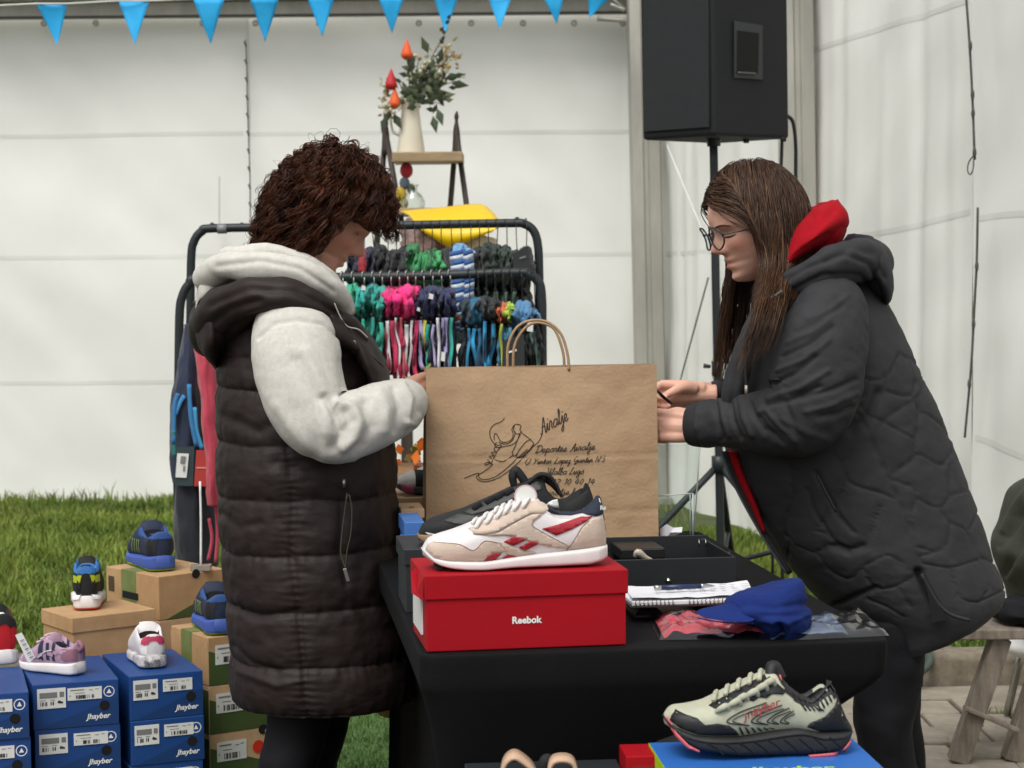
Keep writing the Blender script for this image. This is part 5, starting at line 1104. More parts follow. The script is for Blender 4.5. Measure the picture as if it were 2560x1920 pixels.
def scalp(M3, n, seed, cond):
    g = np.random.default_rng(seed); v = g.normal(0, 1, (n * 4, 3)); v /= np.linalg.norm(v, axis=1)[:, None]; er = np.array([.097, .077, .114]); ec = np.array([-.004, 0, .010])
    p = v * er + ec; k = cond(p); p = p[k][:n]; nn = v[k][:n] / er; nn /= np.linalg.norm(nn, axis=1)[:, None]
    return xf(M3, p), nn @ np.array(M3.to_3x3().normalized()).T, p
def limb(rows, r=None):
    G = tube_rings([r_[0] for r_ in rows], [r_[1] for r_ in rows], 24, 16); return (G, gridfaces(24, 16))

# ================================================================= woman on the left
LY = 4.35
M_hairL = mat('auburn_hair', '321a11', .5, .35, 30, spec=.25, col2='57301c', st=(1, 1, 1))
HL = hmat(at(703, 474, LY), 6, 34, 3, 1.02)
clipL = lambda h: ((h[..., 0] > .045) & (h[..., 2] < .030)) | ((h[..., 0] > .020 + .25 * (h[..., 2] + .10)) & (h[..., 2] < -.02)) | ((h[..., 2] < -.15) & (h[..., 0] > -.04))
hp = xf(HL, head_local()); nk = at(640, 640, LY)
parts = [(hp.reshape(-1, 3), gridfaces(72, 96))]
parts.append(limb([(at(690, 540, LY), .052), (at(650, 610, LY), .056), (at(630, 680, LY), .07)]))
parts.append(limb([(at(640, 650, LY), .09), (at(650, 760, LY), .135), (at(650, 950, LY), .125), (at(655, 1150, LY), .15), (at(665, 1300, LY), .13)]))
sh = at(640, 720, LY - .17); el = at(700, 920, LY - .255); wr = at(880, 848, LY + .075)
parts.append(limb([(sh, .05), (sh.lerp(el, .5), .046), (el, .04), (at(822, 893, LY - .17), .034), (wr, .026)]))
HM = Matrix.Translation(wr) @ Vector((.52, .84, .12)).to_track_quat('X', 'Z').to_matrix().to_4x4() @ Matrix.Rotation(R(-80), 4, 'X')
parts += hand(HM, [(15, 25, 15)] * 4, [(.035, .035, -.012), (.065, .04, -.02), (.09, .035, -.024)], 1, .92)
sh2 = at(660, 720, LY + .17); el2 = at(720, 930, LY + .22); wr2 = at(890, 880, LY + .3)
parts.append(limb([(sh2, .055), (el2, .042), (wr2, .027)]))
parts += hand(Matrix.Translation(wr2) @ Vector((.9, .3, .05)).to_track_quat('X', 'Z').to_matrix().to_4x4(), [(30, 40, 25)] * 4, [(.035, .035, -.012), (.065, .04, -.02), (.09, .035, -.024)], 1, .92)
for k, (x0, x1, yo) in enumerate(((655, 612, -.085), (690, 668, .095))):
    a = at(x0, 1300, LY + yo); c = Vector((at(x1, 1650, LY + yo).x, LY + yo, .09)); parts.append(limb([(a, .06), (a.lerp(c, .5), .045), (c, .033), (c + Vector((.04, 0, -.05)), .03), (c + Vector((.13, 0, -.062)), .02)]))
wl = body('woman with curly auburn hair in a long brown padded vest, head bowed', 'person', parts, SK, .0034, HL, (at(650, 1600, LY).x, LY, 0))
# trousers
M_trou = mat('black_trousers', (.008, .008, .010), .8, .2, 10, .2, 200, spec=.2)
for k, (rows, yo) in enumerate((([(585, 1440, 730, 1440, .085), (575, 1560, 715, 1560, .08), (560, 1660, 690, 1660, .075), (556, 1850, 655, 1850, .06), (560, 2060, 640, 2060, .055)], -.085), ([(610, 1440, 760, 1440, .085), (620, 1545, 755, 1545, .08), (600, 1660, 728, 1660, .075), (610, 1850, 715, 1850, .06), (615, 2060, 700, 2060, .055)], .095))):
    G = sil(rows, LY + yo, 40, 30); N = gnormals(G); gobj('trouser_leg', G + N * (fbm(G * 14, k)[..., None] * .006), M_trou, wl)
M_shoeb = mat('black_boot', '151515', .6, .1)
for yo, x in ((-.085, 600), (.095, 655)):
    p = at(x, 2060, LY + yo); Shoe_ = None
    G = tube_rings([(p.x - .05, LY + yo, .05), (p.x + .05, LY + yo, .055), (p.x + .15, LY + yo, .035), (p.x + .19, LY + yo, .025)], [.045, .05, .04, .02], 20, 16); G[..., 2] = np.maximum(G[..., 2], .003); gobj('shoe', G, M_shoeb, wl)
# padded vest
M_vest = mat('brown_nylon', '231917', .6, .10, 14, .2, 320, spec=.3)
rows = [(590, 600, 690, 610, .06), (545, 622, 730, 645, .14), (500, 665, 778, 690, .18), (474, 740, 818, 745, .195), (468, 820, 832, 810, .20), (468, 900, 842, 900, .205), (470, 1000, 856, 1000, .22), (474, 1100, 861, 1095, .222), (482, 1200, 868, 1195, .228), (492, 1300, 880, 1295, .232), (498, 1400, 893, 1390, .236), (500, 1470, 901, 1462, .236), (506, 1508, 906, 1500, .232)]
G = sil(rows, LY, 330, 230, .94); N = gnormals(G)
zsv = [at(650, y, LY - .2).z for y in (700, 775, 844, 961, 1088, 1202, 1321, 1440, 1545)]
zz = G[..., 2] + .006 * fbm(G * 7, 11) + .02 * (np.cos(np.arctan2(G[..., 1] - LY, G[..., 0] - at(680, 1000, LY).x)) * 0)
puff = np.zeros(zz.shape)
for a, c in zip(zsv[:-1], zsv[1:]):
    t = (a - zz) / (a - c); k = (t >= 0) & (t < 1); puff[k] = np.sqrt(np.clip(1 - (2 * t[k] - 1) ** 2, 0, 1))
low = sst(at(650, 740, LY).z, at(650, 840, LY).z, -G[..., 2] * -1) if False else sst(zsv[0], zsv[2], G[..., 2])
seamx = [(618, 965), (626, 1020), (634, 1080), (629, 1202), (645, 1320), (655, 1440), (666, 1555)]
Qp = proj(G); ds = pdist(Qp, seamx); nearw = sst(.3, -.2, N[..., 1]) * (Qp[..., 1] > 955)
dz = np.min([np.abs(zz - a) for a in zsv[2:]], axis=0)
D = .0115 * puff * sst(zsv[0] + .02, zsv[2], G[..., 2]) - .009 * np.exp(-ds / 7) * nearw
D += .0014 * np.exp(-ds / 20) * np.sin(Qp[..., 1] * .42 + 3 * fbm(G * 20, 2)) * nearw
D += .0030 * np.exp(-dz / .022) * fbm(G * np.array([75, 75, 22]), 5) + .0028 * fbm(G * np.array([8, 8, 13]), 7, 4) + .0016 * fbm(G * 45, 9)
D += ridges(G, N, [([(500, 1310), (560, 1335), (640, 1320)], 8, -.006), ([(505, 1395), (540, 1430), (600, 1450)], 7, -.005), ([(520, 1450), (600, 1480), (650, 1470)], 9, .005), ([(742, 1062), (738, 1130), (735, 1190), (748, 1260)], 9, -.007), ([(838, 940), (850, 1100), (856, 1200)], 7, -.006), ([(478, 1110), (520, 1140), (560, 1130)], 10, -.004), ([(480, 900), (560, 930), (610, 905)], 12, -.004), ([(600, 1000), (630, 1010), (720, 985)], 14, -.008), ([(800, 1230), (790, 1290), (830, 1340)], 14, .005)])
Gv = G + N * (D[..., None] - .009)
Gv[-1] += (Gv[-1] * 0)
gobj('vest', Gv, M_vest, wl, caps=False)
def loop(name, rows, n, m, mm, disp=None, flat=1.0, closed=True, seed=1, amp=.004, sc=18, parent=None, spec=None, el=None):
    """collar or hood roll: a tube round the neck given by (x, y, radius, Y)"""
    rows = rows + [rows[0]] if closed else rows
    G = pxtube(rows, n, m, flat); N = gnormals(G); d = amp * fbm(G * sc, seed)
    if spec: d = d + ridges(G, N, spec)
    G = G + N * d[..., None]
    return gobj(name, G, mm, parent, caps=not closed)
# vest hood lying on the back
loop('vest_hood', [(775, 735, 22, LY - .13), (735, 690, 28, LY - .17), (675, 660, 34, LY - .21), (605, 640, 40, LY - .22), (540, 645, 48, LY - .20), (490, 672, 58, LY - .13), (468, 715, 62, LY), (490, 672, 58, LY + .13), (540, 645, 48, LY + .20), (605, 640, 40, LY + .22), (675, 660, 34, LY + .21), (735, 690, 28, LY + .17), (775, 735, 22, LY + .13)], 150, 50, M_vest, parent=wl, seed=4, amp=.009, sc=11, closed=False,
     spec=[([(450, 660), (540, 625), (640, 630), (740, 680)], 8, -.007), ([(455, 700), (500, 665), (560, 650)], 10, -.008), ([(470, 760), (505, 710), (560, 680)], 10, -.007)])
G = sil([(448, 640, 540, 640, .13), (433, 680, 548, 680, .165), (430, 720, 535, 720, .17), (440, 760, 512, 755, .15), (462, 790, 492, 788, .09), (474, 802, 482, 802, .03)], LY + .0, 50, 60); N = gnormals(G)
gobj('vest_hood', G + N * (.006 * fbm(G * 14, 6) + ridges(G, N, [([(450, 650), (470, 720), (480, 790)], 9, -.007), ([(500, 650), (495, 720), (486, 780)], 9, -.006)]))[..., None], M_vest, wl)
# front flap with snap buttons
G = sil([(735, 668, 760, 690, .07, -.10), (745, 700, 800, 730, .11, -.08), (755, 735, 828, 770, .13, -.07), (770, 770, 838, 800, .13, -.07), (790, 800, 842, 830, .12, -.06), (800, 840, 846, 850, .11, -.05)], LY, 40, 40); N = gnormals(G)
gobj('vest_placket', G + N * (.003 * fbm(G * 25, 3) + ridges(G, N, [([(735, 690), (765, 715), (800, 745), (835, 790)], 5, -.004)]))[..., None], M_vest, wl)
M_snap = mat('dull_nickel', '9c9a95', .35, .05, metal=1)
for x, y in ((716, 707), (762, 742)):
    p = at(x, y, LY - .20); th = np.linspace(0, 2 * np.pi, 13); MB().tube([p + Vector((.006 * math.cos(t), 0, .006 * math.sin(t))) for t in th], .0022, None, 6).build('snap_button', M_snap, wl)
G = sil([(700, 672, 742, 690, .03, -.19), (695, 700, 765, 722, .04, -.18), (710, 725, 790, 752, .04, -.17), (745, 752, 815, 775, .035, -.15), (800, 782, 832, 792, .02, -.12)], LY, 30, 30); gobj('vest_placket', G + gnormals(G) * (.003 * fbm(G * 30, 8))[..., None], M_vest, wl)
MB().tube([at(x, y, LY - .21 + k * .008) for k, (x, y) in enumerate(((722, 655), (738, 690), (752, 706), (775, 712), (795, 730)))], .0016, 24, 5).build('piping', mat('light_piping', 'a8a49a', .6), wl)
MB().tube([at(743, 1035, LY - .245), at(743, 1053, LY - .245)], .003, 3, 8).build('zip_stop', M_snap, wl)
b = MB().tube([at(x, y, LY - .252) for x, y in ((750, 1066), (744, 1110), (738, 1160), (736, 1195), (742, 1215), (748, 1232))], .0018, 20, 5); b.tube([at(x, y, LY - .252) for x, y in ((754, 1068), (760, 1100), (758, 1150), (750, 1190), (746, 1230))], .0016, 20, 5); zp_ = b.build('pocket_zip', mat('brass_zip', '4f4a3c', .5, .1, metal=.5), wl)
b = MB().box((-.004, -.002, -.016), (.004, .002, .012), Matrix.Translation(at(748, 1240, LY - .256)) @ Matrix.Rotation(R(-15), 4, 'Y')); b.build('zip_pull', M_snap, zp_, False, .001)
# cream hoodie: hood and sleeve
M_hood = mat('cream_fleece', 'c3c0b7', .95, .03, 90, .3, 420, spec=.2, col2='cdcac2')
loop('hood', [(752, 672, 16, LY - .10), (735, 640, 22, LY - .135), (700, 610, 27, LY - .165), (640, 585, 30, LY - .18), (570, 572, 31, LY - .17), (500, 574, 32, LY - .13), (458, 592, 32, LY - .05), (448, 600, 30, LY + .03), (480, 580, 30, LY + .12), (570, 575, 30, LY + .17), (660, 590, 28, LY + .17), (735, 640, 22, LY + .13), (752, 672, 16, LY + .09)], 150, 44, M_hood, parent=wl, seed=14, amp=.005, sc=13, closed=False,
     spec=[([(470, 575), (560, 562), (650, 580), (720, 630)], 7, -.005), ([(520, 600), (600, 602), (680, 625)], 8, .003)])
loop('hood', [(742, 655, 12, LY - .08), (722, 612, 16, LY - .10), (680, 575, 19, LY - .125), (620, 552, 21, LY - .13), (550, 545, 21, LY - .12), (490, 552, 18, LY - .06), (500, 548, 18, LY + .05), (560, 545, 20, LY + .11), (640, 556, 20, LY + .12), (722, 612, 14, LY + .08)], 120, 36, M_hood, parent=wl, seed=24, amp=.005, sc=14, closed=False)
G = sil([(455, 570, 520, 570, .08, .02), (430, 600, 520, 600, .10, .02), (424, 640, 500, 630, .10, .02), (424, 668, 450, 650, .06, .02), (428, 690, 440, 685, .02, .02)], LY, 40, 40); gobj('hood', G + gnormals(G) * (.005 * fbm(G * 14, 9))[..., None], M_hood, wl)
srows = [(636, 668, 66, LY - .15), (634, 700, 84, LY - .185), (640, 755, 95, LY - .215), (650, 820, 93, LY - .24), (670, 880, 90, LY - .255), (705, 918, 82, LY - .265), (765, 916, 74, LY - .245), (822, 893, 68, LY - .17), (856, 880, 60, LY - .09), (873, 870, 50, LY + .0), (884, 865, 42, LY + .06), (888, 863, 36, LY + .08)]
G = pxtube(srows, 190, 110, .92); N = gnormals(G)
d = .0028 * fbm(G * 9, 31, 3) + .0006 * fbm(G * 50, 33)
d += ridges(G, N, [([(735, 780), (742, 830), (738, 860)], 10, -.003), ([(700, 860), (725, 900), (735, 940), (720, 965)], 9, -.011), ([(730, 870), (760, 880), (775, 910), (765, 945), (740, 965)], 10, .012), ([(745, 890), (755, 910), (745, 930)], 7, -.006), ([(640, 780), (680, 860), (690, 930), (680, 985)], 16, -.006), ([(660, 760), (700, 850), (705, 930)], 14, .006), ([(790, 870), (805, 920), (780, 960)], 11, -.008), ([(820, 850), (835, 880), (830, 930)], 10, .006), ([(850, 840), (862, 880), (852, 930)], 8, -.006), ([(560, 730), (590, 700), (640, 690), (700, 700), (735, 730)], 4, -.005), ([(600, 880), (640, 940), (690, 985), (760, 990)], 14, .005), ([(870, 830), (885, 860), (875, 920)], 6, .005), ([(875, 912), (892, 915), (900, 900)], 6, .006)])
gobj('sleeve', G + N * d[..., None], M_hood, wl)
G = pxtube([(668, 690, 60, LY + .17), (690, 800, 60, LY + .25), (730, 910, 55, LY + .27), (820, 900, 48, LY + .32), (885, 880, 36, LY + .36)], 60, 40); gobj('sleeve', G + gnormals(G) * (.004 * fbm(G * 14, 41))[..., None], M_hood, wl)
# hair
def condL(p): return ((p[:, 0] < .055) | (p[:, 2] > .055)) & (p[:, 2] > -.055) & ((p[:, 0] < .02) | (p[:, 2] > .005) )
Rt, Nn, pl = scalp(HL, 300, 3, condL); nG_ = len(Rt); per = 12
gidL = np.repeat(np.arange(nG_), per); Lg = np.interp(pl[:, 0], [-.1, -.05, -.02, .0, .03, .06, .1], [.17, .17, .155, .12, .085, .065, .06]) * (.85 + .35 * rng.random(nG_))
def exL(p, t): return np.array([0, 0, -1.0]) * np.ones((len(p), 1)) + .05 * (p - np.array(HL.translation)) / .12
strands('hair', Rt[gidL], Nn[gidL], HL, 36, Lg[gidL] * (.9 + .2 * rng.random(len(gidL))), wl, M_hairL, (0, 0, -1), .021, .0095, .0013, 5, .35, exL, .050, .26, gid=gidL, jit=.0048, clip=clipL)
Rs, Ns, ps = scalp(HL, 260, 8, condL); Ls = np.interp(ps[:, 0], [-.1, 0, .03, .1], [.18, .13, .09, .06]) * (.8 + .4 * rng.random(len(Rs)))
strands('hair', Rs, Ns, HL, 36, Ls, wl, M_hairL, (0, 0, -1),   .027, .010, .00055, 9, .5, exL, .04, .22, clip=clipL)
G = xf(HL, sphere((-.006, 0, .014), (.108, .087, .122), 30, 40) ); Hl = xf(HL.inverted(), G); kx = (Hl[..., 0] > .035) & (Hl[..., 2] < .05); Hl[kx, 0] = np.minimum(Hl[kx, 0], .02); kz2 = Hl[..., 2] < -.07; Hl[kz2, 2] = -.07; gobj('hair', xf(HL, Hl), mat('dark_hair_root', '160b08', .7), wl)
b = MB().tube([xf(HL, np.array([[.074, y, .012]]))[0] for y in (-.05, -.04, -.03)], .0015, 6, 5); b.build('eyelash', M_hairL, wl)

# ================================================================= woman on the right
RY = 4.62
M_hairR = mat('brown_straight_hair', '36231a', .42, .3, 18, spec=.3, col2='4e3522', st=(6, 6, .4))
M_hairR2 = mat('brown_hair_tips', '5a3f2a', .4, .3, 18, spec=.35, col2='735236', st=(6, 6, .4))
HR = hmat(at(1634, 490, RY - .02), 180 + 13, 17, 0, 1.10)
parts = [(xf(HR, head_local()).reshape(-1, 3), gridfaces(72, 96))]
parts.append(limb([(at(1655, 540, RY), .052), (at(1700, 600, RY), .056), (at(1740, 670, RY + .02), .07)]))
parts.append(limb([(at(1740, 660, RY + .02), .10), (at(1790, 800, RY + .02), .15), (at(1850, 1000, RY + .02), .15), (at(1920, 1200, RY + .02), .16), (at(1930, 1320, RY + .02), .14)]))
shR = at(1775, 700, RY - .20); elR = at(1745, 895, RY - .24); wrR = at(1488, 919, RY - .10)
parts.append(limb([(shR, .055), (shR.lerp(elR, .5), .048), (elR, .042), (elR.lerp(wrR, .5), .036), (wrR, .027)]))
def frame(o, fwd_, up_):
    f = Vector(fwd_).normalized(); u = Vector(up_); l = u.cross(f).normalized(); u = f.cross(l); m = Matrix((f, l, u)).transposed().to_4x4(); return Matrix.Translation(o) @ m
# near hand: palm turned in, thumb on top, fingers closed on a card
Mn = frame(at(1496, 924, RY - .075), (-.93, .26, .06), (-.22, -.90, .22))
parts += hand(Mn, [(30, 55, 35), (48, 66, 42), (58, 66, 42), (62, 64, 42)], [(.036, .034, -.010), (.066, .030, -.018), (.094, .022, -.022)], .8, 1.0, True)
shR2 = at(1700, 690, RY + .2); elR2 = at(1640, 850, RY + .25); wrR2 = at(1500, 850, RY + .05)
parts.append(limb([(shR2, .055), (elR2, .042), (wrR2, .027)]))
Mf = frame(at(1502, 852, RY + .04), (-.97, -.05, .0), (.10, .86, .5))
parts += hand(Mf, [(55, 70, 45), (58, 72, 45), (60, 72, 45), (62, 70, 45)], [(.034, .034, -.02), (.062, .030, -.034), (.088, .018, -.040)], .8, .98)
for k, (x0, x1, yo) in enumerate(((1925, 1912, -.085), (1942, 1938, .09))):
    a = at(x0, 1320, RY + yo); c = Vector((at(x1, 1650, RY + yo).x, RY + yo, .09)); parts.append(limb([(a, .06), (a.lerp(c, .5), .045), (c, .033), (c + Vector((-.04, 0, -.05)), .03), (c + Vector((-.13, 0, -.062)), .02)]))
wr_ = body('woman with long brown hair, glasses and dark quilted coat leaning over the table', 'person', parts, lin('d8a892'), .0031, HR, (at(1910, 1600, RY).x, RY, 0))
for k, (rows, yo) in enumerate((([(1845, 1330, 2010, 1330, .095), (1838, 1440, 1998, 1400, .09), (1842, 1520, 1980, 1520, .085), (1850, 1600, 1972, 1600, .08), (1858, 1760, 1990, 1760, .07), (1880, 1980, 1975, 1980, .06)], -.085), ([(1880, 1330, 2040, 1330, .095), (1880, 1440, 2000, 1400, .09), (1875, 1550, 1985, 1550, .08), (1880, 1660, 1998, 1660, .075), (1895, 1800, 2000, 1800, .065), (1900, 1980, 1990, 1980, .06)], .09))):
    G = sil(rows, RY + yo, 40, 30); N = gnormals(G); gobj('trouser_leg', G + N * (fbm(G * 14, 20 + k)[..., None] * .006), M_trou, wr_)
for yo, x in ((-.085, 1925), (.09, 1945)):
    p = at(x, 1980, RY + yo); G = tube_rings([(p.x + .05, RY + yo, .05), (p.x - .05, RY + yo, .055), (p.x - .15, RY + yo, .035), (p.x - .19, RY + yo, .025)], [.045, .05, .04, .02], 20, 16); G[..., 2] = np.maximum(G[..., 2], .003); gobj('shoe', G, M_shoeb, wr_)
# quilted coat
M_coat = mat('charcoal_nylon', '303032', .74, .10, 16, .22, 320, spec=.22)
rows = [(1690, 590, 1800, 545, .08), (1650, 640, 1868, 590, .17), (1615, 700, 1915, 660, .24), (1585, 770, 1955, 740, .265), (1565, 850, 2005, 845, .27), (1562, 930, 2045, 935, .265), (1580, 1010, 2082, 1035, .265), (1618, 1085, 2112, 1120, .265), (1660, 1160, 2136, 1195, .27), (1708, 1228, 2155, 1240, .27), (1768, 1296, 2164, 1274, .265), (1822, 1345, 2150, 1298, .255), (1850, 1385, 2122, 1312, .245), (1866, 1406, 2090, 1320, .235)]
G = sil(rows, RY + .05, 300, 260, .95); N = gnormals(G)
z7 = lambda x, y: ((1600 + x / 2.304) / K, (850 + y / 2.304) / K)
QL = [[(1240, 180), (1330, 230), (1420, 210), (1490, 90)], [(1230, 330), (1310, 420), (1400, 470), (1590, 575)], [(1330, 230), (1290, 330), (1230, 330)], [(1420, 210), (1430, 290), (1560, 320), (1590, 240)], [(1500, 80), (1590, 130), (1640, 230), (1600, 330), (1440, 440), (1390, 500)], [(1590, 575), (1620, 420), (1720, 470), (1790, 560)], [(1620, 420), (1590, 330)],
      [(1270, 430), (1330, 560), (1430, 800), (1510, 960), (1590, 1190), (1640, 1340)], [(1430, 800), (1570, 690), (1620, 660), (1740, 720), (1800, 640)], [(1430, 800), (1580, 850), (1600, 910), (1730, 970), (1790, 900), (1880, 870)], [(1590, 575), (1580, 690)], [(1600, 910), (1560, 1010), (1590, 1190)], [(1790, 560), (1860, 640), (1940, 760)], [(1790, 900), (1790, 720)], [(1730, 970), (1790, 1050), (1880, 1100), (1960, 1250)], [(1790, 1050), (1760, 1190), (1610, 1250)], [(1590, 1190), (1710, 1220), (1760, 1190)], [(1640, 1290), (1800, 1310), (1970, 1260)],
      [(1180, 790), (1240, 840), (1380, 880), (1480, 920)], [(1160, 700), (1180, 790), (1130, 930), (1010, 1100)], [(840, 690), (880, 880), (830, 1040), (860, 1160), (1020, 1230), (1080, 1130), (1010, 1100)], [(1020, 1230), (1100, 1340), (1200, 1380), (1280, 1310), (1420, 1240), (1500, 1280)], [(1110, 1190), (1280, 1190), (1380, 960)], [(860, 1160), (840, 1300), (930, 1420), (1110, 1530), (1350, 1430)], [(1280, 1310), (1350, 1430), (1480, 1420), (1600, 1340)], [(1350, 1430), (1300, 1490), (1420, 1540), (1520, 1600)], [(1480, 1420), (1560, 1540)], [(1800, 1310), (1850, 1480), (1960, 1510), (2000, 1450)], [(1940, 760), (1990, 900), (1900, 1090)], [(1960, 1250), (2090, 1300)], [(1960, 1510), (2120, 1430)]]
Qp = proj(G); dq = np.full(Qp.shape[:-1], 1e9)
for ln in QL: dq = np.minimum(dq, pdist(Qp, [z7(*p) for p in cr(ln, 12)]))
# far side gets a plain diamond quilt
ang = np.arctan2(G[..., 1] - RY, G[..., 0] - at(1850, 1000, RY).x); farq = np.minimum(np.abs(np.sin(G[..., 2] * 26 + ang * 6)), np.abs(np.sin(G[..., 2] * 26 - ang * 6))) * 30
nearw = sst(.25, -.15, N[..., 1]); dq = dq * nearw + farq * (1 - nearw)
D = .0030 * (1 - np.exp(-dq / 15)) - .0036 * np.exp(-(dq / 2.2) ** 2) - .003 + .0022 * fbm(G * np.array([11, 11, 16]), 50, 4) + .0022 * np.exp(-dq / 18) * fbm(G * 55, 51)
D += ridges(G, N, [([(1985, 1235), (2000, 1275), (2020, 1312)], 7, -.03), ([z7(1010, 760), z7(1060, 860), z7(1140, 1010), z7(1230, 1110)], 4, -.008), ([z7(960, 860), z7(1000, 980), z7(1100, 1140), z7(1200, 1230)], 4, -.006), ([z7(1110, 1190), z7(1200, 1215), z7(1280, 1190)], 8, -.008), ([z7(1110, 1530), z7(1230, 1480), z7(1360, 1430)], 5, -.010), ([(1840, 930), (1880, 900), (1900, 850)], 12, -.012)])
gobj('coat', G + N * D[..., None], M_coat, wr_, caps=False)
# slit lining
V = [tuple(at(x, y, RY - .235)) for x, y in ((1986, 1236), (1998, 1255), (2016, 1290), (2036, 1318), (2052, 1338), (2012, 1346), (2010, 1320), (2006, 1290), (1998, 1262))]
MB().add(V, [tuple(range(9))]).build('coat_vent', mat('coat_lining', (.004, .004, .005), .9), wr_, False)
MB().tube([at(x, y, RY - .232) for x, y in ((2095, 1340), (2055, 1328), (2025, 1302), (1990, 1240))], .004, 20, 6).build('coat_hem', M_coat, wr_)
MB().tube([z_ for z_ in [at(*z7(x, y), RY - .235) for x, y in ((1020, 780), (1060, 860), (1130, 990))]], .003, 12, 6).build('pocket_zip', mat('black_zip', (.01, .01, .01), .5), wr_)
# coat hood lying on the back
loop('coat_hood', [(1640, 668, 15, RY - .10), (1680, 632, 24, RY - .15), (1740, 600, 33, RY - .19), (1800, 572, 42, RY - .20), (1850, 562, 50, RY - .15), (1868, 568, 54, RY - .04), (1868, 568, 54, RY + .08), (1840, 562, 48, RY + .20), (1780, 580, 38, RY + .24), (1700, 625, 26, RY + .2), (1650, 665, 15, RY + .14)], 150, 50, M_coat, parent=wr_, seed=61, amp=.007, sc=12, closed=False,
     spec=[([(1660, 630), (1740, 575), (1830, 545), (1880, 570), (1905, 620)], 6, -.008), ([(1690, 640), (1780, 595), (1860, 600), (1900, 650)], 7, -.007), ([(1780, 560), (1840, 530), (1890, 545)], 8, -.005)])
G = sil([(1838, 505, 1880, 512, .10, .02), (1815, 540, 1908, 555, .17, .02), (1830, 590, 1920, 600, .18, .02), (1862, 640, 1918, 640, .15, .02), (1893, 672, 1906, 668, .05, .02)], RY, 40, 50); N = gnormals(G)
gobj('coat_hood', G + N * (.005 * fbm(G * 14, 66) + ridges(G, N, [([(1830, 530), (1880, 550), (1912, 600)], 6, -.007), ([(1840, 580), (1890, 610), (1905, 655)], 6, -.006)]))[..., None], M_coat, wr_)
# red hoodie
M_redh = mat('red_fleece', '9a0c19', .95, .08, 30, .3, 300, spec=.2)
G = sil([(1648, 600, 1656, 612, .05, -.03), (1655, 570, 1682, 592, .13, -.01), (1675, 532, 1718, 565, .165, 0), (1705, 492, 1762, 535, .175, 0), (1738, 458, 1800, 510, .165, .01), (1764, 443, 1825, 492, .13, .01), (1784, 433, 1826, 474, .10, .01), (1800, 432, 1822, 456, .05, .01), (1808, 436, 1816, 446, .015, .01)], RY, 70, 60); N = gnormals(G)
gobj('hood', G + N * (.005 * fbm(G * 13, 71) + ridges(G, N, [([(1668, 590), (1730, 540), (1790, 505)], 6, -.005), ([(1700, 520), (1750, 475), (1800, 445)], 9, .006), ([(1745, 520), (1775, 480), (1800, 455)], 6, -.006), ([(1690, 560), (1730, 515), (1760, 470)], 5, -.004)]))[..., None], M_redh, wr_)
G = sil([(1770, 440, 1806, 432, .08, .02), (1745, 470, 1824, 465, .13, .02), (1735, 510, 1822, 500, .14, .02), (1730, 550, 1800, 545, .12, .02)], RY, 30, 40); gobj('hood', G + gnormals(G) * (.004 * fbm(G * 16, 76))[..., None], M_redh, wr_)
G = sil([(1571, 975, 1592, 975, .03, -.03), (1590, 1030, 1610, 1025, .03, -.03), (1618, 1090, 1634, 1085, .03, -.03), (1645, 1150, 1654, 1145, .02, -.03)], RY, 30, 16); gobj('hoodie_hem', G, M_redh, wr_)
for pl_, w_, m_ in (([(1560, 975), (1579, 1030), (1614, 1100), (1656, 1172), (1700, 1238)], .0035, mat('grey_tape', '55565a', .6)), ([(1566, 975), (1586, 1030), (1621, 1100), (1663, 1172), (1707, 1238)], .007, M_coat)): MB().tube([at(x, y, RY - .03) for x, y in pl_], w_, 24, 8).build('front_edge', m_, wr_)
# dark front placket, drawstring
G = sil([(1640, 640, 1690, 620, .03, -.12), (1608, 700, 1650, 690, .03, -.14), (1582, 760, 1630, 760, .03, -.15), (1562, 830, 1615, 830, .03, -.15), (1555, 880, 1600, 880, .02, -.15)], RY, 40, 24); N = gnormals(G); gobj('coat_front', G + N * (.002 * fbm(G * 30, 5) + ridges(G, N, [([(1650, 640), (1612, 720), (1590, 800), (1580, 880)], 5, -.006)]))[..., None], M_coat, wr_)
dst_ = MB().tube([at(x, y, RY - .268) for x, y in ((1625, 690), (1614, 730), (1611, 790), (1612, 835))], .0035, 20, 7).build('drawstring', mat('black_cord', (.012, .012, .014), .8), wr_)
MB().tube([at(1612, 832, RY - .268), at(1612, 852, RY - .268)], .0036, 3, 8).build('cord_end', mat('pale_metal', 'b7aaa2', .4, metal=.7), dst_)
MB().tube([at(x, y, RY - .25) for x, y in ((1690, 628), (1672, 640), (1650, 648), (1636, 646))], .003, 14, 6).build('piping', mat('grey_piping', '47474a', .6), wr_)
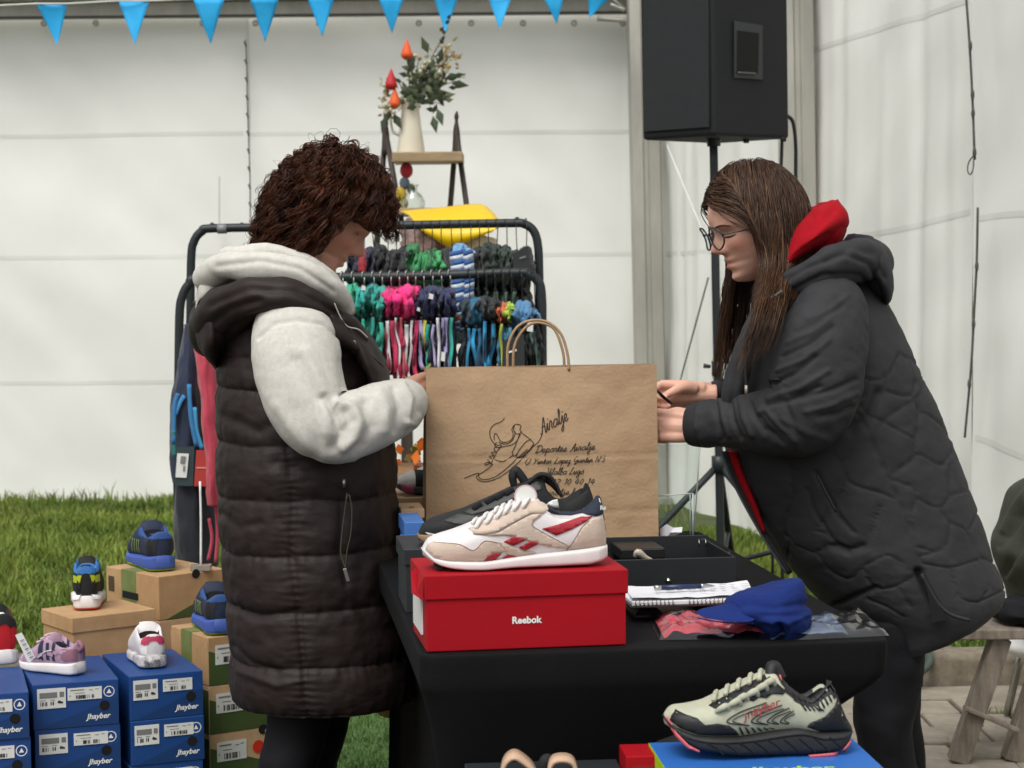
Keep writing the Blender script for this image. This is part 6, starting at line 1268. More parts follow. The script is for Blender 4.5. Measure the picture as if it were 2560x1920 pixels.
# sleeves
def sleeve(rows, seed, specs, n=200, m=110, flat=.95, name='sleeve'):
    G = pxtube(rows, n, m, flat); N = gnormals(G); d = .004 * fbm(G * 13, seed, 3) + .0015 * fbm(G * 45, seed + 1)
    if specs: d = d + ridges(G, N, specs)
    return gobj(name, G + N * d[..., None], M_coat, wr_)
W = []
g = random.Random(8)
for (x0, y0, x1, y1, bow, a) in [(1665, 830, 1760, 770, 14, -.008), (1680, 800, 1790, 735, 16, .007), (1690, 770, 1800, 705, 14, -.008), (1705, 740, 1800, 680, 12, .006), (1660, 860, 1790, 800, 14, .007), (1655, 875, 1770, 835, 12, -.009), (1720, 720, 1820, 660, 10, -.006), (1730, 860, 1850, 820, 10, -.006), (1740, 890, 1850, 850, 10, .006), (1640, 890, 1700, 860, 8, .006), (1745, 690, 1830, 640, 10, .006),
                             (1620, 870, 1650, 930, 8, -.008), (1600, 860, 1625, 940, 8, .007), (1575, 862, 1600, 945, 7, -.008), (1640, 900, 1690, 955, 8, -.006), (1660, 890, 1720, 950, 8, .007), (1545, 870, 1560, 950, 6, -.007), (1700, 880, 1740, 960, 9, -.006), (1690, 905, 1790, 950, 9, .005), (1555, 865, 1575, 940, 6, .006), (1770, 900, 1840, 880, 10, -.007)]:
    mx, my = (x0 + x1) / 2, (y0 + y1) / 2; L = math.hypot(x1 - x0, y1 - y0); nx_, ny_ = -(y1 - y0) / L, (x1 - x0) / L
    W.append(([(x0, y0), (mx + nx_ * bow * .6, my + ny_ * bow * .6), (x1, y1)], 5.5, a * .85))
slv_ = sleeve([(1800, 640, 66, RY - .16), (1790, 680, 84, RY - .20), (1775, 740, 98, RY - .235), (1765, 800, 102, RY - .25), (1755, 855, 100, RY - .255), (1725, 898, 88, RY - .25), (1670, 910, 74, RY - .21), (1610, 912, 62, RY - .16), (1555, 914, 54, RY - .12), (1520, 916, 50, RY - .10)], 81, W)
G = pxtube([(1532, 916, 49, RY - .105), (1515, 917, 50, RY - .097), (1500, 918, 47, RY - .09), (1490, 918, 43, RY - .085)], 30, 60, .9); th_ = np.arange(60); gobj('cuff', G + gnormals(G) * (.0012 * np.sin(th_ * 2 * np.pi / 60 * 30))[None, :, None], mat('rib_knit', '1f1f21', .85, .1, 40, .3, 300), slv_)
sleeve([(1700, 690, 66, RY + .2), (1670, 780, 66, RY + .27), (1630, 845, 56, RY + .24), (1575, 850, 34, RY + .15), (1540, 850, 26, RY + .09), (1512, 850, 24, RY + .06)], 91, [([(1540, 835), (1550, 860)], 5, -.006), ([(1525, 835), (1532, 865)], 4, .005)], 80, 50)
# face details
M_brow = mat('brow_hair', '4a2f22', .7)
hx = head_local(); fm = hx.reshape(-1, 3); fm = fm[fm[:, 0] > .03]
def fsurf(y, z, off=.0): 
    i = np.argmin((fm[:, 1] - y) ** 2 + (fm[:, 2] + .105 - z) ** 2); return np.array([fm[i, 0] + off, y, z - .105])
for sg in (-1, 1):
    MB().tube([xf(HR, fsurf(sg * y, z, .001)[None])[0] for y, z in ((.014, .128), (.024, .132), (.036, .133), (.050, .128))], [.0016, .0026, .0024, .0010], 16, 6).build('eyebrow', M_brow, wr_)
    MB().tube([xf(HR, fsurf(sg * y, z, .0015)[None])[0] for y, z in ((.018, .1065), (.026, .1055), (.036, .1055), (.046, .108))], [.0008, .0016, .0017, .0010], 16, 6).build('eyelash', mat('lash', '1a110d', .6), wr_)
# glasses
M_frame = mat('dark_teal_frame', '1d2a2e', .3, .05); gl = M_frame
for sg in (-1, 1):
    th = np.linspace(0, 2 * np.pi, 37); ring_ = np.array([[.1045 - .010 * (abs(math.cos(t)) ** 2) * (1 if math.cos(t) * 1 > 0 else 0) - .10 * 0, sg * (.033 + .0265 * math.cos(t)), .106 - .105 + .0245 * math.sin(t) - .002] for t in th])
    ring_[:, 2] += .007; ring_[:, 0] += .0 - .22 * (ring_[:, 2] - 0) * -.35
    P = xf(HR, ring_); rim_ = MB().tube(P, .0021, None, 7).build('glasses_rim', M_frame, wr_)
    o = MB().add(list(P[:-1]) + [P[:-1].mean(0)], [(i, (i + 1) % 36, 36) for i in range(36)]).build('lens', clear('lens_glass', (.97, .97, 1), .12, .02), rim_)
    MB().tube(xf(HR, np.array([[.098, sg * .0595, .012], [.06, sg * .072, .008], [.0, sg * .077, .0], [-.012, sg * .077, -.012]])), .0017, 14, 6).build('temple', M_frame, wr_)
MB().tube(xf(HR, np.array([[.1045, -.0075, .012], [.1075, 0, .0145], [.1045, .0075, .012]])), .0019, 8, 6).build('bridge', M_frame, wr_)
# pen held in the hands
pn = thing('pen', 'dark pen held between the hands of the woman in the quilted coat', 'pen', tuple(at(1432, 862, RY + .0)))
MB().tube([at(1400, 826, RY - .09), at(1420, 846, RY - .095), at(1450, 872, RY - .08)], [.003, .004, .003], 10, 8).build('barrel', mat('black_pen', '17130f', .35), pn); MB().tube([at(1418, 848, RY - .10), at(1428, 856, RY - .10)], .0014, 3, 6).build('clip', M_chrome, pn)
# hair
def condR(p): return ((p[:, 0] < .062) | (p[:, 2] > .072)) & (p[:, 2] > -.05) & ((p[:, 0] < .03) | (p[:, 2] > .035 + .5 * (p[:, 0] - .03)))
Rt, Nn, pl = scalp(HR, 4600, 13, condR)
side = np.where(pl[:, 1] > 0, 1.0, -1.0); yax = np.array(HR.to_3x3().normalized() @ Vector((0, 1, 0))); fwR = np.array(HR.to_3x3().normalized() @ Vector((1, 0, 0))); HRi = HR.inverted()
front = sst(.0, .06, pl[:, 0]); lens_ = np.where(pl[:, 0] < -.03, .17 + .06 * rng.random(len(Rt)), .28 + .10 * rng.random(len(Rt)) + .03 * front)
zA, zB = at(1600, 520, RY).z, at(1600, 600, RY).z
def exR(p, t):
    xl = xf(HRi, p)[:, 0]; k = sst(zA, zB, p[:, 2]); v = np.array([0, 0, -1.0]) * np.ones((len(p), 1)) + (side * max(0, .8 - 3.0 * t))[:, None] * yax - fwR * (1.5 * sst(.030, .066, xl) * sst(-.07, -.03, xf(HRi, p)[:, 2]))[:, None]
    k2_ = sst(at(1600, 700, RY).z, at(1600, 640, RY).z, p[:, 2]); v[:, 1] += (-1.25 * k * k2_ - .15 * k) * (side > 0) + .05 * k * (side < 0); v[:, 0] -= .27 * k * (side > 0) + .12 * k; return v
strands('hair', Rt, Nn, HR, 32, lens_, wr_, M_hairR, (0, 0, -1), .011, .0012, .00115, 15, .2, exR, .13, .5)
G = xf(HR, sphere((-.008, 0, .014), (.103, .0845, .118), 34, 44)); Hl = xf(HR.inverted(), G); lim = .045 + .25 * np.clip(Hl[..., 2], 0, .1); fr_ = (Hl[..., 0] > lim - .03) & (Hl[..., 2] < .085); Hl[fr_, 0] = np.minimum(Hl[fr_, 0], .012); kz2 = Hl[..., 2] < -.06; Hl[kz2, 2] = -.06; gobj('hair', xf(HR, Hl), mat('dark_brown_root', '1b120e', .6), wr_)
kq = (rng.random(len(Rt)) < .10) & (pl[:, 0] > -.02) & (side > 0)
sideA = side; side = side[kq]; strands('hair', Rt[kq], Nn[kq], HR, 32, lens_[kq] * 1.03, wr_, M_hairR2, (0, 0, -1), .0125, .0016, .0011, 19, .2, exR, .12, .5)
# ------------------------------------------------------------------ clothes rack
M_rail = mat('black_coated_steel', '23282a', .45, .12, 20, .05, 200, spec=.4)
RB, RF = 6.78, 6.45
rack = thing('clothes_rack', 'black metal double rail clothes rack full of sportswear', 'clothes rack', (at(780, 700, 6.6).x, 6.6, GL))
def down(x, y, Y): p = at(x, y, Y); return Vector((p.x, p.y, GL - .01))
br = 9.6 * pxm(6.6)
MB().tube([down(404, 700, RB), at(407, 900, RB), at(411, 700, RB), at(413, 560, RB), at(419, 522, RB), at(436, 500, RB), at(466, 493, RB), at(700, 490, RB), at(900, 486, RB), at(1100, 482, RB), at(1132, 484, RB), at(1152, 498, RB), at(1162, 530, RB), at(1165, 600, RB), at(1168, 800, RB), down(1170, 800, RB)], br, 160, 12).build('rail_frame', M_rail, rack)
MB().tube([down(380, 700, RF), at(383, 1000, RF), at(386, 800, RF), at(388, 680, RF), at(394, 640, RF), at(410, 613, RF), at(440, 602, RF), at(700, 599, RF), at(900, 596, RF), at(1110, 589, RF), at(1140, 592, RF), at(1160, 606, RF), at(1170, 640, RF), at(1172, 800, RF), down(1174, 800, RF)], br, 160, 12).build('rail_frame', M_rail, rack)
for x, y, Y in ((458, 486, RB), (522, 486, RB), (1117, 474, RB), (1125, 586, RF)): obj('knob', mesh('knob', sphere(at(x, y, Y), .009, 8, 10).reshape(-1, 3), gridfaces(8, 10)), M_rail, rack)
for x in (404, 1170): MB().tube([down(x - 18, 700, RF), down(x, 700, RB)], br, 4, 10).build('foot_bar', M_rail, rack)
MB().tube([at(470, 494, RB - .001), at(490, 494, RB - .001)], br * 1.12, 3, 12).build('clip_band', mat('grey_clip', '77787a', .4), rack)
M_hook = mat('steel_wire', '9a9a92', .35, metal=.8); M_hookb = mat('black_plastic_hanger', '151617', .5, .1)
ORD = ['first', 'second', 'third', 'fourth', 'fifth', 'sixth', 'seventh', 'eighth', 'ninth', 'tenth', 'eleventh', 'twelfth', 'thirteenth', 'fourteenth', 'fifteenth', 'sixteenth', 'seventeenth', 'eighteenth', 'nineteenth', 'twentieth', 'twenty-first', 'twenty-second']
def fab(h): return mat('cloth_' + h, h, .75, .12, 30, .25, 250, sheen=.15)
def garment(i, rail, x, yb, Y, w, yt, ymid, ybot, ctop, clow, trim, cname, seed, wire):
    g = random.Random(seed); t = thing('hanging_garment', f'{cname} garment, {ORD[i]} from the left on the {rail} rail', 'garment', tuple(at(x, ybot, Y)), f'clothes on the {rail} rail')
    hk = [at(x - 3, yb + 3, Y - .016), at(x - 1, yb - 9, Y - .013), at(x + 2, yb - 10, Y + .006), at(x + 3, yb + 6, Y - .017), at(x + 3, yb + 18, Y - .014), at(x + 4 + g.uniform(-3, 3), yt + 6, Y - .01)]
    MB().tube(hk, .0023 if wire is M_hook else .0018, 22, 6).build('hook', wire, t)
    def piece(nm, rows, m, hd, amp, sd, yo=0, np_=5, pa=.34):
        n_, m_ = 56, 64; G = sil([(a, b_, c, d, hd * k) for a, b_, c, d, k in rows], Y + yo, n_, m_)
        th = np.linspace(0, 2 * np.pi, m_, endpoint=False)[None, :]; tt = np.linspace(0, 1, n_)[:, None]; c = G.mean(1, keepdims=True)
        ph = g.uniform(0, 6) + 2.2 * np.sin(tt * g.uniform(2, 5) + g.uniform(0, 6)); k = 1 + pa * np.cos(np_ * th + ph) + .16 * np.cos((np_ * 2 + 1) * th - ph * 1.7 + tt * 6)
        G = c + (G - c) * k[..., None]; N = gnormals(G)
        r1 = 1 - 2 * np.abs(fbm(G * np.array([24, 12, 24]), sd, 2)); d = amp * .55 * r1 + amp * .5 * fbm(G * np.array([45, 14, 40]), sd + 2, 2)
        gobj(nm, G + N * d[..., None], m, t)
    j = lambda a: g.uniform(-a, a)
    piece('top_piece', [(x - w * .15, yt, x + w * .2, yt + j(3), .2), (x - w * .42 + j(3), yt + (ymid - yt) * .18, x + w * .4 + j(4), yt + (ymid - yt) * .15, .8), (x - w * .58 + j(4), yt + (ymid - yt) * .45, x + w * .52 + j(4), yt + (ymid - yt) * .48, 1), (x - w * .45 + j(4), yt + (ymid - yt) * .78, x + w * .42 + j(4), yt + (ymid - yt) * .75, .8), (x - w * .25, ymid, x + w * .2, ymid + j(5), .4)], fab(ctop), .11, .013, seed, 0, g.choice((4, 5, 6)), .30)
    if clow:
        MB().tube([at(x - 4, ymid - 6, Y - .09), at(x + 3, ymid + 8, Y - .09)], [.008, .007], 4, 8).build('clip', M_hookb, t)
        sl = j(8)
        piece('lower_piece', [(x - w * .2, ymid - 6, x + w * .25, ymid - 4, .3), (x - w * .5 + j(4), ymid + 22, x + w * .5 + j(4), ymid + 20, .9), (x - w * .58 + sl * .5, (ymid + ybot) / 2, x + w * .55 + sl * .5, (ymid + ybot) / 2, 1), (x - w * .5 + sl, ybot - 10, x + w * .5 + sl, ybot - 8, .9), (x - w * .3 + sl, ybot, x + w * .3 + sl, ybot, .6)], fab(clow), .10, .007, seed + 40, 0, g.choice((5, 6, 7)), .20)
        for k, c in enumerate(trim or ()):
            o_ = (k - (len(trim) - 1) / 2) * w * .42; pts = cr([(x + o_, ymid + 2), (x + o_ + j(4), ymid + 28), (x + o_ + sl * .6 + j(5), (ymid + ybot) / 2), (x + o_ + sl + j(6), ybot - 20), (x + o_ + sl + j(5), ybot - 4)], 22)
            b = MB(); ribbon(b, [at(px, py, Y - .115 + .006 * math.sin(q_ * .5 + seed)) for q_, (px, py) in enumerate(pts)], (5 + 5 * g.random()) * pxm(Y), (g.uniform(-.9, .9), 1, 0)); o = b.build('trim', fab(c), t); q = o.modifiers.new('t', 'SOLIDIFY'); q.thickness = .002
    return t
front = [(738, 26, '1f8f7c', '1c8070', ('2aa389',), 'teal green'), (761, 30, '2aa37f', '1c8070', ('35a98c',), 'bright sea green'), (784, 24, '1f9a8f', '178069', ('2aa389',), 'turquoise'), (805, 26, '1f8f86', '23907a', ('1c7d74',), 'dark turquoise'), (823, 26, '2b9a8a', '1f8574', ('36ad93',), 'teal'),
         (842, 28, 'd11d70', '8e1738', ('c9c7c9', 'b52a50'), 'hot pink'), (860, 26, 'e0237c', 'a81e4a', ('cfcdcf', 'c25a58'), 'vivid pink'), (878, 26, 'e0217a', '99193f', ('c8c8ca',), 'shocking pink'), (895, 24, 'd42374', '7d1230', ('d0cfd1', 'b5224f'), 'magenta pink'),
         (913, 26, '1c2348', '181c36', ('9a8fb5', 'b9b54a'), 'navy with lilac strips'), (932, 26, '20284f', '161a30', ('1f9a8f', 'a79bc0'), 'navy with turquoise strip'), (951, 26, '1b2144', '12162a', ('d5d3da', '8f86b3'), 'navy with white strip'), (970, 26, '1e2650', '14182c', ('9e94bd', '2aa398'), 'navy with pale strips'),
         (1012, 24, '16323f', '12222e', ('1f7fa8',), 'dark petrol'), (1030, 26, '13607f', '0f3a55', ('1f8fc0', '126a92'), 'petrol blue'), (1048, 26, '0d151c', '0f2a40', ('1f86b5',), 'black and cerulean'), (1066, 22, '0f1518', '0c1418', ('1d7eaa',), 'black with blue cord'),
         (1084, 22, 'c8653a', '5b9ab5', ('a9b83a',), 'orange and sky blue'), (1102, 20, '9cb83f', '4f8fb0', ('5fa5c0',), 'lime and light blue'), (1124, 34, '4a7da6', '1a2420', ('24352c',), 'denim blue'), (1151, 30, '3f6f96', '17201d', ('4a6a66',), 'faded denim')]
for i, (x, w, a, c, tr_, nm) in enumerate(front):
    yt = 618 + rnd.uniform(-4, 8) + (28 if x > 1005 else 0) + (12 if x > 1075 else 0)
    garment(i, 'lower front', x, 598 - (x - 740) * .022, RF, w, yt, 690 + rnd.uniform(-8, 10) + (10 if x > 1005 else 0), 800 + rnd.uniform(-6, 25), a, c, tr_, nm, 200 + i, M_hook if x < 1000 else M_hookb)
backr = [(768, '141a33', 'dark navy'), (784, '8c1420', 'dark red'), (802, '1a2142', 'navy'), (818, '15171a', 'black'), (836, '1b1c1c', 'charcoal'), (854, '111314', 'jet black'), (872, '17191a', 'coal black'), (893, '2a7a45', 'grass green'), (912, '2f8a50', 'leaf green'), (931, '1f6a3a', 'bottle green'), (950, '3f9c5c', 'mint green'), (972, '131617', 'soft black'), (993, '6a9ac4', 'sky blue striped'), (1014, '7fa3c0', 'pale blue striped'), (1033, '12141a', 'blue black'), (1052, '1c2a22', 'dark forest print'), (1072, '1a2b21', 'forest green print'), (1092, '22372a', 'moss print'), (1112, '14201a', 'black green print'), (1135, '2a2d2c', 'dark grey')]
for i, (x, c, nm) in enumerate(backr):
    st_ = 'striped' in nm; garment(i, 'upper back', x, 492 - (x - 740) * .022, RB, 27 if not st_ else 30, 536 + rnd.uniform(-10, 10), 628, 730 + rnd.uniform(-10, 20), c, c, ('4a7fb5', 'c8d0da') if st_ else (('3f5a48',) if 'print' in nm else None), nm, 300 + i, M_hookb)
    if st_:
        p = bpy.data.objects[-1] if False else None
for k, (x0, yo) in enumerate(((988, 0), (1008, -.01))):
    t = thing('swim_shorts', ['white and blue striped swimwear hanging under the upper rail', 'narrower striped swimwear beside the first striped one'][k], 'garment', tuple(at(x0, 700, 6.6)), 'striped swimwear')
    pts = cr([(x0, 540), (x0 + 4, 590), (x0 + 2, 640), (x0 - 4, 690), (x0 - 6, 720)], 40); hw = 16 - 5 * k
    for q_ in range(20):
        x, y = pts[q_ * 2]; x2, y2 = pts[min(39, q_ * 2 + 2)]
        o = MB().add([tuple(at(x - hw, y + 4, 6.60)), tuple(at(x, y + 1, 6.575)), tuple(at(x + hw, y - 3, 6.60)), tuple(at(x2 + hw, y2 - 3, 6.60)), tuple(at(x2, y2 + 1, 6.575)), tuple(at(x2 - hw, y2 + 4, 6.60))], [(0, 1, 4, 5), (1, 2, 3, 4)]).build('stripe', fab('c3cdd8' if q_ % 2 else '2d5c9a') if q_ % 9 != 5 else fab('b8493c'), t); s_ = o.modifiers.new('t', 'SOLIDIFY'); s_.thickness = .004
# clothes hanging on the left end of the rack
def drape(label, cat, rows, Y, m, seed, amp=.01, specs=None, name='hanging_garment', stretch=(40, 12, 8)):
    t = thing(name, label, cat, tuple(at((rows[-1][0] + rows[-1][2]) / 2, rows[-1][1], Y))); G = sil(rows, Y, 90, 50); N = gnormals(G); d = amp * fbm(G * np.array(stretch), seed, 3)
    if specs: d = d + ridges(G, N, specs)
    gobj('cloth', G + N * d[..., None], m, t); return t
EY = 6.30
t = drape('navy and sky blue sports top hanging at the left end of the rack', 'garment', [(398, 700, 425, 700, .03), (384, 800, 432, 800, .08), (374, 860, 440, 860, .10), (371, 930, 445, 930, .10), (372, 980, 448, 980, .10), (376, 1040, 450, 1040, .08)], EY, fab('13203a'), 401)
for k, (c, ln) in enumerate((('2d6fa3', [(384, 850), (376, 880), (374, 960)]), ('3a86bd', [(398, 855), (388, 870), (378, 895)]), ('2a75a8', [(408, 830), (412, 900), (424, 965)]), ('3c93c4', [(420, 880), (424, 930), (436, 970)]), ('1e6a66', [(374, 930), (376, 985)]))): b = MB(); ribbon(b, [at(x, y, EY - .107) for x, y in cr(ln, 14)], .014, (.3, 1, 0)); o = b.build('print', fab(c), t); q = o.modifiers.new('t', 'SOLIDIFY'); q.thickness = .003
t = drape('coral red sports jacket hanging at the left end beside the dark vest', 'garment', [(432, 690, 450, 690, .03), (428, 760, 470, 760, .08), (434, 850, 478, 850, .09), (440, 950, 482, 950, .09), (446, 1020, 484, 1020, .09), (452, 1090, 480, 1085, .05)], EY - .10, fab('b83a4e'), 405)
t = drape('black and navy training trousers hanging under the tags at the rack end', 'garment', [(378, 1035, 470, 1035, .06), (376, 1100, 474, 1100, .08), (378, 1160, 470, 1160, .08), (384, 1210, 468, 1215, .07), (388, 1260, 460, 1262, .06)], EY + .02, fab('10131f'), 409)
for ln in ([(452, 1120), (458, 1165), (450, 1210)], [(466, 1090), (470, 1150), (466, 1215)]): MB().tube([at(x, y, EY - .075) for x, y in ln], .0055, 14, 6).build('side_stripe', fab('b53752'), t)
t = thing('clothes_hanger', 'black hanger hooked on the left end of the lower rail', 'hanger', tuple(at(412, 760, EY)))
MB().tube([at(x, y, EY) for x, y in ((420, 650), (424, 680), (412, 700), (396, 760))], .006, 20, 8).build('arm', M_hookb, t); MB().tube([at(x, y, EY) for x, y in ((424, 680), (430, 705), (432, 760))], .006, 16, 8).build('arm', M_hookb, t); MB().tube([at(396, 758, EY), at(432, 756, EY)], .004, 4, 8).build('bar', M_hookb, t)
obj('bead', mesh('bead', sphere(at(430, 668, EY), .012, 8, 10).reshape(-1, 3), gridfaces(8, 10)), fab('a8324a'), t)
t = thing('swing_tag', 'dark green card tag with white barcode label on the rack end', 'tag', tuple(at(398, 1050, EY - .14)))
cd_ = card('card', [(381, 966), (420, 964), (417, 1050), (378, 1049)], EY - .14, mat('dark_green_card', '2a3a3c', .5), t); card('label', [(383, 979), (408, 980), (403, 1032), (379, 1031)], EY - .146, M_lab, cd_, .0004); card('print', [(391, 985), (402, 986), (399, 1002), (389, 1001)], EY - .149, M_ink2, cd_, .0003); card('print', [(396, 1006), (400, 1006), (399, 1018), (395, 1018)], EY - .149, M_ink2, cd_, .0003)
t = thing('swing_tag', 'glossy coral red card tag beside the dark green tag', 'tag', tuple(at(437, 1052, EY - .15)))
card('card', [(424, 972), (456, 972), (451, 1051), (419, 1050)], EY - .15, mat('coral_card', 'c0423c', .3, .2, 12, col2='a03a36'), t); card('print', [(424, 1009), (450, 1009), (450, 1012), (424, 1012)], EY - .153, mat('pale_coral_print', 'd98d84', .5), t, .0003)
# price stand on the kraft box
sp_ = onz(434, 1232, zt2 + .001); t = thing('price_stand', 'thin white rod of a price stand with a clear base on the kraft box', 'price stand', (sp_.x, sp_.y, zt2))
MB().tube([sp_ + Vector((0, 0, .004)), at(434, 1120, sp_.y), at(432, 1040, sp_.y)], [.0032, .003, .0028], 8, 8).build('rod', M_wht, t); MB().box((sp_.x - .026, sp_.y - .012, zt2 + .0008), (sp_.x + .026, sp_.y + .014, zt2 + .016)).build('base', mat('frosted_plastic', 'a6a096', .2, .05, trans=.4), t, False, .001)

# ------------------------------------------------------------------ loudspeaker
M_spk = mat('black_speaker_coat', '17191b', .7, .1, 30, .25, 400, spec=.35); M_gril = mat('black_grille', '1e2022', .6, .15, 30, .3, 700, spec=.4)
cA = at(1545, 292, 7.10); cL = at(1387, 303, 7.34); cR = at(1706, 299, 7.33); zb_ = cA.z
cB = cL + (cR - cA); spk = thing('loudspeaker', 'large black loudspeaker on a pole stand, top cut by the frame', 'loudspeaker', ((cL.x + cR.x) / 2, (cA.y + cB.y) / 2, zb_))
lean = Vector((-.008, 0, 0)); Hs = .68
q4 = [Vector((p.x, p.y, zb_)) for p in (cA, cR, cB, cL)]
b = MB().add([tuple(p) for p in q4] + [tuple(p + lean + Vector((0, 0, Hs))) for p in q4], [(3, 2, 1, 0), (4, 5, 6, 7), (0, 1, 5, 4), (1, 2, 6, 5), (2, 3, 7, 6), (3, 0, 4, 7)]); cab_ = b.build('cabinet', M_spk, spk, False, .012)
fe = (q4[3] - q4[0]); fn = Vector((fe.y, -fe.x, 0)).normalized(); fn = fn if fn.y < 0 else -fn
b = MB().add([tuple(q4[0] + fe * a + Vector((0, 0, h)) + fn * .004) for a, h in ((.06, .03), (.95, .03), (.95, Hs - .03), (.06, Hs - .03))], [(0, 1, 2, 3)]); o = b.build('grille', M_gril, spk, False); s_ = o.modifiers.new('t', 'SOLIDIFY'); s_.thickness = .006
re_ = (q4[1] - q4[0]); rn = Vector((re_.y, -re_.x, 0)).normalized(); rn = rn if rn.y < 0 else -rn
def rp(x, y, off=.0): return onplane(x, y, q4[0] + rn * off, rn)
for nm, pts, off, m_ in (('handle_plate', [(1585, 45), (1646, 55), (1646, 172), (1585, 168)], .003, mat('handle_plastic', '2a2e30', .5)), ('handle_recess', [(1593, 66), (1638, 72), (1636, 158), (1592, 156)], .0065, M_hole)):
    o = MB().add([tuple(rp(x, y, off)) for x, y in pts], [(0, 1, 2, 3)]).build(nm, m_, cab_, False); s_ = o.modifiers.new('t', 'SOLIDIFY'); s_.thickness = .004
MB().tube([rp(1594, 157, .012), rp(1632, 159, .012)], .004, 4, 8).build('handle_bar', mat('worn_handle', '4a4844', .5), cab_)
for x, y in ((1612, 303), (1692, 300)): MB().tube([at(x, y - 3, 7.25), at(x, y + 6, 7.25)], [.012, .010], 3, 10).build('foot', M_spk, spk)
st = thing('speaker_stand', 'black tripod pole stand carrying the loudspeaker', 'speaker stand', (at(1552, 1100, 7.3).x, 7.3, GL)); pY = 7.30
MB().tube([at(1541, 285, pY), at(1546, 600, pY), at(1550, 800, pY), at(1556, 1160, pY), down(1558, 1200, pY)], 9 * pxm(pY), 20, 12).build('pole', M_rail, st); MB().tube([at(1541, 290, pY), at(1542, 316, pY)], [.028, .024], 3, 12).build('socket', M_rail, st)
MB().tube([at(1548, 780, pY), at(1549, 812, pY)], [.019, .019], 3, 10).build('collar', M_rail, st); MB().tube([at(1535, 792, pY - .03), at(1520, 790, pY - .03)], [.006, .009], 3, 8).build('clamp_knob', M_rail, st)
MB().tube([at(1552, 985, pY), at(1553, 1020, pY)], [.026, .026], 3, 10).build('hub', M_rail, st)
for dx, dy in ((-.52, -.12), (.42, -.30), (.12, .55)):
    h = at(1553, 1003, pY); f = Vector((h.x + dx, h.y + dy, GL + .01)); MB().tube([h, h.lerp(f, .5), f], .013, 6, 10).build('leg', M_rail, st); k = Vector((h.x + .01, h.y, GL + .16)); MB().tube([k, h.lerp(f, .55)], .009, 4, 8).build('brace', M_rail, st); MB().tube([f + Vector((0, 0, .012)), f + Vector((dx * .06, dy * .06, -.002))], [.018, .016], 3, 8).build('rubber_foot', M_hookb, st)
c_ = thing('speaker_cable', 'black cable hanging from the back of the loudspeaker', 'cable', tuple(at(1718, 360, 7.45))); MB().tube([at(x, y, 7.45) for x, y in ((1700, 250), (1712, 262), (1718, 300), (1719, 360), (1716, 480), (1700, 700), (1690, 900))] + [down(1690, 900, 7.45)], .007, 60, 8).build('cord', M_hookb, c_)
c_ = thing('speaker_cable', 'short black cable below the loudspeaker corner', 'cable', tuple(at(1688, 330, 7.4))); MB().tube([at(x, y, 7.4) for x, y in ((1690, 296), (1689, 315), (1688, 345), (1684, 420), (1670, 620))] + [down(1668, 700, 7.4)], .006, 40, 8).build('cord', M_hookb, c_)

# ------------------------------------------------------------------ ladder shelf with flowers
M_dw = mat('dark_stained_wood', '3a2f28', .6, .3, 20, .2, 120, st=(4, 4, .6)); M_lw = mat('pale_wood', '9a8564', .65, .2, 16, .2, 120, st=(.6, 4, 4))
SY = 9.4; lad = thing('ladder_shelf', 'dark wooden folding ladder shelf with a pale top board', 'shelf', (at(915, 400, SY).x, SY, GL))
for x0, xa, xb, side in ((833, 818, 862, 0), (986, 972, 1008, 1)):
    tp = at(x0, 285, SY); 
    for xx, yo in ((xa, .22), (xb, -.22)):
        q = at(xx, 440, SY); v = (q - tp); k = (tp.z - GL) / (tp.z - q.z); e2 = tp + Vector((v.x * k, yo * k * .3, v.z * k)); MB().tube([tp, tp.lerp(e2, .5), e2], [.013, .013, .013], 6, 8).build('leg', M_dw, lad)
    MB().tube([at(x0 - (1 if side == 0 else -1), 240, SY), at(x0, 252, SY), at(x0, 262, SY), at(x0, 285, SY), at(x0 + 1, 335, SY)], [.003, .011, .008, .016, .022], 18, 10).build('finial', M_dw, lad)
s0 = at(848, 330, SY - .10); s1 = at(1000, 330, SY - .10); MB().box((s0.x, SY - .16, s0.z - .045), (s1.x, SY + .12, s0.z + .0)).build('shelf_board', M_lw, lad, False, .004)
zl = at(930, 452, SY).z; MB().box((s0.x - .02, SY - .24, zl - .03), (s1.x + .04, SY + .2, zl)).build('shelf_board', M_lw, lad, False, .004)
vs = thing('jug', 'cream tapered enamel jug standing on the top board of the ladder shelf', 'jug', (at(890, 326, SY).x, SY - .03, s0.z))
vx = at(888, 300, SY).x; zv = s0.z; hv = at(888, 220, SY).z - zv
Gj = np.array([[(vx + r_ * math.cos(a), SY - .03 + r_ * math.sin(a), zv + .001 + h * hv) for a in np.linspace(0, 2 * np.pi, 28, endpoint=False)] for h, r_ in ((0, .064), (.1, .063), (.5, .050), (.8, .042), (.92, .044), (1, .053), (.99, .049), (.85, .038), (.6, .04))]); gobj('vessel', Gj, mat('cream_enamel', 'd5cdb8', .35, .04), vs, caps=False)
MB().tube([(vx - .05, SY - .03, zv + hv * .95), (vx - .09, SY - .03, zv + hv * .8), (vx - .085, SY - .03, zv + hv * .45), (vx - .055, SY - .03, zv + hv * .35)], .006, 20, 8).build('handle', MATS['cream_enamel'], vs)
bq = thing('bouquet', 'bunch of artificial leaves with red and orange buds in the cream jug', 'bouquet', (vx, SY - .03, zv + hv * .7))
M_leafd = mat('dark_leaf', '2f3a28', .6, .3, 12, col2='4d5a3c'); M_leafm = mat('sage_leaf', '5d684c', .65, .25, 14, col2='7a8262'); M_leafl = mat('pale_flower', 'b8b59a', .7, .2, 20); M_stem = mat('stem_brown', '4a4636', .7)
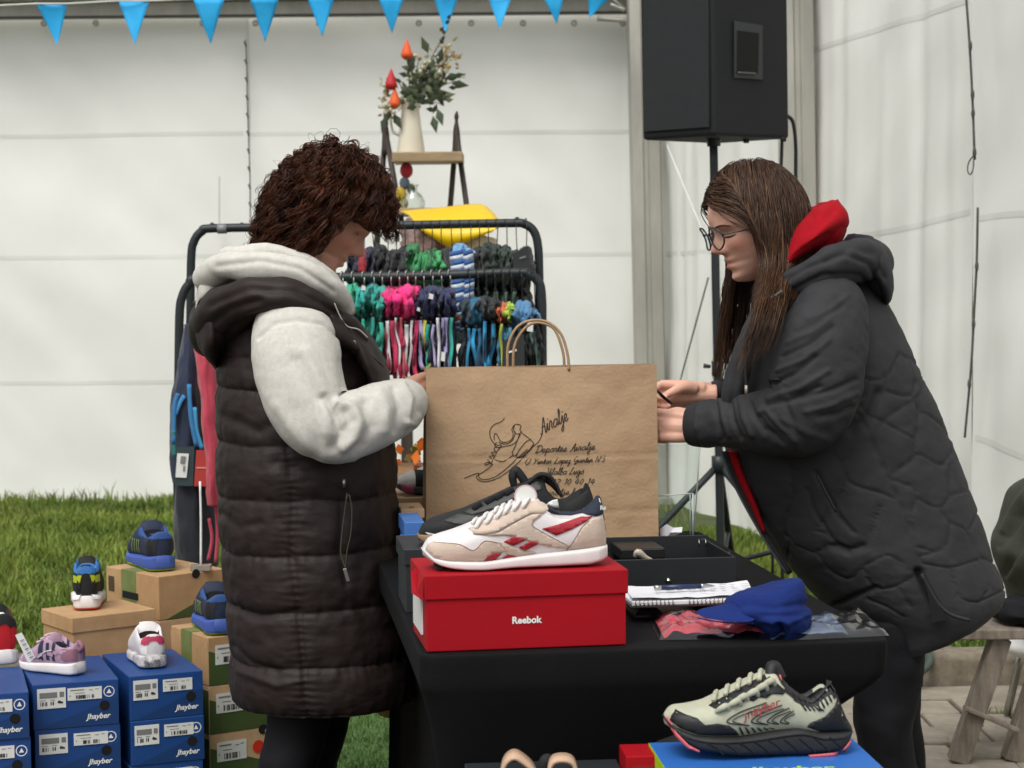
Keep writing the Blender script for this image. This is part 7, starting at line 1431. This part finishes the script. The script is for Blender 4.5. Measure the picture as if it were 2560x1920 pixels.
def leaf(p, d, L, w, m, nm='leaf'):
    d = Vector(d).normalized(); s_ = d.cross(Vector((0, 1, .3))).normalized() * w; p = Vector(p); u = Vector((0, -1, 0)) * w * .4
    return MB().add([tuple(p), tuple(p + d * L * .4 + s_), tuple(p + d * L), tuple(p + d * L * .4 - s_), tuple(p + d * L * .45 + u)], [(0, 1, 4), (1, 2, 4), (2, 3, 4), (3, 0, 4)]).build(nm, m, bq)
g = random.Random(12); mouth = Vector((vx, SY - .03, zv + hv * .9))
for k, (x, y) in enumerate(((880, 95), (847, 160), (853, 215), (968, 60), (985, 175), (835, 235), (940, 120), (905, 130), (930, 190), (960, 150), (860, 240), (955, 225), (975, 120))):
    tip = at(x, y, SY - .03 + g.uniform(-.08, .08)); MB().tube([mouth, mouth.lerp(tip, .5) + Vector((0, 0, .02)), tip], [.004, .003, .002], 12, 5).build('stem', M_stem, bq)
for k in range(210):
    x = g.gauss(915, 24); y = g.gauss(196, 24)
    if x < 868 or y > 238: continue
    leaf(at(x, y, SY - .03 + g.uniform(-.08, .06)), (g.uniform(-1, 1.2), g.uniform(-.4, .4), g.uniform(-.3, 1)), g.uniform(.035, .065), g.uniform(.009, .015), M_leafd if k % 3 else M_leafm)
for x, y, dx, dz in ((975, 180, 1, -.15), (960, 170, 1, .2), (945, 235, .3, -1), (935, 250, .2, -1), (925, 115, -.4, 1), (945, 140, .3, 1), (930, 165, .2, 1), (840, 232, -.2, -1), (835, 250, -.3, -1), (850, 245, .5, -1), (895, 150, -.5, 1)): leaf(at(x, y, SY - .08), (dx, -.1, dz), .085, .020, M_leafd)
for k in range(80): 
    x, y = g.choice([(g.gauss(958, 16), g.gauss(140, 24)), (g.gauss(838, 14), g.gauss(205, 26)), (g.gauss(965, 10), g.gauss(115, 14))]); leaf(at(x, y, SY - .05 + g.uniform(-.06, .06)), (g.uniform(-1, 1), 0, g.uniform(-1, 1)), g.uniform(.02, .04), .007, M_leafl if k % 3 else mat('straw_flower', '9a7f4a', .7, .2), 'flower')
for k, (x, y) in enumerate(((962, 52), (960, 75), (950, 68), (966, 42), (952, 88), (958, 95))): leaf(at(x, y, SY - .05), (g.uniform(-1, 1), 0, g.uniform(-.2, 1)), .03, .010, mat('near_black_leaf', '20261f', .6))
for k in range(70):
    x, y = g.choice([(g.gauss(832, 12), g.gauss(200, 18)), (g.gauss(900, 18), g.gauss(150, 20)), (g.gauss(955, 14), g.gauss(130, 22)), (g.gauss(838, 8), g.gauss(238, 8))]); p = at(x, y, SY - .05 + g.uniform(-.07, .05)); r_ = g.uniform(.006, .012); obj('blossom', mesh('blossom', sphere(p, r_, 5, 6).reshape(-1, 3), gridfaces(5, 6)), M_leafl if k % 4 else MATS['straw_flower'], bq)
for x, y, h, c in ((879, 120, 36, 'd8551e'), (845, 185, 38, 'b01822'), (853, 226, 38, 'd2581c')):
    MB().tube([at(x, y + h * .25, SY - .09), at(x, y, SY - .09), at(x, y - h * .4, SY - .09), at(x, y - h, SY - .09)], [.012, .028, .020, .001], 14, 9).build('bud', mat('petal_' + c, c, .6, .1), bq)
gl_ = thing('glass_jar', 'small clear glass jar on the lower shelf of the ladder', 'jar', tuple(at(893, 452, SY - .1))); gx = at(893, 440, SY - .1)
Gj = np.array([[(gx.x + r_ * math.cos(a), gx.y + r_ * math.sin(a), zl + .002 + h) for a in np.linspace(0, 2 * np.pi, 20, endpoint=False)] for h, r_ in ((0, .05), (.03, .055), (.06, .04), (.08, .018), (.10, .02), (.11, .028))]); gobj('vessel', Gj, clear('jar_glass', (.9, .93, .9), .35, .08), gl_, caps=False)
tw = thing('hanging_ornament', 'string of red, slate and yellow felt pieces hanging below the top board', 'ornament', tuple(at(878, 440, SY - .05)))
for x, y, r_, c in ((878, 368, .030, 'a01824'), (874, 396, .024, '56606c'), (866, 418, .026, 'b59a2a'), (888, 408, .020, '44543a'), (872, 440, .022, '7d7a3a')):
    G = sphere(at(x, y, SY - .08), (r_, r_ * .8, r_ * 1.25), 12, 14); gobj('felt_piece', G, fab(c), tw)
MB().tube([at(876, 345, SY - .08), at(876, 450, SY - .08)], .002, 4, 5).build('string', M_cord, tw)
# yellow plastic shell and cloth behind the rack
yl = thing('plastic_tray', 'bright yellow curved plastic tray behind the upper rail', 'tray', tuple(at(980, 500, 8.2))); M_yel = mat('yellow_plastic', 'e6bf00', .4, .04)
V = []; 
for r_, (ln, Yr) in enumerate((([(862, 458), (940, 452), (1030, 443), (1055, 452)], 8.45), ([(878, 462), (950, 456), (1042, 452), (1068, 466)], 8.3), ([(888, 470), (965, 474), (1050, 470), (1080, 482)], 8.15), ([(900, 488), (970, 496), (1050, 492), (1086, 490)], 8.05), ([(915, 500), (960, 524), (1000, 520), (1060, 500)], 8.05), ([(940, 512), (968, 532), (985, 530), (1010, 514)], 8.1))): V += [at(x, y, Yr) for x, y in cr(ln, 24)]
o = MB().add(V, gridfaces(6, 24, False, False)).build('shell', M_yel, yl); s_ = o.modifiers.new('s', 'SUBSURF'); s_.levels = s_.render_levels = 2; s_ = o.modifiers.new('t', 'SOLIDIFY'); s_.thickness = .006
sb_ = thing('side_table', 'small side table behind the rack under the yellow tray', 'table', (at(950, 560, 8.25).x, 8.25, GL)); tz_ = at(950, 560, 8.25).z
MB().box((at(868, 560, 8.25).x, 8.05, tz_ - .03), (at(1060, 560, 8.25).x, 8.45, tz_)).build('top', M_lw, sb_, False, .004)
for x in (875, 1050):
    for y in (8.08, 8.42): p = at(x, 560, 8.25); MB().box((p.x - .015, y - .015, GL - .01), (p.x + .015, y + .015, tz_ - .03)).build('leg', M_dw, sb_, False)
t = drape('crumpled dusty pink patterned cloth on the side table behind the rack', 'cloth', [(880, 480, 915, 478, .04), (868, 500, 950, 500, .10), (866, 530, 962, 530, .12), (868, 560, 962, 560, .12)], 8.2, mat('patterned_cloth', '6f5a50', .85, .5, 26, .3, 120, col2='9a8078'), 420, .02, name='folded_cloth', stretch=(22, 22, 22))
t = drape('pale cream folded cloth beside the yellow tray', 'cloth', [(985, 508, 1040, 505, .05), (975, 520, 1070, 516, .08), (975, 545, 1072, 545, .08), (978, 560, 1070, 560, .08)], 8.2, fab('c9bda0'), 424, .012, name='folded_cloth', stretch=(16, 16, 26))
# orange flowers beyond the table
of = thing('flower_basket', 'basket of orange flowers seen between the cream sleeve and the bag', 'flowers', (at(885, 1010, 5.6).x, 5.6, GL)); fb = at(885, 1010, 5.6)
Gj = np.array([[(fb.x + r_ * math.cos(a), 5.6 + r_ * math.sin(a), GL + h * (fb.z - GL)) for a in np.linspace(0, 2 * np.pi, 24, endpoint=False)] for h, r_ in ((0, .10), (.5, .13), (1, .15))]); gobj('basket', Gj, mat('wicker', '7a5a3a', .8, .3, 60, .5, 90), of)
g = random.Random(31); M_or = mat('orange_petal', 'cc5a14', .6, .15, 20, col2='d8771e')
for k in range(46):
    p = Vector((fb.x + g.uniform(-.13, .13), 5.6 + g.uniform(-.12, .1), fb.z + g.uniform(-.01, .055))); bq_ = bq; d = Vector((g.uniform(-1, 1), g.uniform(-1, .2), g.uniform(.1, 1))).normalized(); s2 = d.cross(Vector((0, 1, .3))).normalized() * .014; L = g.uniform(.03, .055)
    MB().add([tuple(p), tuple(p + d * L * .5 + s2), tuple(p + d * L), tuple(p + d * L * .5 - s2)], [(0, 1, 2, 3)]).build('petal', M_or if k % 4 else (MATS['straw_flower'] if k % 8 else mat('fresh_leaf', '5d7a2a', .6)), of)
# ------------------------------------------------------------------ stool, coat on a chair, hose on the right
M_old = mat('weathered_wood', '73675a', .8, .3, 14, .4, 90, col2='8c8174', st=(3, 3, .5))
SYY = 5.40; sw = thing('step_stool', 'weathered wooden folding step stool on the paving at the right', 'stool', (at(2150, 1640, SYY).x, SYY, 0)); tz3 = at(2080, 1345, SYY).z
a0 = at(2030, 1345, SYY).x; MB().box((a0, SYY - .11, tz3 - .028), (a0 + .48, SYY + .10, tz3), None).build('top_board', M_old, sw, False, .004)
def plank(p, q, w, d, nm):
    p = Vector(p); q = Vector(q); ax = (q - p); L = ax.length; M_ = Matrix.Translation(p) @ ax.to_track_quat('Z', 'Y').to_matrix().to_4x4(); return MB().box((-w / 2, -d / 2, 0), (w / 2, d / 2, L), M_).build(nm, M_old, sw, False, .003)
plank((at(2058, 1645, SYY).x, SYY - .06, 0.0), (at(2150, 1362, SYY).x, SYY - .06, tz3 - .029), .058, .05, 'leg'); plank((at(2175, 1690, SYY).x, SYY - .045, 0), (at(2262, 1362, SYY).x, SYY - .045, tz3 - .029), .058, .05, 'leg')
plank(at(2082, 1528, SYY - .095), at(2200, 1578, SYY - .095), .028, .012, 'rung')
M_oliv = mat('dark_olive_cloth', '34362a', .85, .15, 20, .3, 200)
oc = thing('jacket', 'dark olive jacket draped on a chair at the right picture edge', 'jacket', (at(2230, 1320, 5.66).x, 5.66, at(2200, 1330, 5.66).z))
G = sil([(2225, 1020, 2300, 1020, .10), (2190, 1062, 2340, 1050, .2), (2176, 1110, 2360, 1100, .24), (2166, 1150, 2370, 1150, .25), (2154, 1185, 2370, 1190, .25), (2162, 1225, 2370, 1230, .25), (2178, 1270, 2370, 1275, .24), (2186, 1315, 2370, 1320, .22)], 5.66, 70, 70); N = gnormals(G)
gobj('cloth', G + N * (.010 * fbm(G * 8, 440, 3) + ridges(G, N, [([(2168, 1146), (2195, 1090), (2225, 1060)], 7, .012), ([(2160, 1180), (2200, 1120), (2240, 1090)], 6, -.012), ([(2172, 1240), (2200, 1190), (2240, 1150)], 8, -.016), ([(2180, 1250), (2205, 1210), (2240, 1180)], 8, .010)]))[..., None], M_oliv, oc)
bgx = at(2190, 1325, 5.4); t = drape('black bag lying under the olive jacket on the stool', 'bag', [(2160, 1300, 2330, 1300, .10), (2148, 1318, 2340, 1318, .14), (2152, 1336, 2340, 1338, .12)], 5.40, M_trou, 445, .012, name='bag')
cq = at(2272, 1390, 5.78); ch = thing('chair', 'white plastic chair under the olive jacket at the right edge', 'chair', (cq.x, 5.78, 0)); G = sphere(cq, (.15, .17, .05), 20, 30); gobj('seat_shell', G, M_wht, ch)
G = sphere((cq.x + .05, 5.68, cq.z + .26), (.12, .05, .24), 20, 24); gobj('backrest', G, M_wht, ch)
for dx, dy in ((-.1, -.12), (.12, -.12), (-.1, .12), (.12, .12)): MB().tube([(cq.x + dx * .6, 5.78 + dy * .6, cq.z), (cq.x + dx, 5.78 + dy, .0)], .012, 4, 8).build('leg', M_chrome, ch)
ho = thing('garden_hose', 'grey green garden hose looping over the kerb behind the coat', 'hose', tuple(at(1990, 1450, 6.28))); MB().tube([at(x, y, Y) for x, y, Y in ((1900, 1500, 6.28), (1950, 1478, 6.26), (1985, 1455, 6.26), (2008, 1432, 6.3), (2003, 1408, 6.36), (1980, 1398, 6.45), (1940, 1400, 6.5))], .013, 50, 10).build('pipe', mat('hose_rubber', '3c4a42', .5, .1), ho)

# loose tags and a dark card among the hanging clothes
for k, (x, y, w, h, Y) in enumerate(((932, 640, 9, 14, RF - .13), (786, 622, 8, 12, RF - .13), (958, 770, 8, 22, RF - .13), (905, 668, 6, 10, RF - .13), (1146, 705, 12, 24, RF - .13), (1092, 790, 12, 28, RF - .13))):
    t = thing('swing_tag', ['small white tag on the navy garments', 'small white tag on the teal garments', 'white tag low on the navy strips', 'tiny white tag between pink and navy garments', 'white tag on the denim garments', 'pale tag beside the bag handle'][k], 'tag', tuple(at(x, y + h, Y)))
    card('card', [(x - w / 2, y - h / 2), (x + w / 2, y - h / 2 + 3), (x + w / 2 - 1, y + h / 2), (x - w / 2 - 2, y + h / 2 - 2)], Y, M_lab, t)
t = thing('display_card', 'dark grey display card with white lettering hanging below the denim garments', 'card', tuple(at(1108, 795, RF - .14)))
card('card', [(1086, 735), (1132, 722), (1134, 800), (1084, 800)], RF - .14, mat('dark_card', '242625', .6), t); card('print', [(1098, 759), (1116, 754), (1116, 758), (1098, 763)], RF - .145, M_wht, t, .0003)
t = thing('display_card', 'dark grey display card at the right end of the upper rail', 'card', tuple(at(1134, 590, RB - .14)))
card('card', [(1108, 548), (1142, 530), (1146, 590), (1108, 592)], RB - .14, MATS['dark_card'], t); card('print', [(1122, 556), (1136, 552), (1136, 556), (1122, 560)], RB - .145, M_ink2, t, .0003)
